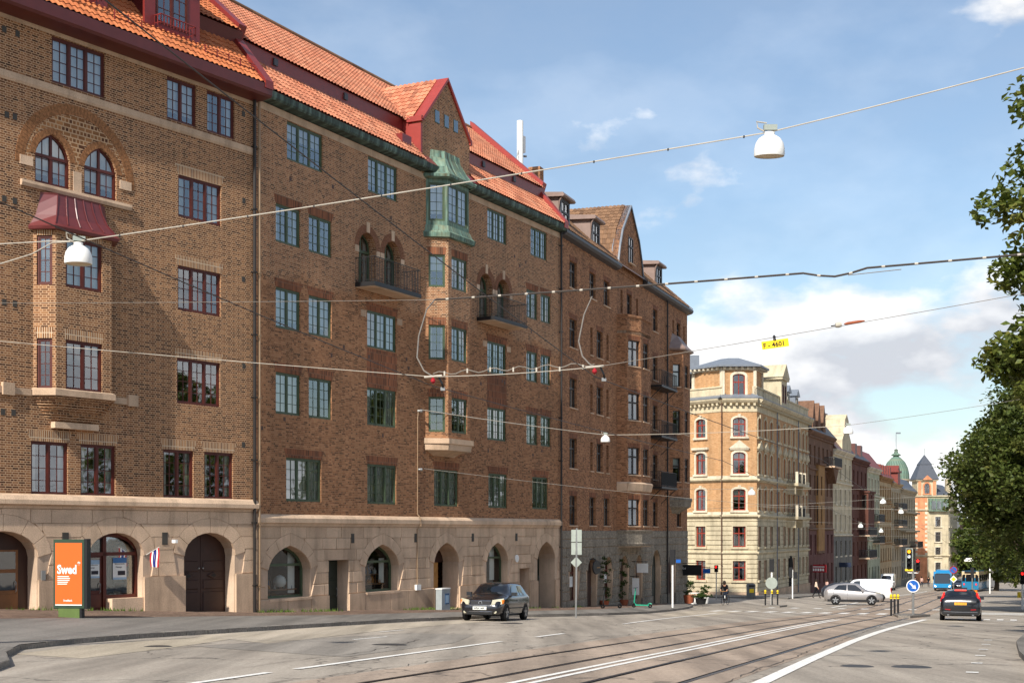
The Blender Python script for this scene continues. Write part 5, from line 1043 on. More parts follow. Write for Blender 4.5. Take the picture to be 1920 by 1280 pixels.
# one sheet to the horizon
mb = MB(); As = [-300, -150, -80, -40]+list(np.arange(-20, 130, 3.0))+list(np.arange(130, 320, 8.0))+[340, 380, 440, 520, 640, 800, 1200, 2000, 4000]; Ls = [-2500, -900, -300, -120, -60, -30, -20, -10, 0, 15, 30, 60, 120, 300, 900, 2500]
vs = [(*P(a, l), prof(a)) for a in As for l in Ls]; n = len(Ls); mb.add(vs, [(i*n+j, i*n+j+1, (i+1)*n+j+1, (i+1)*n+j) for i in range(len(As)-1) for j in range(n-1)])
tag(mb.build('ground', M['asphalt']), kind='structure')
def strip(name, pts_l, pts_r, dz, mat, parent=None, kind='structure', sub=2.0):
    """sheet between two (along, lateral) polylines of equal count, following the slope of the street"""
    L, Q = [], []
    for i in range(len(pts_l)-1):
        d = max(abs(pts_l[i+1][0]-pts_l[i][0]), abs(pts_r[i+1][0]-pts_r[i][0]), .1); k = max(1, int(d/sub))
        for j in range(k): t = j/k; L.append([pts_l[i][q]+(pts_l[i+1][q]-pts_l[i][q])*t for q in (0, 1)]); Q.append([pts_r[i][q]+(pts_r[i+1][q]-pts_r[i][q])*t for q in (0, 1)])
    L.append(pts_l[-1]); Q.append(pts_r[-1]); vs = [(*P(*p), prof(p[0])+dz) for p in L]+[(*P(*p), prof(p[0])+dz) for p in Q]; n = len(L)
    o = MB().add(vs, [(i, n+i, n+i+1, i+1) for i in range(n-1)]).build(name, M[mat], parent)
    if kind and not parent: o['kind'] = kind
    return o
def line(name, pts, w, mat='road_paint', dz=.012, **k): return strip(name, [(a, l-w/2) for a, l in pts], [(a, l+w/2) for a, l in pts], dz, mat, **k)
T1, T2 = -8.79, -5.70
# tram reserve: reddish asphalt, rails set flush
def bend(a): return 0 if a < 60 else -.0035*(a-60)**1.15       # the tracks ease over beyond the crossing
AA = [2, 20, 40, 60, 75, 90, 110, 130, 160, 200, 250, 320]
strip('tram_bed', [(a, -10.5+bend(a)) for a in AA], [(a, -4.35+bend(a)) for a in AA], .004, 'asphalt_red')
for c in (T1, T2):
    for s_ in (-.7175, .7175):
        q = strip('tram_rail', [(a, c+s_-.045+bend(a)) for a in AA], [(a, c+s_+.045+bend(a)) for a in AA], .010, 'rail_steel'); 
        g_ = strip('rail_groove', [(a, c+s_+(.045 if s_ < 0 else -.105)+bend(a)) for a in AA], [(a, c+s_+(.105 if s_ < 0 else -.045)+bend(a)) for a in AA], .008, 'groove')
# painted lines
for k, (o1, w) in enumerate(((-7.43, .13), (-7.15, .13))): tag(line('centre_line', [(a, o1-.012*max(0, a-34)) for a in (14, 24, 34, 44, 54, 66)], w), kind='structure')
tag(line('edge_line', [(14, -3.72), (23, -3.86), (30, -4.03), (40, -4.22), (48, -4.27), (55, -4.22), (63, -4.14), (70.5, -4.05)], .26), kind='structure')
for a0, a1, l0, l1 in ((15, 21.2, -11.5, -11.85), (22.2, 34.2, -11.87, -12.42), (37.5, 40.4, -12.55, -12.68), (51, 64, -13.7, -14.6), (64, 77, -14.6, -15.4)): line('lane_line', [(a0, l0), (a1, l1)], .16)
for a0, l0, a1, l1 in ((33, -16.0, 35.2, -16.05), (38, -17.6, 40, -17.7)): line('worn_dash', [(a0, l0), (a1, l1)], .1)
# zebra crossings beyond the islands
for k in range(13):
    l = -16.6+1.05*k
    if -4.6 < l < -3.0: continue
    line('crossing_block', [(81.5, l), (84.6, l)], .5)
for k in range(9): line('crossing_block', [(95+.4*k, -15.5+1.5*k), (97+.4*k, -15.5+1.5*k)], .5)
for k in range(6): line('crossing_block', [(72.5, -3.2+.62*k), (75.0, -3.2+.62*k)], .3)
for k in range(3): line('crossing_block', [(87+2.2*k, -1.0), (88.4+2.2*k, -1.0)], 3.2)
line('stop_line', [(78.6, -10.2), (79.0, -10.2)], 5.2); line('stop_line', [(70.3, -2.0), (70.7, -2.0)], 3.9); line('edge_line', [(100, -12), (160, -12.3), (215, -12.2)], .2); line('edge_line', [(112, 2.2), (112.3, 2.2)], 7)
for k in range(7): line('give_way_mark', [(24+3.2*k, -.75), (24.3+3.2*k, -.75)], .22)
# repairs and patches in the carriageway
def patch(name, pts, mat, dz=.005): 
    o = MB().add([(*P(*p), prof(p[0])+dz) for p in pts], [tuple(range(len(pts)))]).build(name, M[mat]); o['kind'] = 'structure'
strip('gravel_strip', [(23.5, -18.9), (27, -19.8), (31, -20.1), (36, -20.2)], [(23, -16.9), (27, -17.6), (31, -18.6), (36, -19.9)], .005, 'gravel')
strip('asphalt_patch', [(33, -20.6), (42, -20.8), (48, -20.4), (54, -19.2)], [(30, -16.8), (38, -17.9), (46, -18.6), (54, -18.7)], .006, 'asphalt_light'); strip('asphalt_patch', [(28, -17.6), (33, -17.2), (38, -16.6)], [(26, -12.8), (33, -13.2), (38, -14.6)], .005, 'asphalt_dark')
strip('asphalt_patch', [(44, -4.9), (52, -4.9), (62, -5.0), (70, -4.9)], [(42, -4.3), (52, -4.34), (62, -4.28), (69.5, -4.2)], .009, 'asphalt_dark'); strip('asphalt_patch', [(62, -3.9), (70, -3.9)], [(64, -2), (69, -2.4)], .005, 'asphalt_light'); strip('asphalt_patch', [(66, -16), (76, -17.6), (84, -18)], [(66, -13.8), (76, -14.6), (84, -15.2)], .005, 'asphalt_light')
paint('tar', S(84, 77, 70), .7, .3)
def seam(pts, w=.03, seed=0):
    r_ = random.Random(seed); L_ = []
    for (a0, l0), (a1, l1) in zip(pts, pts[1:]):
        k = max(2, int(math.hypot(a1-a0, l1-l0)/.5)); L_ += [(a0+(a1-a0)*i/k, l0+(l1-l0)*i/k+r_.gauss(0, .05)) for i in range(k)]
    ws = [w*r_.uniform(.4, 1.5) for _ in L_]; strip('tar_seam', [(a, l-q/2) for (a, l), q in zip(L_, ws)], [(a, l+q/2) for (a, l), q in zip(L_, ws)], .0135, 'tar')
for k_, pp in enumerate((((16, -10.7), (24, -10.65), (34, -10.75), (45, -10.9), (60, -11.0)), ((22, -12.9), (28, -13.2), (34, -14.6), (36, -17.0)), ((26, -17.6), (33, -16.9), (41, -16.2), (50, -15.2)), ((18, -4.4), (30, -4.45), (44, -4.6), (58, -4.9)), ((38, -20.0), (44, -18.2), (52, -17.5), (60, -16.6)), ((40, -14.2), (48, -13.6), (56, -13.9)))): seam(pp, .022, k_)
for a, l, r, ml in ((31, -14.1, .42, 'round iron cover in the darker asphalt patch beside the lane line'), (28.5, -1.9, .36, 'larger of two iron covers in the lane right of the curved line'), (28.2, -2.9, .3, 'smaller of two iron covers close to the curved line'), (48.5, -17.2, .4, 'round iron cover in the roadway near the parked hatchback'), (27.5, -18.2, .3, 'round iron cover in the gravelly strip by the kerb bend'), (58, -2.2, .3, 'round iron cover in the lane behind the taxi')):
    x, y = P(a, l); o = tag(MB().lathe([(0, .014), (r*.85, .014), (r, .010), (r+.03, .0)], (x, y, prof(a)), 18).build('manhole_cover', M['iron_cover']), ml, 'manhole cover', 'manhole covers in the street')
# left pavement: kerb line and wall line in (along, lateral), height over the street
KB = [(18, -15.2), (20.5, -16.6), (22.5, -18.3), (24.8, -19.8), (27.4, -20.46), (30.7, -20.86), (37.2, -20.9), (42, -21.0), (47.4, -21.0), (50.5, -20.75), (56.5, -20.2), (60, -19.2), (65.4, -18.3), (72, -18.1), (80, -18.6), (87, -19.3), (94, -20.4), (99, -22.2), (103, -25)]
def wl(a):  # wall line lateral at an along value, and its base offset over the street
    pts = [(18, -38.5, .75), (30.4, -32.5, .62), (37.3, -30.5, .46), (48.4, -27.65, .22), (75.9, -24.05, .17), (107, -24.0, .12), (125, -24, .12)]
    for (a0, l0, o0), (a1, l1, o1) in zip(pts, pts[1:]):
        if a <= a1: t = (a-a0)/(a1-a0); return l0+(l1-l0)*t, o0+(o1-o0)*t
    return pts[-1][1:]
def pave():
    dense = []
    for (a0, l0), (a1, l1) in zip(KB, KB[1:]):
        k = max(1, int(math.hypot(a1-a0, l1-l0)/1.0)); dense += [(a0+(a1-a0)*i/k, l0+(l1-l0)*i/k) for i in range(k)]
    dense.append(KB[-1]); NS = 8; rows = []; kz = .12
    for i, (a, l) in enumerate(dense):
        lw, ow = wl(a); lw -= .3; row = []
        for s_ in range(NS+1): t = s_/NS; ll = l+(min(lw, l-.4)-l)*t; row.append((*P(a, ll), prof(a)+kz+(ow-kz)*t))
        rows.append(row)
    cut = [.0, .0, .0]
    for nm, c0, c1, mt in (('asphalt_walk', 0, 4, 'asphalt_walk'), ('cobbled_pavement', 4, 8, 'cobbles')):
        mb = MB(); n = c1-c0+1; vs = [r[c] for r in rows for c in range(c0, c1+1)]; mb.add(vs, [(i*n+j, (i+1)*n+j, (i+1)*n+j+1, i*n+j+1) for i in range(len(rows)-1) for j in range(n-1)])
        o = mb.build(nm, M[mt]); o['kind'] = 'structure'
    # kerb stones, one by one
    root = thing('kerb', 'low worn granite kerb along the brick houses', 'kerb'); i = 0; rnd = random.Random(3)
    while i < len(dense)-1:
        j = min(i+1, len(dense)-1); (a0, l0), (a1, l1) = dense[i], dense[j]; d = math.hypot(a1-a0, l1-l0); na, nl = -(l1-l0)/d, (a1-a0)/d; h = .125+rnd.uniform(-.012, .012); e = .012/d; p0 = (a0+(a1-a0)*e, l0+(l1-l0)*e); p1 = (a1-(a1-a0)*e, l1-(l1-l0)*e); w = .16
        q = [(p0[0]+na*.02, p0[1]+nl*.02), (p1[0]+na*.02, p1[1]+nl*.02), (p1[0]-na*w, p1[1]-nl*w), (p0[0]-na*w, p0[1]-nl*w)]
        if h < .0: pass
        MB().add([(*P(*p), prof(p[0])-.05) for p in q]+[(*P(*p), prof(p[0])+h+(.0 if k > 1 else -.012)) for k, p in enumerate(q)], [(4, 5, 6, 7), (0, 1, 5, 4), (1, 2, 6, 5), (2, 3, 7, 6), (3, 0, 4, 7)]).build('kerb_stone', M['kerb_stone'], root); i = j
pave()
# pavement in front of the far terrace and on the right of the street
def raised(name, pts, mat, h=.12):
    mb = MB(); top = [(*P(*p), prof(p[0])+h) for p in pts]; bot = [(*P(*p), prof(p[0])-.1) for p in pts]; n = len(pts)
    mb.add(top+bot, [tuple(range(n))]+[(i, n+i, n+(i+1) % n, (i+1) % n) for i in range(n)]); o = mb.build(name, M[mat]); o['kind'] = 'structure'
def rib(name, A, l0f, l1f, mat, h=.12, flip=False):
    vs = []; 
    for a in A: vs += [(*P(a, l0f(a)), prof(a)-.05), (*P(a, l0f(a)), prof(a)+h), (*P(a, l1f(a)), prof(a)+h), (*P(a, l1f(a)), prof(a)-.05)]
    mb = MB(); 
    for i in range(len(A)-1):
        for j in range(3): mb.add([vs[i*4+j], vs[i*4+j+1], vs[i*4+4+j+1], vs[i*4+4+j]], [(0, 1, 2, 3)])
    mb.add(vs[:4], [(0, 1, 2, 3)]); mb.add(vs[-4:], [(3, 2, 1, 0)]); o = mb.build(name, M[mat]); o['kind'] = 'structure'
A2 = [127, 132, 140, 150, 165, 180, 200, 220, 240, 270, 300, 330]
rib('far_pavement', A2, lambda a: -19.0+.01*(a-127), lambda a: -27.5+.03*(a-127), 'asphalt_walk')
rib('right_pavement', [6, 14, 20, 24, 27, 30, 34, 40, 46], lambda a: .25 if a < 30 else .25+.25*math.sin((a-30)/16*3.1)*-1, lambda a: 9, 'asphalt_walk', .13)
rib('right_pavement', [50.5, 52, 56, 60, 64], lambda a: .6+max(0, 52-a)*.8, lambda a: 14, 'asphalt_walk', .13)
rib('right_pavement', [96, 100, 110, 130, 160, 200, 260], lambda a: 3.2 if a > 97 else 4.6, lambda a: 18, 'asphalt_red', .13)
def TILT(n, lb, c, loc, rz):
    o = thing(n, lb, c, loc, rz); o.rotation_euler = slope(loc[0], loc[1], rz); return o
isl = TILT('traffic_island', 'low kerbed traffic island carrying the blue arrow sign', 'traffic island', (*P(76.6, -5.2), prof(76.6)), R(70.5))
MB().slab([(-3.2, -.25), (2.6, -.9), (3.0, -.4), (3.0, .7), (2.4, 1.0), (-3.0, .35)], -.2, .12).build('kerb', M['kerb_stone'], isl); MB().slab([(-2.9, -.1), (2.5, -.7), (2.8, -.35), (2.8, .6), (2.3, .85), (-2.8, .22)], .12, .135).build('paving', M['asphalt_walk'], isl)
isl2 = TILT('traffic_island', 'small kerbed island with three yellow topped bollards near the yellow corner house', 'traffic island', (*P(99.5, -15.8), prof(99.5)), R(70.5))
MB().slab([(-1.8, -.6), (1.6, -.6), (1.9, 0), (1.6, .6), (-1.8, .6), (-2.1, 0)], -.2, .12).build('kerb', M['kerb_stone'], isl2)
# tufts along the wall foot
def tufts():
    vs, fs = [], []; r_ = random.Random(4)
    for k in range(2600):
        t = r_.random(); a = 45+t*34 if r_.random() < .8 else r_.uniform(30, 46); lw, ow = wl(a); l = lw+.12+abs(r_.gauss(0, .22)); 
        if math.sin(a*1.7)+math.sin(a*.63+1) < .1: continue
        x, y = P(a, l); z = prof(a)+ow-.02; h = r_.uniform(.05, .17); ang = r_.uniform(0, 6.3); dx, dy = math.cos(ang)*.02, math.sin(ang)*.02; b = len(vs)
        vs += [(x-dx, y-dy, z), (x+dx, y+dy, z), (x+dy*3*r_.uniform(-1, 1), y-dx*3*r_.uniform(-1, 1), z+h)]; fs.append((b, b+1, b+2))
    o = MB().add(vs, fs).build('weeds', M['grass_blade']); tag(o, 'grass and weeds sprouting along the foot of the brick houses', 'weeds', kind='stuff')
tufts()
# ------------------------------------------------------------------ trees
def leaf_mat(name, c1, c2, c3):
    t = NT(name); g = t.geo(); n = t.noise(.9, 4, .6, g); wn = t.n('ShaderNodeTexNoise'); wn.inputs['Scale'].default_value = 9; t.l(g, wn.inputs['Vector'])
    c = t.mix(t.ramp(wn.outputs[0], [(.36, (0,)*3), (.62, (1,)*3)]), c1, c2); c = t.mix(t.ramp(n, [(.5, (0,)*3), (.72, (.7,)*3)]), c, c3); t.col(c)
    t.b.inputs['Roughness'].default_value = .55; t.b.inputs['Specular IOR Level'].default_value = .35
    tl = t.n('ShaderNodeBsdfTranslucent'); t.l(c, tl.inputs[0]); mx = t.n('ShaderNodeMixShader'); mx.inputs[0].default_value = .38; t.l(t.b.outputs[0], mx.inputs[1]); t.l(tl.outputs[0], mx.inputs[2]); t.l(mx.outputs[0], t.o.inputs[0]); M[name] = t.m
leaf_mat('leaf_chestnut', S(70, 86, 34), S(110, 119, 50), S(134, 122, 56)); leaf_mat('leaf_dark', S(58, 74, 31), S(94, 105, 46), S(120, 114, 54)); leaf_mat('leaf_light', S(84, 102, 38), S(118, 132, 56), S(132, 128, 60)); leaf_mat('leaf_hedge', S(44, 62, 26), S(74, 94, 40), S(70, 80, 36))
stone('bark', S(58, 48, 38), S(98, 84, 68), scale=12, bumpd=.03)
def leaves(centres, rad, per, size, rng, droop=.5, flat=.75):
    n = len(centres)*per; c = np.repeat(centres, per, axis=0); rr = np.repeat(rad, per)
    d = rng.normal(size=(n, 3)); d /= np.linalg.norm(d, axis=1, keepdims=True); c = c+d*(rr*rng.random(n)**.45)[:, None]*np.array([1, 1, flat])
    a = rng.uniform(0, 2*np.pi, n); tilt = rng.normal(-droop*.5, .45, n); ax = np.stack([np.cos(a)*np.cos(tilt), np.sin(a)*np.cos(tilt), np.sin(tilt)], 1); roll = rng.normal(0, .6, n)
    sd = np.stack([-np.sin(a), np.cos(a), np.zeros(n)], 1); up = np.cross(ax, sd); sd = sd*np.cos(roll)[:, None]+up*np.sin(roll)[:, None]; up = np.cross(ax, sd)
    s = size*rng.uniform(.65, 1.3, n)[:, None]; v = np.empty((n, 4, 3)); v[:, 0] = c-ax*s*.5; v[:, 1] = c+sd*s*.36+ax*s*.1+up*s*.08; v[:, 2] = c+ax*s*.55-up*s*.05; v[:, 3] = c-sd*s*.36+ax*s*.1+up*s*.08
    return v.reshape(-1, 3)
def leaf_mesh(name, V, mat, parent):
    n = len(V)//4; i = np.arange(n)*4; f = np.concatenate([np.stack([i, i+1, i+2], 1), np.stack([i, i+2, i+3], 1)])
    me = bpy.data.meshes.new(name); me.vertices.add(len(V)); me.vertices.foreach_set('co', V.ravel()); me.loops.add(len(f)*3); me.loops.foreach_set('vertex_index', f.ravel().astype(np.int32)); me.polygons.add(len(f)); me.polygons.foreach_set('loop_start', np.arange(len(f), dtype=np.int32)*3); me.polygons.foreach_set('loop_total', np.full(len(f), 3, np.int32)); me.update(calc_edges=True); me.materials.append(M[mat])
    return link(name, me, parent)
def tree(label, x, y, z, h, r, mat, nclump=120, per=90, size=.22, seed=1, low=.25, name='street_tree', group=None, sx=1.0):
    """tapering trunk, forking limbs that reach into the clumps, leaves spread through the crown"""
    t = thing(name, label, 'tree', (x, y, z), 0, group); rng = np.random.default_rng(seed); rnd = random.Random(seed); cz = h*(low+1)/2; hz = h*(1-low)/2
    pts = []
    while len(pts) < nclump:
        p = rng.uniform(-1, 1, 3); q = np.linalg.norm(p)
        if q > 1 or q < .35: continue
        k = 1-.28*max(0, p[2])-.12*math.sin(3*math.atan2(p[1], p[0])+seed); pts.append((p[0]*r*sx*k, p[1]*r*k, cz+p[2]*hz))
    pts = np.array(pts); rad = rng.uniform(.10, .2, nclump)*r*1.1
    mb = MB(); r0 = .028*h+.08; top = cz+.2*hz; ax = [(0, 0, -.3), (.03*h*.3, 0, h*low*.6), (.0, .02*h, cz-.3*hz), (.02*h, 0, top)]; mb.tube([ax[0], (0, 0, .15)]+ax[1:], [r0*1.35, r0, r0*.82, r0*.55, r0*.2], 10); mb.build('trunk', M['bark'], t, smooth=True)
    mb = MB()
    for k in range(0, nclump, max(1, nclump//26)):
        p = pts[k]; s = rnd.uniform(.3, .85); b = Vector((ax[1][0]*(1-s), .02*h*s, h*low*.6+(top-h*low*.6)*s)); e = Vector(p); m = b.lerp(e, .5)+Vector((0, 0, .05*h)); mb.tube([b, m, e], [r0*.32*(1.1-s), r0*.2*(1.1-s), r0*.06], 6)
    mb.build('limbs', M['bark'], t, smooth=True); leaf_mesh('crown', leaves(pts, rad, per, size, rng), mat, t); return t
tr = []
tree('tall chestnut tree overhanging the right pavement close by', 18.9, 38.5, gz(18.9, 38.5)+.1, 19.5, 5.7, 'leaf_chestnut', 340, 260, .25, 3, .17)
tree('broad dark chestnut tree behind the hedge, branches hanging low over the street', 34.4, 88, gz(34.4, 88)+.1, 15.6, 7.2, 'leaf_dark', 340, 260, .28, 5, .2)
tree('chestnut tree on the right pavement beyond the picture edge, mirrored in the windows', 27.8, 57, gz(27.8, 57)+.1, 14, 5.6, 'leaf_chestnut', 120, 80, .36, 4, .2)
tree('dark leafy tree standing between the hedge and the broad chestnut', 42.5, 112, gz(42.5, 112), 14.5, 6.8, 'leaf_dark', 130, 110, .42, 6, .14)
tree('dark leafy tree rising straight behind the hedge', 55, 152, gz(55, 152), 13, 7.0, 'leaf_dark', 120, 100, .5, 7, .12)
for i, (px, Y, h, r, m) in enumerate(((1868, 215, 12, 6.5, 'leaf_dark'), (1845, 285, 13, 7.5, 'leaf_light'), (1822, 345, 12, 7, 'leaf_light'), (1862, 330, 14, 9, 'leaf_dark'), (1838, 420, 15, 10, 'leaf_dark'), (1800, 440, 13, 9, 'leaf_light'), (1890, 380, 17, 11, 'leaf_dark'))):
    p = at(px, 996, Y); tree(['dark round tree beyond the tram', 'light green tree where the street ends beyond the tram', 'light green tree beside the last terrace house', 'dark tree behind the light green ones at the street end', 'big dark tree closing the far end of the street', 'light tree behind the brown brick end house', 'large dark tree in the far park'][i], p.x, p.y, gz(p.x, p.y), h, r, m, 70, 70, .75, 20+i, .12, group=None)
# hedge on its low stone wall
hx, hy = P(133, 5.2); hd = thing('hedge', 'clipped dark green hedge growing over a low rough stone wall', 'hedge', (hx, hy, gz(hx, hy)), R(70.5))
rng = np.random.default_rng(9); hp = np.stack([rng.uniform(-1.0, 9, 260), rng.uniform(-12, .4, 260), rng.uniform(1.0, 2.2, 260)], 1); leaf_mesh('foliage', leaves(hp, np.full(260, .55), 60, .2, rng), 'leaf_hedge', hd)
mb = MB(); mb.box(-1.6, 9, -12, 0, -.6, 1.0); mb.build('core', M['granite_dark'], hd)
rw = random.Random(2)
for face in (0, 1):
    for j in range(3):
        u = -1.6 if face == 0 else -12; end = 9 if face == 0 else 0
        while u < end-.2:
            w = rw.uniform(.5, 1.1); e = min(end, u+w); d = rw.uniform(.02, .08)
            (MB().box(u+.02, e-.02, -.0, d, -.4+j*.45, .02+j*.45) if face == 0 else MB().box(-1.6-d, -1.6, u+.02, e-.02, -.4+j*.45, .02+j*.45)).build('wall_stone', M['rough_grey'], hd); u = e
# ------------------------------------------------------------------ vehicles (x forward, y to the left, z up)
def car_paint(name, c, metal=.0, rough=.22):
    t = NT(name); t.col(c); t.b.inputs['Coat Weight'].default_value = .8; t.b.inputs['Coat Roughness'].default_value = .06; M[name] = t.done(rough, .5, metal)
car_paint('car_black', S(20, 21, 26)); car_paint('car_silver', S(164, 160, 158), .55, .3); car_paint('car_white', S(226, 226, 224)); car_paint('car_dark', S(36, 38, 44)); car_paint('bus_blue', S(10, 126, 178)); car_paint('tram_blue', S(24, 112, 150)); car_paint('tram_cream', S(206, 184, 146))
t_ = NT('car_glass'); t_.col(S(18, 22, 26)); t_.b.inputs['Coat Weight'].default_value = .6; M['car_glass'] = t_.done(.05, .8); paint('plastic', S(30, 30, 32), .6, .3); paint('rim', S(158, 160, 162), .35, .5, .7); paint('lamp_clear', S(186, 180, 156), .15, .7); paint('lamp_red', S(150, 14, 20), .2, .6); paint('chrome', S(190, 192, 196), .15, .6, .9); paint('plate_white', S(222, 222, 214), .5); paint('plate_yellow', S(226, 160, 40), .5); paint('orange_lens', S(222, 120, 30), .3, .5)
glow('brake_on', S(220, 36, 30), .45); glow('brake_high', S(255, 70, 54), 1.0); glow('headlight_on', S(235, 245, 255), 4.0)
def cr_interp(st, x):
    for i in range(len(st)-1):
        if x <= st[i+1][0] or i == len(st)-2:
            p0, p1, p2, p3 = st[max(i-1, 0)], st[i], st[i+1], st[min(i+2, len(st)-1)]; t = (x-p1[0])/(p2[0]-p1[0]); t = min(max(t, 0), 1); out = []
            for k in range(1, 6):
                m1 = (p2[k]-p0[k])/max(p2[0]-p0[0], 1e-6)*(p2[0]-p1[0]); m2 = (p3[k]-p1[k])/max(p3[0]-p1[0], 1e-6)*(p2[0]-p1[0]); m1 *= .6; m2 *= .6
                out.append((2*t**3-3*t*t+1)*p1[k]+(t**3-2*t*t+t)*m1+(3*t*t-2*t**3)*p2[k]+(t**3-t*t)*m2)
            return out
def half(v): # zl, zb, wb, zt, wt -> half outline from the floor up to the roof centre
    zl, zb, wb, zt, wt = v; q = min(.06, (zt-zb)*.3)
    return [(0, zl), (wb*.86, zl), (wb*.97, zl+.1), (wb, zl+(zb-zl)*.5), (wb*.985, zb-.05), (wb*.955, zb), (wt+(wb*.955-wt)*.12, zt-q-.01), (wt*.93, zt-q*.25), (wt*.6, zt), (0, zt+.012)]
def car(name, label, loc, rz, st, paintm, wheels, wr, sides, shield, rearglass, lights=True, group=None, cat='car', mirrors=None, dark_low=True):
    o = thing(name, label, cat, loc, rz, group); o.rotation_euler = slope(loc[0], loc[1], rz); x0, x1 = st[0][0], st[-1][0]; N = 34
    xs = sorted(set([x0+(x1-x0)*i/N for i in range(N+1)]+[s[0] for s in st])); mb = MB(); rings = []
    for x in xs: h = half(cr_interp(st, x)); rings.append([(x, y, z) for y, z in h]+[(x, -y, z) for y, z in h[-2:0:-1]])
    mb.loft(rings); mb.build('body', M[paintm], o, smooth=True, ang=.9)
    def side_pt(x, t, s, off=.012): v = cr_interp(st, x); h = half(v); a, b = h[5], h[6]; return (x, s*(a[0]+(b[0]-a[0])*t+off), a[1]+(b[1]-a[1])*t)
    for s in (1, -1):
        for xa, xb, ca, cb in sides:                      # cut ca / cb: how far the upper corner is drawn in
            mb = MB(); n = 6; lo = [side_pt(xa+(xb-xa)*i/n, .1, s) for i in range(n+1)]; hi = [side_pt(xa+ca+(xb-cb-xa-ca)*i/n, .9, s) for i in range(n+1)]
            mb.loft([lo, hi] if s < 0 else [hi, lo], closed=False); mb.build('side_window', M['car_glass'], o, smooth=True)
    def top_patch(nm, xa, xb, wa, wb_, up):
        mb = MB(); R_ = []
        for i in range(7):
            x = xa+(xb-xa)*i/6; v = cr_interp(st, x); k = wa+(wb_-wa)*i/6; R_.append([(x+.008*up, v[4]*k*q, v[3]+.014-(.05 if abs(q) > .9 else .0)-.004*abs(q)) for q in (-1, -.6, 0, .6, 1)])
        mb.loft(R_, closed=False); mb.build(nm, M['car_glass'], o, smooth=True)
    if shield: top_patch('windscreen', shield[0], shield[1], .9, .96, 1)
    if rearglass: top_patch('rear_window', rearglass[0], rearglass[1], .94, .86, -1)
    W_ = max(s[3] for s in st)
    for x in wheels:
        for s in (1, -1):
            w = MB().lathe([(wr*.62, -.0), (wr*.95, .0), (wr, .04), (wr, .17), (wr*.95, .2), (wr*.62, .2)], (x, s*(W_-.19)+(.0), wr), 20, axis='y'); 
            w = MB(); R_ = []
            for r, h in ((wr*.6, .0), (wr*.94, 0), (wr, .03), (wr, .17), (wr*.94, .2), (wr*.6, .2)): R_.append([(x+r*math.cos(2*math.pi*k/22), s*(W_+.006-.2+h), wr+r*math.sin(2*math.pi*k/22)) for k in range(22)])
            w.loft(R_, cap=True); wo = w.build('wheel', M['rubber'], o, smooth=True)
            m2 = MB(); m2.loft([[(x+wr*.66*math.cos(2*math.pi*k/22), s*(W_+.010), wr+wr*.66*math.sin(2*math.pi*k/22)) for k in range(22)], [(x+wr*.62*math.cos(2*math.pi*k/22), s*(W_-.02), wr+wr*.62*math.sin(2*math.pi*k/22)) for k in range(22)]], cap=False); m2.loft([[(x+wr*.63*math.cos(2*math.pi*k/22), s*(W_-.03), wr+wr*.63*math.sin(2*math.pi*k/22)) for k in range(22)]]*2, 1)
            for k in range(5):
                a = 2*math.pi*k/5+.3; c_, s_ = math.cos(a), math.sin(a); p = lambda r, w_: (x+r*c_-w_*s_, s*(W_+.008), wr+r*s_+w_*c_)
                q = [p(.03, -.05), p(wr*.64, -.035), p(wr*.64, .035), p(.03, .05)]; m2.add(q if s < 0 else q[::-1], [(0, 1, 2, 3)])
            m2.build('rim', [M['rim'], M['black']], wo)
            ar = MB(); n = 16; rin, ro = wr*1.0, wr*1.16                       # dark wheel arch lip
            pts = [(math.cos(math.pi*k/n), math.sin(math.pi*k/n)) for k in range(n+1)]; v = [(x+rin*c, s*(W_+.004), wr+rin*d) for c, d in pts]+[(x+ro*c, s*(W_+.004), wr+ro*d) for c, d in pts]
            ar.add(v, [((i, i+1, n+2+i, n+1+i) if s > 0 else (n+1+i, n+2+i, i+1, i)) for i in range(n)]); ar.build('wheel_arch', M['plastic'], o)
    mx = mirrors if mirrors is not None else shield[1]-.35 if shield else None
    if mx is not None:
        for s in (1, -1):
            v = cr_interp(st, mx); MB().loft([[(mx-.05+dx, s*(v[2]*.96+yy), v[1]+zz) for dx, zz in ((-.06, .03), (.08, .03), (.08, .17), (-.06, .17))] for yy in (.0, .05, .2)]).build('mirror', M[paintm], o)
    for s in (1, -1):
        mb = MB()
        for xd in [q[0] for q in sides]: v = cr_interp(st, xd); mb.add([(xd-.006, s*(v[2]+.004), v[0]+.12), (xd+.006, s*(v[2]+.004), v[0]+.12), (xd+.006, s*(v[2]*.985+.006), v[1]-.05), (xd-.006, s*(v[2]*.985+.006), v[1]-.05)], [(0, 1, 2, 3) if s < 0 else (3, 2, 1, 0)])
        mb.build('door_seam', M['black'], o)
    return o
def bits(o, name, mat, boxes, **k):
    for b in boxes: MB().box(*b).build(name, M[mat], o)
def patch_box(o, name, mat, pts, t=.02):
    """small plate through four corner points, given thickness t"""
    a, b, c, d = map(Vector, pts); n = (b-a).cross(d-a).normalized()*t; return MB().add([a+n, b+n, c+n, d+n, a-n, b-n, c-n, d-n], [(0, 1, 2, 3), (7, 6, 5, 4), (0, 4, 5, 1), (1, 5, 6, 2), (2, 6, 7, 3), (3, 7, 4, 0)]).build(name, M[mat], o)
def road(a, l, dz=0): x, y = P(a, l); return (x, y, prof(a)+dz)
HEAD = R(70.5)                     # heading away down the street
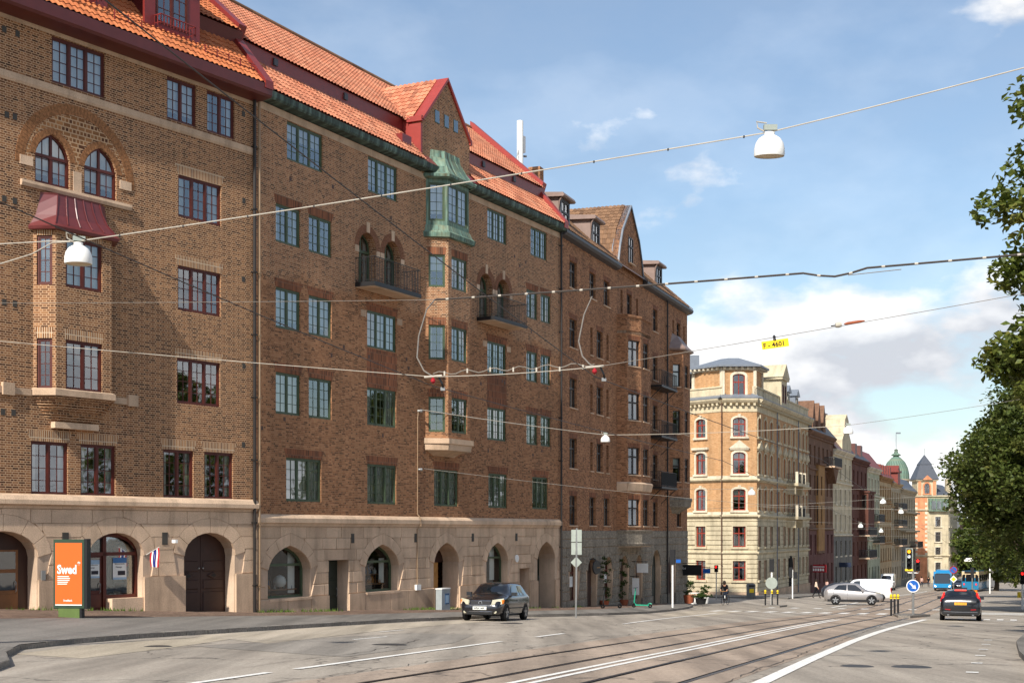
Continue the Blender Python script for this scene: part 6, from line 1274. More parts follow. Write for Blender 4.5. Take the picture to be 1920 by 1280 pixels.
# ---- the black hatchback parked at the kerb, facing the camera
HB = [(-2.09, .45, .84, .72, .93, .66), (-2.02, .34, .93, .80, 1.06, .66), (-1.8, .26, .97, .84, 1.30, .60), (-1.35, .22, .96, .85, 1.44, .585), (-.4, .2, .94, .855, 1.475, .58), (.3, .2, .93, .855, 1.43, .56), (1.0, .2, .93, .85, 1.00, .70), (1.55, .2, .87, .835, .92, .66), (1.92, .26, .74, .79, .80, .60), (2.05, .3, .62, .72, .66, .56), (2.09, .36, .56, .66, .58, .5)]
c1 = car('parked_car', 'black hatchback parked at the kerb in front of the green windowed house', road(52.6, -19.3), R(180+70.5+3), HB, 'car_black', (-1.27, 1.33), .31, [(-1.6, -.62, .25, .0), (-.55, .62, .0, .55)], (.36, 1.0), (-1.98, -1.72), mirrors=.62)
for s in (1, -1):
    patch_box(c1, 'headlight', 'lamp_clear', [(2.08, s*.44, .62), (1.90, s*.80, .64), (1.72, s*.84, .86), (1.98, s*.46, .80)], .035); patch_box(c1, 'indicator', 'orange_lens', [(1.90, s*.79, .66), (1.82, s*.825, .67), (1.73, s*.84, .82), (1.84, s*.80, .82)], .045)
    MB().lathe([(0, 0), (.06, .01), (.06, .05), (0, .06)], (2.02, s*.6, .36), 10, axis='x').build('fog_lamp', M['lamp_clear'], c1, smooth=True)
gr = patch_box(c1, 'grille', 'plastic', [(2.06, -.36, .62), (2.06, .36, .62), (1.97, .42, .76), (1.97, -.42, .76)], .02)
for z, x_ in ((.775, 1.97), (.61, 2.08)): MB().tube([(x_, -.4, z), (x_+.02, 0, z), (x_, .4, z)], .012, 5).build('grille_trim', M['chrome'], c1)
MB().lathe([(.05, 0), (.075, 0), (.075, .02), (.05, .02)], (2.03, 0, .70), 14, axis='x').build('badge', M['chrome'], c1); bits(c1, 'lower_grille', 'black', [(2.03, 2.1, -.5, .5, .26, .36)]); MB().tube([(2.08, -.5, .37), (2.12, 0, .37), (2.08, .5, .37)], .012, 5).build('bumper_trim', M['chrome'], c1)
pl = MB().box(2.1, 2.13, -.27, .27, .44, .56).build('number_plate', M['plate_white'], c1); text(pl, 'WRA 449', .1, (2.135, -.23, .465), 'ink', rot=(R(90), 0, R(90)), bold=.003)
for s in (1, -1): patch_box(c1, 'tail_light', 'lamp_red', [(-2.0, s*.74, .8), (-2.06, s*.6, .8), (-1.98, s*.6, 1.05), (-1.93, s*.7, 1.05)], .03); MB().tube([(-.2, s*.865, .78), (.0, s*.875, .78)], .015, 5).build('door_handle', M['car_black'], c1); MB().tube([(-1.0, s*.865, .5), (1.0, s*.868, .5)], .018, 5).build('side_moulding', M['plastic'], c1)
# ---- the taxi waiting at the crossing, seen from behind
WG = [(-2.38, .42, .78, .74, .84, .70), (-2.33, .3, .92, .86, 1.0, .76), (-2.2, .24, 1.0, .90, 1.14, .72), (-1.85, .22, 1.01, .92, 1.41, .62), (-1.2, .2, 1.0, .925, 1.455, .61), (-.2, .2, .97, .925, 1.47, .61), (.5, .2, .95, .92, 1.42, .58), (1.25, .2, .96, .915, 1.03, .74), (1.9, .22, .88, .89, .94, .68), (2.25, .28, .72, .82, .78, .6), (2.38, .36, .58, .68, .6, .5)]
c2 = car('taxi', 'black estate car taxi with yellow number plate waiting at the crossing', road(71.6, -2.5), R(70.5+2), WG, 'car_black', (-1.42, 1.45), .34, [(-1.95, -.95, .2, .02), (-.9, .05, .0, .0), (.1, .95, .0, .6)], (.55, 1.28), (-2.18, -1.86))
for s in (1, -1):
    patch_box(c2, 'tail_light', 'lamp_red', [(-2.30, s*.62, .86), (-2.24, s*.90, .88), (-2.16, s*.88, 1.06), (-2.22, s*.72, 1.05)], .03); patch_box(c2, 'tail_light', 'brake_on', [(-2.2, s*.76, 1.0), (-2.17, s*.86, 1.0), (-1.97, s*.76, 1.3), (-1.99, s*.70, 1.3)], .03); patch_box(c2, 'reflector', 'lamp_red', [(-2.40, s*.45, .5), (-2.36, s*.72, .52), (-2.36, s*.72, .56), (-2.40, s*.45, .54)], .015)
    MB().lathe([(0, 0), (.05, 0), (.05, .08), (0, .08)], (-2.4, s*.55, .3), 10, axis='x').build('exhaust_tip', M['chrome'], c2)
patch_box(c2, 'high_brake_light', 'brake_high', [(-1.93, -.26, 1.41), (-1.93, .26, 1.41), (-1.9, .26, 1.44), (-1.9, -.26, 1.44)], .012)
pl = MB().box(-2.385, -2.36, -.27, .27, .74, .86).build('number_plate', M['plate_yellow'], c2)
for k in range(5): MB().box(-2.389, -2.385, .13-.085*k, .17-.085*k, .775, .83).build('plate_mark', M['gold'], pl)
for k, ch in enumerate('VOLVO'): text(c2, ch, .075, (-2.30, .3-.15*k, .93), 'chrome', rot=(R(90), 0, R(-90)), name='badge_letter')
bits(c2, 'bumper', 'plastic', [(-2.42, -2.2, -.8, .8, .3, .46)]); MB().tube([(-2.43, -.75, .42), (-2.45, 0, .41), (-2.43, .75, .42)], .012, 5).build('bumper_trim', M['chrome'], c2)
rs_ = MB().box(-.15, .1, -.3, .3, 1.49, 1.56).build('roof_sign', M['plastic'], c2)
for s in (1, -1): MB().tube([(-1.7, s*.6, 1.47), (.3, s*.6, 1.5)], .018, 5).build('roof_rail', M['chrome'], c2)
# ---- silver crossover crossing the street, with a dark car and a white van behind it
CX = [(-2.17, .5, .82, .72, .9, .66), (-2.1, .36, .98, .82, 1.1, .68), (-1.85, .26, 1.08, .89, 1.30, .64), (-1.2, .22, 1.06, .9, 1.50, .60), (-.3, .2, .98, .9, 1.565, .58), (.3, .2, .94, .9, 1.52, .57), (1.05, .2, .96, .895, 1.06, .72), (1.65, .22, .90, .88, .98, .66), (2.0, .28, .78, .83, .84, .6), (2.17, .36, .62, .7, .64, .5)]
p_ = at(1600, 1129, 108); c3 = car('crossover_car', 'silver crossover car turning across the tram tracks', (p_.x, p_.y, gz(p_.x, p_.y)), R(-14), CX, 'car_silver', (-1.3, 1.34), .35, [(-1.45, -.5, .35, .0), (-.42, .75, .0, .6)], (.35, 1.06), (-2.05, -1.8))
c3.scale = (1, 1, 1.06)
for s in (1, -1):
    bits(c3, 'side_cladding', 'plastic', [(-1.9, 1.9, s*.895-.012, s*.895+.012, .24, .40)]); patch_box(c3, 'headlight', 'lamp_clear', [(2.02, s*.6, .80), (1.75, s*.83, .86), (1.6, s*.85, .93), (1.95, s*.58, .88)], .03); patch_box(c3, 'tail_light', 'lamp_red', [(-2.1, s*.6, .95), (-1.9, s*.86, 1.0), (-1.8, s*.86, 1.08), (-2.06, s*.6, 1.04)], .03)
p_ = at(1590, 1122, 121); c4 = car('dark_car', 'dark grey car partly hidden behind the silver crossover', (p_.x, p_.y, gz(p_.x, p_.y)), R(-20), CX, 'car_dark', (-1.3, 1.34), .35, [(-1.45, -.5, .3, .0), (-.42, .75, .0, .6)], (.35, 1.06), (-2.05, -1.8))
for s in (1, -1): patch_box(c4, 'headlight', 'headlight_on', [(2.02, s*.6, .80), (1.8, s*.8, .84), (1.75, s*.82, .9), (1.95, s*.58, .88)], .03)
VN = [(-2.25, .4, 1.0, .86, 1.8, .80), (-2.2, .28, 1.05, .9, 1.86, .82), (-1.5, .24, 1.08, .92, 1.90, .82), (.2, .24, 1.08, .92, 1.88, .80), (.8, .24, 1.08, .92, 1.80, .74), (1.45, .24, 1.06, .91, 1.22, .76), (1.95, .28, .94, .88, 1.02, .70), (2.2, .34, .74, .8, .82, .62), (2.28, .42, .6, .7, .64, .55)]
p_ = at(1619, 1123, 119); c5 = car('delivery_van', 'plain white delivery van passing behind the silver crossover', (p_.x, p_.y, gz(p_.x, p_.y)), R(180-15), VN, 'car_white', (-1.4, 1.45), .33, [(.25, 1.2, .0, .5)], (.85, 1.42), None, cat='van')
for s in (1, -1): patch_box(c5, 'tail_light', 'lamp_red', [(-2.25, s*.8, .8), (-2.2, s*.9, .8), (-2.2, s*.9, 1.2), (-2.25, s*.8, 1.2)], .03)
VM = [(-2.9, .45, 1.3, .95, 2.4, .9), (-2.8, .3, 1.35, .99, 2.5, .92), (0, .28, 1.3, 1.0, 2.52, .92), (1.1, .28, 1.25, 1.0, 2.4, .88), (1.5, .28, 1.25, 1.0, 2.2, .84), (2.1, .28, 1.2, .99, 1.32, .84), (2.55, .34, .98, .96, 1.1, .8), (2.75, .42, .7, .85, .8, .7)]
p_ = at(1664, 1103, 213); c6 = car('delivery_van', 'tall white panel van driving up towards the crossing', (p_.x, p_.y, gz(p_.x, p_.y)), R(180+70.5), VM, 'car_white', (-1.7, 1.9), .36, [(.9, 1.8, .0, .45)], (1.5, 2.12), None, cat='van')
for s in (1, -1): patch_box(c6, 'headlight', 'lamp_clear', [(2.7, s*.55, .85), (2.5, s*.9, .9), (2.4, s*.92, 1.1), (2.6, s*.6, 1.05)], .03)
bits(c6, 'front_grille', 'plastic', [(2.6, 2.8, -.7, .7, .45, .95)]); bits(c6, 'number_plate', 'plate_white', [(2.8, 2.83, -.26, .26, .5, .62)])
p_ = at(1797, 1104, 226); c7 = car('parked_car', 'dark car following between the bus and the tram', (p_.x, p_.y, gz(p_.x, p_.y)), R(180+70.5), HB, 'car_dark', (-1.27, 1.33), .31, [(-1.6, -.62, .25, .0), (-.55, .62, .0, .55)], (.36, 1.0), (-1.98, -1.72))
# ---- bus and tram
def coach(o, L, W, H, mat, z0=.32, nose=.25, top=None):
    prof_ = [(0, z0), (0, H*.42), (-nose*.4, H*.62), (-nose, H-.12), (-nose-.2, H), (-L+.2, H), (-L, H-.2), (-L, z0)]
    mb = MB(); n = len(prof_); mb.add([(x, -W/2, z) for x, z in prof_]+[(x, W/2, z) for x, z in prof_], [tuple(range(n)), tuple(range(2*n-1, n-1, -1))]+[(i, n+i, n+(i+1) % n, (i+1) % n) for i in range(n)]); return mb.build('body', M[mat], o)
bl = at(1767, 1104, 211); bus = thing('city_bus', 'blue city bus with headlights on coming up the street', 'bus', (bl.x, bl.y, gz(bl.x, bl.y)), R(180+70.5)); coach(bus, 12, 2.55, 2.85, 'bus_blue')
patch_box(bus, 'windscreen', 'car_glass', [(-.0, -1.18, 1.1), (-.0, 1.18, 1.1), (-.22, 1.14, 2.5), (-.22, -1.14, 2.5)], .03); MB().box(-.35, -.2, -.95, .95, 2.33, 2.6).build('destination_display', M['black'], bus)
for s in (1, -1): 
    patch_box(bus, 'headlight', 'headlight_on', [(.03, s*.85, .62), (.03, s*1.1, .62), (.03, s*1.14, .86), (.03, s*1.0, .84)], .02); MB().box(.0, .25, s*1.3-.08, s*1.3+.08, 1.7, 2.2).build('mirror', M['plastic'], bus)
    for k in range(6): MB().box(-11.6+1.85*k, -9.95+1.85*k, s*1.28-.01, s*1.28+.01, 1.25, 2.4).build('side_window', M['car_glass'], bus)
    for x in (-2.6, -8.8): MB().lathe([(0, 0), (.48, 0), (.48, .28), (0, .28)], (x, s*1.15+.14, .48), 18, axis='y').build('wheel', M['rubber'], bus)
bits(bus, 'lower_bumper', 'plastic', [(-.05, .06, -1.2, 1.2, .3, .48)])
MB().box(-9, -2, -1.0, 1.0, 2.85, 3.05).build('roof_unit', M['bus_blue'], bus)
tl_ = at(1819, 1104, 207); tram = thing('tram', 'blue tram with cream window band stopped on the right hand track', 'tram', (tl_.x, tl_.y, gz(tl_.x, tl_.y)), R(180+62)); coach(tram, 15, 2.35, 3.0, 'tram_blue', nose=.12)
MB().box(-14.98, -.06, -1.19, 1.19, 1.4, 2.94).build('window_band', M['tram_cream'], tram); patch_box(tram, 'windscreen', 'car_glass', [(.0, -.62, 1.5), (.0, .62, 1.5), (-.08, .6, 2.5), (-.08, -.6, 2.5)], .03)
for s in (1, -1):
    patch_box(tram, 'corner_window', 'car_glass', [(.0, s*.72, 1.5), (-.02, s*1.15, 1.5), (-.1, s*1.12, 2.5), (-.08, s*.7, 2.5)], .03); patch_box(tram, 'lamp', 'brake_on', [(.03, s*.75, .95), (.03, s*.95, .95), (.03, s*.95, 1.2), (.03, s*.75, 1.2)], .02)
    for k in range(8): MB().box(-14.5+1.75*k, -13.0+1.75*k, s*1.2-.01, s*1.2+.01, 1.5, 2.4).build('side_window', M['car_glass'], tram)
MB().box(-.14, .0, -.8, .8, 2.66, 2.98).build('destination_display', M['black'], tram); bits(tram, 'undercarriage', 'black', [(-14, -.6, -1.0, 1.0, .1, .36)]); MB().tube([(-7, -.5, 3.25), (-6, 0, 4.2), (-7, .5, 3.25)], .03, 5).build('pantograph', M['iron'], tram)
# ------------------------------------------------------------------ street furniture
paint('cloth_navy2', S(34, 44, 66), .6, .3)
def gpt(a, l, dz=0): x, y = P(a, l); return x, y, prof(a)+dz
def wall_base(a): l, o = wl(a); return l, prof(a)+o
paint('ad_orange', S(240, 98, 34), .5, .3, var=.02); paint('ad_green', S(44, 66, 48), .45, .4); paint('ad_olive', S(88, 106, 54), .6, .3, var=.1); paint('sign_blue', S(14, 88, 170), .45, .4, var=.03); paint('sign_back', S(150, 157, 148), .5, .4); paint('cabinet', S(150, 156, 156), .6, .3, var=.12); paint('teal', S(40, 150, 120), .45, .4); paint('bin_grey', S(112, 112, 108), .6, .3); paint('cable_white', S(176, 168, 154), .6, .3); paint('cable_grey', S(120, 112, 102), .6, .3); paint('copper_wire', S(60, 52, 46), .5, .4); paint('terracotta', S(150, 84, 58), .7, .2); paint('sign_red', S(150, 24, 34), .5, .3)
glow('signal_red', S(255, 40, 36), 3.0); glow('signal_amber', S(255, 150, 30), 3.0); glow('signal_white', S(220, 226, 230), .8); paint('lamp_glass', S(190, 172, 140), .4, .4)
# advertising pillar
A = at(132, 1167, 42.0); ad = thing('advertising_sign', 'green framed street sign with orange poster reading Swed on the pavement', 'sign', (A.x, A.y, A.z), R(-8))
ad.scale = (.78, 1, 1); MB().box(-.42, .42, -.1, .1, -.15, .44).build('foot', M['ad_olive'], ad); MB().box(.42, .5, -.09, .12, -.15, .44).build('foot_edge', M['black'], ad); MB().prism([(-.62, .42), (.62, .42), (.62, 2.46), (-.62, 2.46)], -.11, .14, bev=.02).build('case', M['ad_green'], ad); MB().box(.6, .72, -.1, .16, .42, 2.48).build('case_side', M['black'], ad)
po = MB().box(-.53, .53, -.125, -.115, .52, 2.36).build('poster', M['ad_orange'], ad); text(po, 'Swed', .36, (-.45, -.13, 1.46), 'white', bold=.012, sx=1.0); text(po, '*', .26, (.36, -.13, 1.62), 'white', bold=.008)
for k in range(5): MB().box(-.44, -.44+(.46, .5, .48, .42, .38)[k], -.128, -.124, 1.36-.055*k, 1.385-.055*k).build('small_print', M['white'], po)
text(po, 'Swedbank', .085, (-.2, -.13, .64), 'white', bold=.002); MB().box(-.53, .53, -.128, -.124, .52, .55).build('poster_margin', M['white'], po)
# cable cabinet by the wall
l, z = wall_base(61.5); x, y = P(61.5, l+.75); cb = thing('cable_cabinet', 'grey cable cabinet with blue poster and scrawled tags against the granite wall', 'cabinet', (x, y, z-.05), R(64)); MB().box(-.42, .38, -.16, .16, 0, 1.0).build('body', M['cabinet'], cb); MB().box(-.44, .4, -.18, .18, 1.0, 1.05).build('lid', M['white'], cb); MB().box(-.12, .28, -.175, -.16, .3, .8).build('poster', M['display_blue'], cb); MB().box(-.06, .22, -.18, -.175, .36, .72).build('poster_picture', M['poster_blue'], cb)
# tall sign post in front of the grey base
def pole_thing(name, label, a, l, h, r=.045, mat='steel', lean=0, cat='sign', dz=.12, rz=HEAD): 
    x, y, z = gpt(a, l, dz); o = thing(name, label, cat, (x, y, z), rz); MB().tube([(0, 0, -.2), (lean, 0, h)], r, 8).build('pole', M[mat], o, smooth=True); return o
sp = pole_thing('sign_post', 'tall sign post with four pale plates and a diamond seen from behind', 58.8, -17.9, 3.75, lean=.14); y_ = .06
for k, (zz, s) in enumerate(((3.42, 1), (3.42, -1), (2.86, 1), (2.86, -1))): MB().box(.1, .12, s*.125-.11, s*.125+.11, zz-.26, zz+.26).build('sign_plate', M['sign_back'], sp)
MB().add([(.06, 0, 2.02), (.06, .25, 2.27), (.06, 0, 2.52), (.06, -.25, 2.27), (.09, 0, 2.02), (.09, .25, 2.27), (.09, 0, 2.52), (.09, -.25, 2.27)], [(3, 2, 1, 0), (4, 5, 6, 7), (0, 1, 5, 4), (1, 2, 6, 5), (2, 3, 7, 6), (3, 0, 4, 7)]).build('diamond_sign', M['sign_back'], sp)
def signal(o, z, lit=None, y=0, x=0, n=3, s=1.0, mat='plastic', face=-1, which=None):
    b = MB().box(x-.12*s, x+.12*s, y-.15*s, y+.15*s, z, z+.3*s*n).build('signal_head', M[mat], o)
    for k in range(n):
        zc = z+.3*s*(n-k-.5); m = {'red': 'signal_red', 'amber': 'signal_amber', 'white': 'signal_white'}.get(which[k]) if which and which[k] else 'black'
        MB().lathe([(0, 0), (.105*s, 0), (.11*s, .02), (0, .03)], (x+face*.12*s, y, zc), 14, axis='x').build('signal_lens', M[m], b); MB().lathe([(.12*s, 0), (.12*s, face*.14*s)], (x+face*.12*s, y, zc), 14, axis='x').build('visor', M['black'], b)
    return b
# the signal mast in front of the brown house, the pedestrian signals and their neighbours
o = pole_thing('traffic_signal', 'signal post with pale shaft beside the green scooter', 84.5, -19.6, 2.9, r=.06, mat='white', cat='traffic light', dz=.14); signal(o, 2.6, n=3, face=1); MB().box(-.02, .02, -.5, -.22, 2.7, 2.9).build('street_name_plate', M['sign_blue'], o)
p_ = at(1343, 1112, 122); o = thing('traffic_signal', 'pedestrian signal showing red against the cream stone base', 'traffic light', (p_.x, p_.y, gz(p_.x, p_.y)), HEAD); MB().tube([(0, 0, -.3), (0, 0, 2.6)], .05, 8).build('pole', M['steel'], o); signal(o, 2.35, n=2, which=['red', None])
p_ = at(1447, 1140, 100.5); o = thing('traffic_signal', 'island signal mast with round sign seen from behind and three yellow topped bollards', 'traffic light', (p_.x, p_.y, gz(p_.x, p_.y)+.1), HEAD); MB().tube([(0, 0, -.2), (0, 0, 2.6)], .07, 8).build('pole', M['white'], o); signal(o, 2.35, n=3, face=1); MB().lathe([(0, 0), (.42, 0), (.42, .03), (0, .03)], (-.1, 0, 1.55), 20, axis='x').build('round_sign', M['sign_back'], o)
p_ = at(1486, 1114, 128); o = thing('traffic_signal', 'signal post on the corner by the yellow house archway', 'traffic light', (p_.x, p_.y, gz(p_.x, p_.y)), HEAD); MB().tube([(0, 0, -.2), (0, 0, 2.6)], .06, 8).build('pole', M['white'], o); signal(o, 1.9, n=3, face=1, y=.15); signal(o, 1.8, n=2, face=1, y=-.25)
def bollard(label, x, y, z, group):
    o = thing('bollard', label, 'bollard', (x, y, z), 0, group); MB().lathe([(.055, -.2), (.055, .84)], n=12).build('post', M['plastic'], o, smooth=True); MB().lathe([(.075, .82), (.075, 1.0), (.06, 1.06), (0, 1.07)], n=12).build('cap', M['yellow'], o, smooth=True); MB().lathe([(.077, .9), (.077, .94)], n=12).build('band', M['black'], o); return o
for k, px in enumerate((1435, 1447.5, 1458)): p_ = at(px, 1140, 100.5-(k == 1)*.9); bollard('black bollard with yellow cap on the small island near the yellow corner house', p_.x, p_.y, gz(p_.x, p_.y)+.1, 'bollards on the small island')
IS = lambda dx, dy: (isl.matrix_basis @ Vector((dx, dy, .12)))
bpy.context.view_layer.update()
for k in range(3): v = Vector(gpt(78.5+.25*k, -6.28+.16*k, .1)); bollard('black bollard with yellow cap beside the blue arrow sign', v.x, v.y, v.z, 'bollards by the arrow sign')
v = gpt(77.0, -5.05, .1); o = thing('arrow_sign', 'round blue keep right sign with white arrow on island post, signals above', 'sign', v, HEAD); MB().tube([(0, 0, -.2), (0, 0, 2.35)], .065, 10).build('pole', M['steel'], o, smooth=True)
d = MB().lathe([(0, 0), (.33, 0), (.33, .025), (0, .025)], (-.12, 0, 1.52), 28, axis='x').build('disc', M['sign_blue'], o); MB().lathe([(.29, .0), (.335, .0), (.335, -.008), (.29, -.008)], (-.12, 0, 1.52), 28, axis='x').build('rim', M['white'], d)
ar = MB(); c_, s_ = math.cos(R(-45)), math.sin(R(-45))
def q(u, w): return (-.13, -(u*c_-w*s_), 1.52+(u*s_+w*c_))
ar.add([q(-.22, -.04), q(.06, -.04), q(.06, .04), q(-.22, .04)], [(0, 1, 2, 3)]); ar.add([q(.02, -.13), q(.22, 0), q(.02, .13), q(.07, 0)], [(0, 1, 2, 3)]); ar.build('arrow', M['white'], d)
MB().tube([(0, -.3, 2.3), (0, -.25, 2.2), (0, .25, 2.2), (0, .3, 2.3)], .03, 6).build('crossbar', M['white'], o)
b = signal(o, 2.42, n=4, s=.85, y=.2, which=['amber', 'white', None, None]); MB().box(-.1, .1, -.0, .4, 2.3, 2.4).build('yellow_plate', M['yellow'], o); signal(o, 2.3, n=3, s=.7, y=-.24, which=['red', None, None]); MB().box(.13, .15, .02, .38, 2.4, 3.48).build('backboard', M['sign_back'], o)
# far signs, right hand signals
p_ = at(1788, 1104, 170); o = thing('sign_post', 'no stopping sign above yellow priority diamond in front of the bus', 'sign', (p_.x, p_.y, gz(p_.x, p_.y)), HEAD); MB().tube([(0, 0, -.2), (0, 0, 3.6)], .05, 8).build('pole', M['steel'], o)
dd = MB().add([(-.1, 0, 1.45), (-.1, -.42, 1.9), (-.1, 0, 2.35), (-.1, .42, 1.9)], [(0, 1, 2, 3)]).build('diamond', M['white'], o); MB().add([(-.11, 0, 1.6), (-.11, -.29, 1.9), (-.11, 0, 2.2), (-.11, .29, 1.9)], [(0, 1, 2, 3)]).build('diamond_centre', M['yellow'], dd)
dd = MB().lathe([(0, 0), (.45, 0), (.45, .03), (0, .03)], (-.1, 0, 3.0), 24, axis='x').build('disc', M['sign_red'], o); MB().lathe([(0, 0), (.36, 0), (.36, -.01), (0, -.01)], (-.1, 0, 3.0), 24, axis='x').build('disc_centre', M['sign_blue'], dd); MB().add([(-.12, .28, 3.22), (-.12, .22, 3.28), (-.12, -.28, 2.78), (-.12, -.22, 2.72)], [(0, 1, 2, 3)]).build('bar', M['sign_red'], dd)
p_ = at(1823, 1112, 118); o = thing('traffic_signal', 'grey signal post with orange lamp box behind the taxi', 'traffic light', (p_.x, p_.y, gz(p_.x, p_.y)), HEAD); MB().tube([(0, 0, -.2), (0, 0, 2.3)], .06, 8).build('pole', M['steel'], o); signal(o, 2.1, n=3, face=1, s=.9); MB().box(-.15, .15, -.4, -.1, .75, 1.05).build('lamp_box', M['orange_lens'], o)
p_ = at(1917, 1112, 100); o = thing('traffic_signal', 'signal with red light and yellow box beside the hedge', 'traffic light', (p_.x, p_.y, gz(p_.x, p_.y)), HEAD); MB().tube([(0, 0, -.2), (0, 0, 1.9)], .08, 8).build('pole', M['white'], o); signal(o, 1.75, n=3, which=['red', None, None], s=1.0); MB().box(-.14, .14, .1, .34, .8, 1.2).build('push_button_box', M['yellow'], o)
# litter bin, scooters, cafe corner
p_ = at(1408, 1117, 126); o = thing('litter_bin', 'grey litter bin with yellow sticker at the yellow house corner', 'litter bin', (p_.x, p_.y, gz(p_.x, p_.y)+.05)); MB().lathe([(.36, 0), (.4, .1), (.4, 1.0), (.43, 1.02), (.4, 1.25), (.2, 1.32), (0, 1.33)], n=16).build('body', M['bin_grey'], o, smooth=True); MB().box(-.2, .2, -.43, -.38, .5, .85).build('sticker', M['yellow'], o); MB().box(-.25, .25, -.44, -.36, 1.02, 1.18).build('opening', M['black'], o)
def scooter(label, a, l, rz, mat):
    x, y, z = gpt(a, l, .15); o = thing('kick_scooter', label, 'scooter', (x, y, z), rz); MB().box(-.45, .4, -.09, .09, .12, .19).build('deck', M[mat], o); MB().tube([(.4, 0, .16), (.52, 0, .3), (.42, 0, 1.15)], [.05, .04, .03], 8).build('stem', M[mat], o); MB().tube([(.42, -.28, 1.16), (.4, 0, 1.15), (.42, .28, 1.16)], .02, 6).build('handlebar', M['black'], o)
    for xx in (-.5, .54): MB().lathe([(.05, -.03), (.12, -.03), (.12, .03), (.05, .03)], (xx, 0, .12), 14, axis='y').build('wheel', M['rubber'], o)
    MB().tube([(-.6, 0, .22), (-.5, 0, .27), (-.38, 0, .2)], .04, 6).build('mudguard', M[mat], o)
scooter('green rental scooter parked across the pavement by the arches', 81.0, -20.6, R(150), 'teal'); scooter('dark rental scooter with green stem by the arched shop door', 77.2, -21.4, R(200), 'plastic')
def pot(label, x, y, z, r, h, mat='terracotta', seed=1, lm='leaf_hedge', fh=.5):
    o = thing('potted_plant', label, 'plant', (x, y, z)); MB().lathe([(0, 0), (r*.75, 0), (r, h), (r*.9, h), (r*.8, h-.06), (0, h-.06)], n=14).build('pot', M[mat], o, smooth=True); rg = np.random.default_rng(seed); c = np.stack([rg.normal(0, r*.55, 24), rg.normal(0, r*.55, 24), h+rg.uniform(.05, fh, 24)], 1); leaf_mesh('foliage', leaves(c, np.full(24, .16), 26, .11, rg), lm, o); return o
cx, cy, cz = gpt(99.5, -21.9, .14)
pot('large leafy pot plant by the cafe corner', cx, cy, cz, .4, .6, seed=1, fh=1.0); x, y, z = gpt(100.5, -21.0, .14); pot('bushy pot plant on the pavement edge by the cafe', x, y, z, .35, .45, 'white', 2, fh=.8); x, y, z = gpt(97.5, -20.6, .14); pot('low bowl of flowers beside the white cafe table', x, y, z, .4, .4, 'plastic', 3, fh=.3)
x, y, z = gpt(98.3, -21.2, .14); o = thing('cafe_table', 'small white pedestal table standing among the plants', 'table', (x, y, z)); MB().lathe([(0, .74), (.4, .74), (.4, .78), (0, .78)], n=16).build('top', M['white'], o); MB().lathe([(.3, 0), (.3, .03), (.05, .1), (.04, .74)], n=10).build('pedestal', M['white'], o, smooth=True)
for k, (aa, ll) in enumerate(((83.5, -23.2), (88.0, -23.3))): 
    l_, z_ = wall_base(aa); x, y = P(aa, l_+.45); o = pot(('climbing plant growing up beside the arch with the notices', 'climbing plant growing up beside the arch near the signal post')[k], x, y, z_, .3, .35, seed=6+k, fh=2.6)
# hanging signs and banners on the grey base
def arm_sign(name, label, x_, z_, w, h, mat, words=None, size=.2, tm='white', out=.75):
    o = thing(name, label, 'sign'); on_wall(o, J2, 20.2, x_, out, z_); MB().box(-.03, .03, -w/2, w/2, -h/2, h/2).build('board', M[mat], o); MB().tube([(0, out-.02, h/2+.12), (0, -w/2, h/2+.12)], .025, 6).build('arm', M['iron'], o)
    for yy in (-w/3, w/3): MB().tube([(0, yy, h/2), (0, yy, h/2+.12)], .01, 4).build('hanger', M['iron'], o)
    if words:
        for k, s in enumerate(words): text(o, s, size, (-.035, w/2-.06, h*.22-k*size*1.2-size*.4), tm, rot=(R(90), 0, R(-90)))
    return o
arm_sign('hanging_sign', 'black hanging sign with white script at the corner of the brown house', 29.3, -1.2, 1.5, .8, 'black', ['Le'], .26); arm_sign('hanging_sign', 'small blue hanging sign past the black script sign', 30.6, -1.3, .55, .35, 'sign_blue', out=1.6); arm_sign('pennant', 'white pennant hanging over the arched door', 15.0, -.7, .75, .6, 'white'); arm_sign('notice_board', 'long white notice hanging beside the arched doorway', 14.6, -1.9, .45, 1.1, 'white', out=.4)
o = thing('hanging_sign', 'dark red projecting sign on the yellow house front', 'sign'); q_ = spx(1523); o.location = (S0[0]+math.sin(R(21.9))*q_+.8*math.cos(R(21.9)), S0[1]+math.cos(R(21.9))*q_-.8*math.sin(R(21.9)), -2.6); o.rotation_euler.z = R(68.1); MB().box(-.06, .06, -.85, .85, -.45, .45).build('board', M['sign_red'], o); MB().tube([(0, .8, .2), (0, 1.0, .2)], .04, 5).build('arm', M['iron'], o); sg_ = o; [MB().box(-.066, -.06, .55-.28*k, .75-.28*k, -.3, .0).build('sign_mark', M['poster_white'], sg_) for k in range(5)]; MB().box(-.066, -.06, -.62, .75, .14, .24).build('sign_mark', M['poster_white'], sg_)
o = thing('shop_sign', 'dark blue shop sign on the grey ground floor of the cream house', 'sign'); q_ = spx(1572); o.location = (S0[0]+math.sin(R(21.9))*q_+.7*math.cos(R(21.9)), S0[1]+math.cos(R(21.9))*q_-.7*math.sin(R(21.9)), -2.6); o.rotation_euler.z = R(68.1); MB().box(-.06, .06, -.9, .6, -.3, .3).build('board', M['cloth_navy2'], o); MB().tube([(0, .55, 0), (0, .9, 0)], .05, 5).build('arm', M['iron'], o)
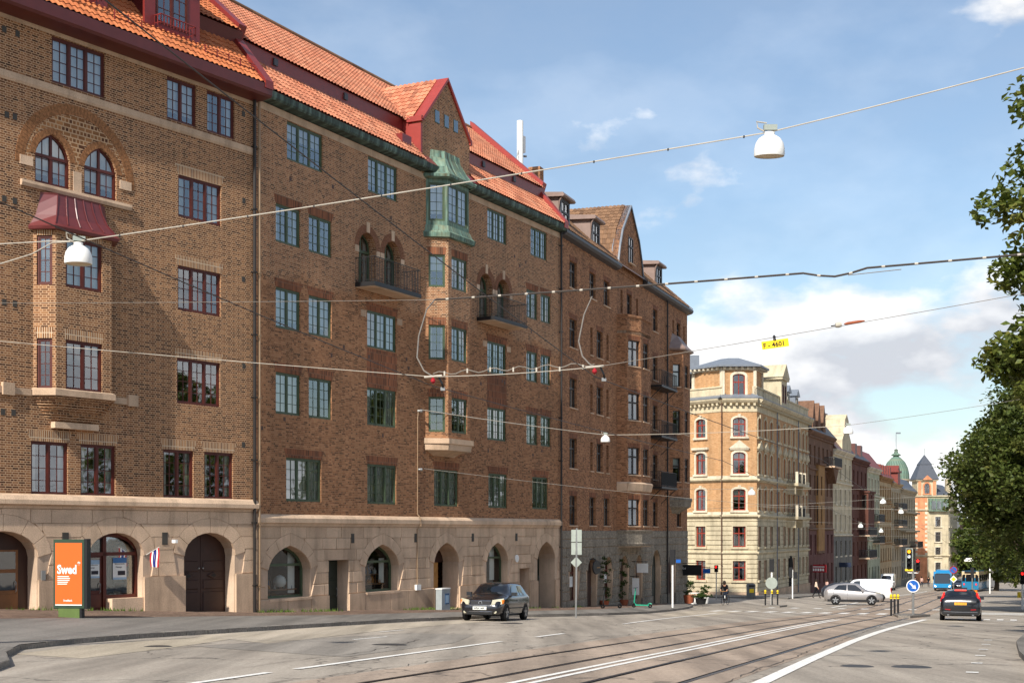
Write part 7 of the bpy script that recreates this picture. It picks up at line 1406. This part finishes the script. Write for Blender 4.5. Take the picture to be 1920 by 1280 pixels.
# flag by the shop door of the tan house
fl_ = thing('shop_flag', 'small red, white and blue flag on a short pole beside the shop window', 'flag'); on_wall(fl_, J1, 33.9, -5.45, .0, .85); fl_.scale = (.72, .72, .72)
MB().tube([(0, .02, 0), (0, -.5, .22), (0, -.98, .42)], .014, 6).build('pole', M['white'], fl_); MB().lathe([(0, 0), (.05, 0), (.05, .06), (0, .06)], (0, .05, 0), 8, axis='y').build('bracket', M['steel'], fl_)
paint('flag_red', S(186, 40, 48), .8, .1); paint('flag_blue', S(44, 52, 120), .8, .1)
for k, m in enumerate(('flag_red', 'white', 'flag_blue', 'flag_blue', 'white', 'flag_red')):
    rows = [[(.03*math.sin(5*t+k*.5), -.95+.62*(u), .40-.25*u-.95*t*(1-.05*k)) for u in (k/6, (k+1)/6)] for t in np.linspace(0, 1, 9)]; MB().loft(rows, closed=False).build('stripe', M[m], fl_, smooth=True)
# security camera
MB().box(-4.32, -4.2, -.28, -.1, 1.28, 1.4).build('wall_camera', M['white'], B1)
# gantry over the street far down
p_ = at(1856, 1090, 190); o = thing('sign_gantry', 'white overhead gantry spanning the far street above the tram', 'gantry', (p_.x, p_.y, gz(p_.x, p_.y))); MB().tube([(0, 0, -.3), (0, 0, 4.8)], .09, 8).build('post', M['white'], o); MB().box(-3.4, .4, -.08, .08, 4.3, 4.55).build('beam', M['white'], o); MB().box(-1.9, -1.0, -.14, .14, 4.2, 4.85).build('signal_box', M['white'], o); MB().box(-3.2, -2.4, -.12, .12, 4.5, 4.75).build('signal_box', M['white'], o)

# ------------------------------------------------------------------ overhead wires and street lamps
def sag(p, q, n=24, s=.0): p, q = Vector(p), Vector(q); return [p.lerp(q, i/n)-Vector((0, 0, s*4*(i/n)*(1-i/n))) for i in range(n+1)]
def wire(name, label, pts, r, mat='cable_grey', cat='cable', n=6):
    """pts: list of world points already sagging"""
    o = MB().tube(pts, r, n).build(name, M[mat], smooth=True); return tag(o, label, cat)
def lamp(label, p, d=.5, group=None, tilt=0, rz=0):
    o = thing('hanging_lamp', label, 'street lamp', p, rz, group); k = d/.5; o.rotation_euler.x = tilt; s = MB().lathe([(.25*k, -.37*k), (.257*k, -.34*k), (.252*k, -.24*k), (.23*k, -.15*k), (.18*k, -.075*k), (.11*k, -.03*k), (.085*k, -.025*k), (.085*k, .03*k), (0, .035*k)], n=24).build('shade', M['white'], o, smooth=True)
    MB().lathe([(0, -.355*k), (.235*k, -.355*k), (.24*k, -.36*k)], n=24).build('lens', M['lamp_glass'], o); MB().box(-.1*k, .12*k, -.05*k, .05*k, .06*k, .15*k).build('terminal_box', M['sign_back'], o); MB().tube([(-.08*k, 0, .04*k), (-.2*k, 0, .1*k), (-.22*k, 0, .2*k), (-.05*k, .02, .18*k)], .014*k, 5).build('lead', M['cable_white'], o); return o
def mast(label, x, y, z, h): 
    o = thing('wire_mast', label, 'mast', (x, y, z)); MB().tube([(0, 0, -.3), (0, 0, h)], [.14, .09], 10).build('pole', M['zinc_dark'], o, smooth=True); MB().lathe([(.2, -.1), (.2, .25), (.14, .3)], n=12).build('foot', M['zinc_dark'], o); return o
# nearest lamp span
pA, pB = at(147, 452, 26.2), at(1443, 248, 23.4); eL, eL2, eR = at(-260, 466, 27.0), at(-260, 560, 27.5), at(2160, 62, 21.8)
pts = sag(pA, pB, 30, .04); wire('lamp_span', 'thick white span cable between the two nearest hanging lamps', [Vector(p) for p in pts], .011, 'cable_white')
wire('lamp_span', 'white cable end running off to the near side mast above the bay window', sag(eL, at(95, 452, 26.3), 8, .02)+[pA], .010, 'cable_white'); wire('lamp_span', 'lower slack white cable end beside the bay window lamp', sag(eL2, at(60, 476, 26.5), 8, .05)+[at(98, 455, 26.3), pA], .010, 'cable_white'); wire('lamp_span', 'white span cable leading past the chestnut to the right hand mast', sag(pB, eR, 12, .03), .011, 'cable_white')
mb = MB()
for k in range(2, 30, 3): p = pts[k]; mb.box(p.x-.012, p.x+.012, p.y-.014, p.y+.014, p.z-.024, p.z+.014)
mb.build('cable_tie', M['black'], bpy.data.objects['lamp_span'], kind='stuff')
lamp('white dome lamp hanging in front of the red roofed bay window', pA-Vector((0, 0, .06)), .49, rz=.4); lamp('white dome lamp hanging alone against the blue sky', pB-Vector((0, 0, .03)), .49, tilt=R(5))
m1 = mast('near side mast carrying the lamp spans left of the view', eL.x, eL.y, gz(eL.x, eL.y), eL.z-gz(eL.x, eL.y)+.5); m2 = mast('right hand mast carrying the lamp span beyond the chestnut', eR.x, eR.y, gz(eR.x, eR.y), eR.z-gz(eR.x, eR.y)+.3)
# feeder cable with white bands
f0, f1, f2 = at(-120, 568, 33), at(815, 562, 30), at(2080, 462, 25); fa = sag(f0, f1, 12, .02); wire('span_wire', 'thin span wire with turnbuckle in front of the green windowed house', fa, .006, 'cable_grey'); fb_ = sag(f1, f2, 44, .05)
# the loop where the feeder swings clear of its wire
for i, p in enumerate(fb_):
    if 26 <= i <= 30: fb_[i] = p-Vector((0, 0, (.0, .07, .11, .07, .0)[i-26]))
fc = wire('feeder_cable', 'black feeder cable with white bands sweeping across the sky', fb_, .021, 'copper_wire')
for i in range(1, 44, 2): d = (fb_[i+1]-fb_[i-1]).normalized()*.032; MB().tube([fb_[i]-d, fb_[i]+d], .023, 8).build('white_band', M['cable_white'], fc)
wire('span_wire', 'short span wire with turnbuckle bridging the loop in the feeder cable', [at(1590, 516, 27.0), at(1690, 505, 26.6)], .008, 'cable_grey')
# cross span holding the two contact wires, insulators and the yellow number plate
H1, H2 = at(812, 706, 25.6), at(1115, 688, 25.2); cL, cR = at(-80, 632, 29), at(1960, 543, 24.2)
wire('cross_span', 'thin cross span wire running left from the first insulator', sag(cL, H1, 14, .02), .006, 'cable_white'); wire('cross_span', 'thin cross span wire carrying the yellow number plate', sag(H2, cR, 20, .02), .006, 'cable_grey'); x2 = sag(H1, H2, 14, .03); wire('cross_span', 'lower wire joining the two tram insulators', x2, .007, 'cable_white')
x3 = [Vector((p.x, p.y, p.z+.05+.035*math.sin(k*1.35))) for k, p in enumerate(sag(H1, H2, 28, -.01))]; j_ = wire('jumper_cable', 'wavy jumper cable clipped between the two tram insulators', x3, .010, 'cable_grey')
for k in range(2, 28, 4): p = x3[k]; MB().box(p.x-.014, p.x+.014, p.y-.014, p.y+.014, p.z-.06, p.z+.02).build('clip', M['cable_white'], j_)
wire('feeder_drop', 'grey cable looping down from the feeder to the first insulator', [at(815, 562, 30), at(800, 580, 29), at(785, 630, 28), at(782, 670, 27), at(795, 695, 26), H1], .014, 'cable_grey'); wire('feeder_drop', 'grey cable looping down from the feeder to the second insulator', [at(1110, 556, 28.8), at(1095, 590, 28), at(1085, 640, 27), at(1092, 668, 26), at(1105, 682, 25.5), H2], .014, 'cable_grey')
for k, h_ in enumerate((H1, H2)):
    o = thing('wire_insulator', ('insulator with red disc where the left contact wire hangs', 'insulator with red disc where the right contact wire hangs')[k], 'insulator', h_); MB().tube([(-.16, 0, -.01), (.16, 0, .02)], .02, 8).build('clamp_bar', M['cable_white'], o); MB().lathe([(0, -.13), (.02, -.12), (.045, -.09), (.045, -.06), (.02, -.03), (0, 0)], n=12).build('insulator_disc', M['sign_red'], o, smooth=True); MB().tube([(.1, 0, 0), (.16, 0, -.12), (.18, .1, -.2)], .02, 6).build('jumper', M['black'], o); MB().box(.13, .21, .07, .13, -.24, -.18).build('wire_clamp', M['steel'], o)
def contact(label, h_, tc, p_near):
    pts = [p_near, h_-Vector((0, 0, .17))]; a0 = AL(h_.x, h_.y)[0]
    for a in (45, 70, 100, 130, 170, 210): x, y = P(a, tc+bend(a)); pts.append(Vector((x, y, prof(a)+5.45)))
    out = []
    for p, q_ in zip(pts, pts[1:]): out += sag(p, q_, 6, .04)[:-1]
    wire('contact_wire', label, out+[pts[-1]], .008, 'copper_wire')
contact('dark contact wire over the left hand track', H1, T1, at(-60, 352, 15.5)); contact('dark contact wire over the right hand track', H2, T2, at(120, -60, 12.6))
tg = at(1452, 634, 24.75); o = thing('number_plate_sign', 'yellow plate reading F - 4601 hanging from the cross span wire', 'sign', tg); o.rotation_euler = (0, R(-8), 0); pl = MB().box(-.235, .235, -.006, .006, -.17, -.03).build('plate', M['yellow'], o); text(pl, 'F - 4601', .115, (-.215, -.008, -.145), 'black', bold=.002); MB().lathe([(0, 0), (.03, .01), (.02, .04), (.03, .06), (.015, .09), (0, .1)], (0, 0, -.04), 8).build('clip', M['black'], o, smooth=True)
tb = at(1572, 609, 24.6); o = thing('wire_insulator', 'egg insulator and turnbuckle on the cross span wire in the open sky', 'insulator', tb); o.rotation_euler = (0, R(-9), 0); MB().lathe([(0, -.06), (.04, -.05), (.05, 0), (.04, .05), (0, .06)], (0, 0, 0), 12, axis='x').build('egg', M['cable_white'], o, smooth=True); MB().tube([(-.13, 0, 0), (-.05, 0, 0)], .012, 6).build('eye_bolt', M['copper_wire'], o); MB().tube([(.1, 0, 0), (.16, 0, 0), (.36, 0, .0), (.46, 0, 0)], [.01, .026, .026, .01], 8).build('turnbuckle', M['terracotta'], o)
# lamp span from the green windowed house
wA = Vector((J1[0]+.4524*12.3+.8918*.2, J1[1]+.8918*12.3-.4524*.2, 7.3)); s1 = at(1135, 815, 72); s2 = at(1590, 797, 66); s3 = at(1990, 735, 60)
wire('lamp_span', 'white lamp span fixed to the wall beside the oriel', sag(wA, s1, 16, .05), .018, 'cable_white'); wire('lamp_span', 'white lamp span passing in front of the yellow corner house', sag(s1, s2, 16, .10), .014, 'cable_white'); wire('lamp_span', 'thin lamp span running into the dark chestnut', sag(s2, s3, 12, .05), .009, 'cable_grey')
lamp('white dome lamp hanging in front of the brown brick house', s1-Vector((0, 0, .02)), .46); lamp('white dome lamp hanging in front of the tall brown chimney stack', s2-Vector((0, 0, .05)), .46)
wB = Vector((J1[0]+.4524*12.5+.8918*.2, J1[1]+.8918*12.5-.4524*.2, 4.6)); wire('cross_span', 'thin cross span anchored low on the wall beside the oriel', sag(wB, at(1420, 945, 88), 14, .1)+[at(1700, 955, 100)], .010, 'cable_white')
for i, (xa, ya, Ya, xb, yb, Yb, xl, yl, txt) in enumerate(((1218, 915, 100, 1760, 915, 120, 1410, 920, 'orange brick corner'), (1292, 955, 118, 1800, 925, 135, 1648, 916, 'pale green house'), (1420, 950, 140, 1840, 955, 150, 1687, 955, 'ochre house'), (1440, 975, 142, 1800, 985, 170, 1605, 978, 'oxblood house'), (1515, 990, 165, 1850, 990, 190, 1655, 990, 'beige house'), (1600, 1005, 195, 1880, 1000, 215, 1790, 1003, 'pale grey house'))):
    a_, b_ = at(xa, ya, Ya), at(xb, yb, Yb); t = (xl-xa)/(xb-xa); Yl = 1/((1-t)/Ya+t/Yb); w_ = sag(a_, b_, 16, .08); wire('lamp_span', 'thin lamp span wire stretched across the street before the '+txt, w_, .012, 'cable_white')
    dd_ = [(abs(960+F*p.x/p.y-xl), k) for k, p in enumerate(w_)]; p = w_[min(dd_)[1]]; lamp('small white dome lamp hanging before the '+txt, p-Vector((0, 0, .02)), .55)

# ------------------------------------------------------------------ people
paint('skin', S(196, 148, 120), .6, .3); paint('hair_dark', S(40, 30, 24), .7, .2); paint('cloth_black', S(26, 26, 30), .9, .1); paint('cloth_jeans', S(40, 46, 60), .9, .1); paint('cloth_cream', S(214, 190, 168), .9, .1); paint('shoe', S(60, 52, 48), .7, .2); paint('cloth_navy', S(30, 38, 56), .9, .1); paint('cloth_rose', S(196, 160, 148), .9, .1)
def figure(label, loc, rz, pose, mats, hair='hair_dark'):
    """one skinned body; pose gives joint positions; materials by height bands"""
    o = thing('person', label, 'person', loc, rz); J = pose; E_ = [('pel', 'chest'), ('chest', 'neck'), ('neck', 'head'), ('head', 'crown')]
    for s in 'LR': E_ += [('pel', 'hip'+s), ('hip'+s, 'knee'+s), ('knee'+s, 'ank'+s), ('ank'+s, 'toe'+s), ('chest', 'sho'+s), ('sho'+s, 'elb'+s), ('elb'+s, 'wri'+s), ('wri'+s, 'fin'+s)]
    rad = dict(pel=.14, chest=.155, neck=.06, head=.095, crown=.075); rad.update({k+s: r for s in 'LR' for k, r in dict(hip=.105, knee=.068, ank=.045, toe=.04, sho=.072, elb=.05, wri=.036, fin=.035).items()})
    names = list(J); vs = [J[k] for k in names]; ed = [(names.index(a), names.index(b)) for a, b in E_]; me = bpy.data.meshes.new('body'); me.from_pydata(vs, ed, []); b = bpy.data.objects.new('body', me); COL.objects.link(b)
    m = b.modifiers.new('skin', 'SKIN'); m.use_smooth_shade = True
    for i, k in enumerate(names): me.skin_vertices[0].data[i].radius = (rad[k], rad[k]); me.skin_vertices[0].data[i].use_root = (k == 'pel')
    ss = b.modifiers.new('sub', 'SUBSURF'); ss.levels = 2; ss.render_levels = 2; deps = bpy.context.evaluated_depsgraph_get(); nm = bpy.data.meshes.new_from_object(b.evaluated_get(deps)); bpy.data.objects.remove(b)
    for mt in mats: nm.materials.append(M[mt])
    hips = J['pel'][2]; skin, top, leg, shoe = 0, 1, 2, 3
    for p in nm.polygons:
        c = p.center; near = min(names, key=lambda k: (Vector(J[k])-c).length); p.material_index = skin if near in ('head', 'crown', 'neck', 'finL', 'finR', 'wriL', 'wriR') else shoe if near[:3] in ('ank', 'toe') else leg if near[:3] in ('hip', 'kne') or (near == 'pel' and c.z < hips-.02) else top; p.use_smooth = True
    link('body', nm, o); h = Vector(J['head']); hb = MB()
    hb.lathe([(.0, .17), (.06, .16), (.105, .1), (.118, .02), (.112, -.06), (.09, -.11)], (h.x-.025, h.y, h.z), 12).build('hair', M[hair], o, smooth=True); return o
def walk(ph=1): # x forward
    P_ = dict(pel=(0, 0, .95), chest=(.03, 0, 1.3), neck=(.03, 0, 1.5), head=(.05, 0, 1.62), crown=(.04, 0, 1.74))
    for s, y, d in (('L', .1, ph), ('R', -.1, -ph)): P_.update({'hip'+s: (0, y, .9), 'knee'+s: (.16*d+.06, y, .5), 'ank'+s: (.3*d-.04*(d < 0), y, .09+(.07 if d < 0 else 0)), 'toe'+s: (.3*d+.15, y, .04), 'sho'+s: (.02, y*1.75, 1.42), 'elb'+s: (-.12*d, y*2.1, 1.14), 'wri'+s: (-.14*d+.12, y*2.1, .92), 'fin'+s: (-.14*d+.15, y*2.1, .83)})
    return P_
p_ = at(1530, 1117, 131); figure('pedestrian in cream top and dark trousers striding along the far pavement', (p_.x, p_.y, gz(p_.x, p_.y)), R(-25), walk(1), ['skin', 'cloth_cream', 'cloth_black', 'shoe'])
p_ = at(1551, 1113, 136); figure('pedestrian in pale shirt with raised hand behind the dark car', (p_.x, p_.y, gz(p_.x, p_.y)), R(200), walk(-1), ['skin', 'cloth_rose', 'cloth_jeans', 'shoe'])
# the cyclist
p_ = at(1360, 1140, 103.5); CY = (p_.x, p_.y, gz(p_.x, p_.y)); bk = thing('bicycle', 'black bicycle ridden towards the camera across the side street', 'bicycle', CY, R(180+62))
for xx in (-.52, .52):
    w = MB().lathe([(.335, -.018), (.35, 0), (.335, .018), (.32, 0), (.335, -.018)], (xx, 0, .35), 26, axis='y').build('wheel', M['rubber'], bk); sp_ = MB(); [sp_.tube([(xx, 0, .35), (xx+.32*math.cos(a), 0, .35+.32*math.sin(a))], .004, 3) for a in np.arange(0, 6.28, .45)]; sp_.build('spokes', M['steel'], w)
MB().tube([(-.52, 0, .35), (-.06, 0, .32), (.4, 0, .78), (-.18, 0, .82), (-.06, 0, .32)], .018, 6).build('frame', M['black'], bk); MB().tube([(-.52, 0, .35), (-.2, 0, .86)], .014, 6).build('seat_stay', M['black'], bk); MB().tube([(.52, 0, .35), (.4, 0, .8), (.37, 0, 1.0)], .018, 6).build('fork', M['black'], bk); MB().tube([(.34, -.27, 1.03), (.42, -.2, 1.03), (.38, 0, 1.01), (.42, .2, 1.03), (.34, .27, 1.03)], .016, 6).build('handlebar', M['door_oak'], bk); MB().loft([[(-.34, -.07, .9), (-.34, .07, .9), (-.34, .07, .95), (-.34, -.07, .95)], [(-.08, -.02, .91), (-.08, .02, .91), (-.08, .02, .95), (-.08, -.02, .95)]]).build('saddle', M['black'], bk); MB().tube([(-.06, -.12, .22), (-.06, -.12, .3), (-.06, .12, .34), (-.06, .12, .44)], .012, 5).build('cranks', M['steel'], bk); MB().lathe([(0, 0), (.05, 0), (.05, .2), (0, .22)], (.15, 0, .5), 8).build('bottle', M['white'], bk)
ride = dict(pel=(-.2, 0, 1.0), chest=(.08, 0, 1.32), neck=(.17, 0, 1.5), head=(.22, 0, 1.62), crown=(.2, 0, 1.74), hipL=(-.16, .1, .95), kneeL=(.2, .11, .82), ankL=(-.02, .12, .42), toeL=(.1, .12, .38), hipR=(-.16, -.1, .95), kneeR=(.1, -.11, .62), ankR=(-.08, -.12, .26), toeR=(.04, -.12, .22), shoL=(.12, .18, 1.42), elbL=(.22, .26, 1.2), wriL=(.34, .24, 1.08), finL=(.4, .22, 1.05), shoR=(.12, -.18, 1.42), elbR=(.22, -.26, 1.2), wriR=(.34, -.24, 1.08), finR=(.4, -.22, 1.05))
figure('cyclist in black jacket riding a bicycle towards the camera', CY, R(180+62), ride, ['skin', 'cloth_black', 'cloth_jeans', 'shoe'])
for k, (px, Y, d) in enumerate(((1716, 232, 1), (1728, 236, -1), (1741, 240, 1))): p_ = at(px, 1100, Y); figure(('waiting person in navy at the tram stop before the spired corner house', 'waiting person in rose top at the tram stop', 'waiting person in black at the tram stop beside the bus')[k], (p_.x, p_.y, gz(p_.x, p_.y)+.1), R(250), walk(d), ['skin', ('cloth_navy', 'cloth_rose', 'cloth_black')[k], 'cloth_jeans', 'shoe'])
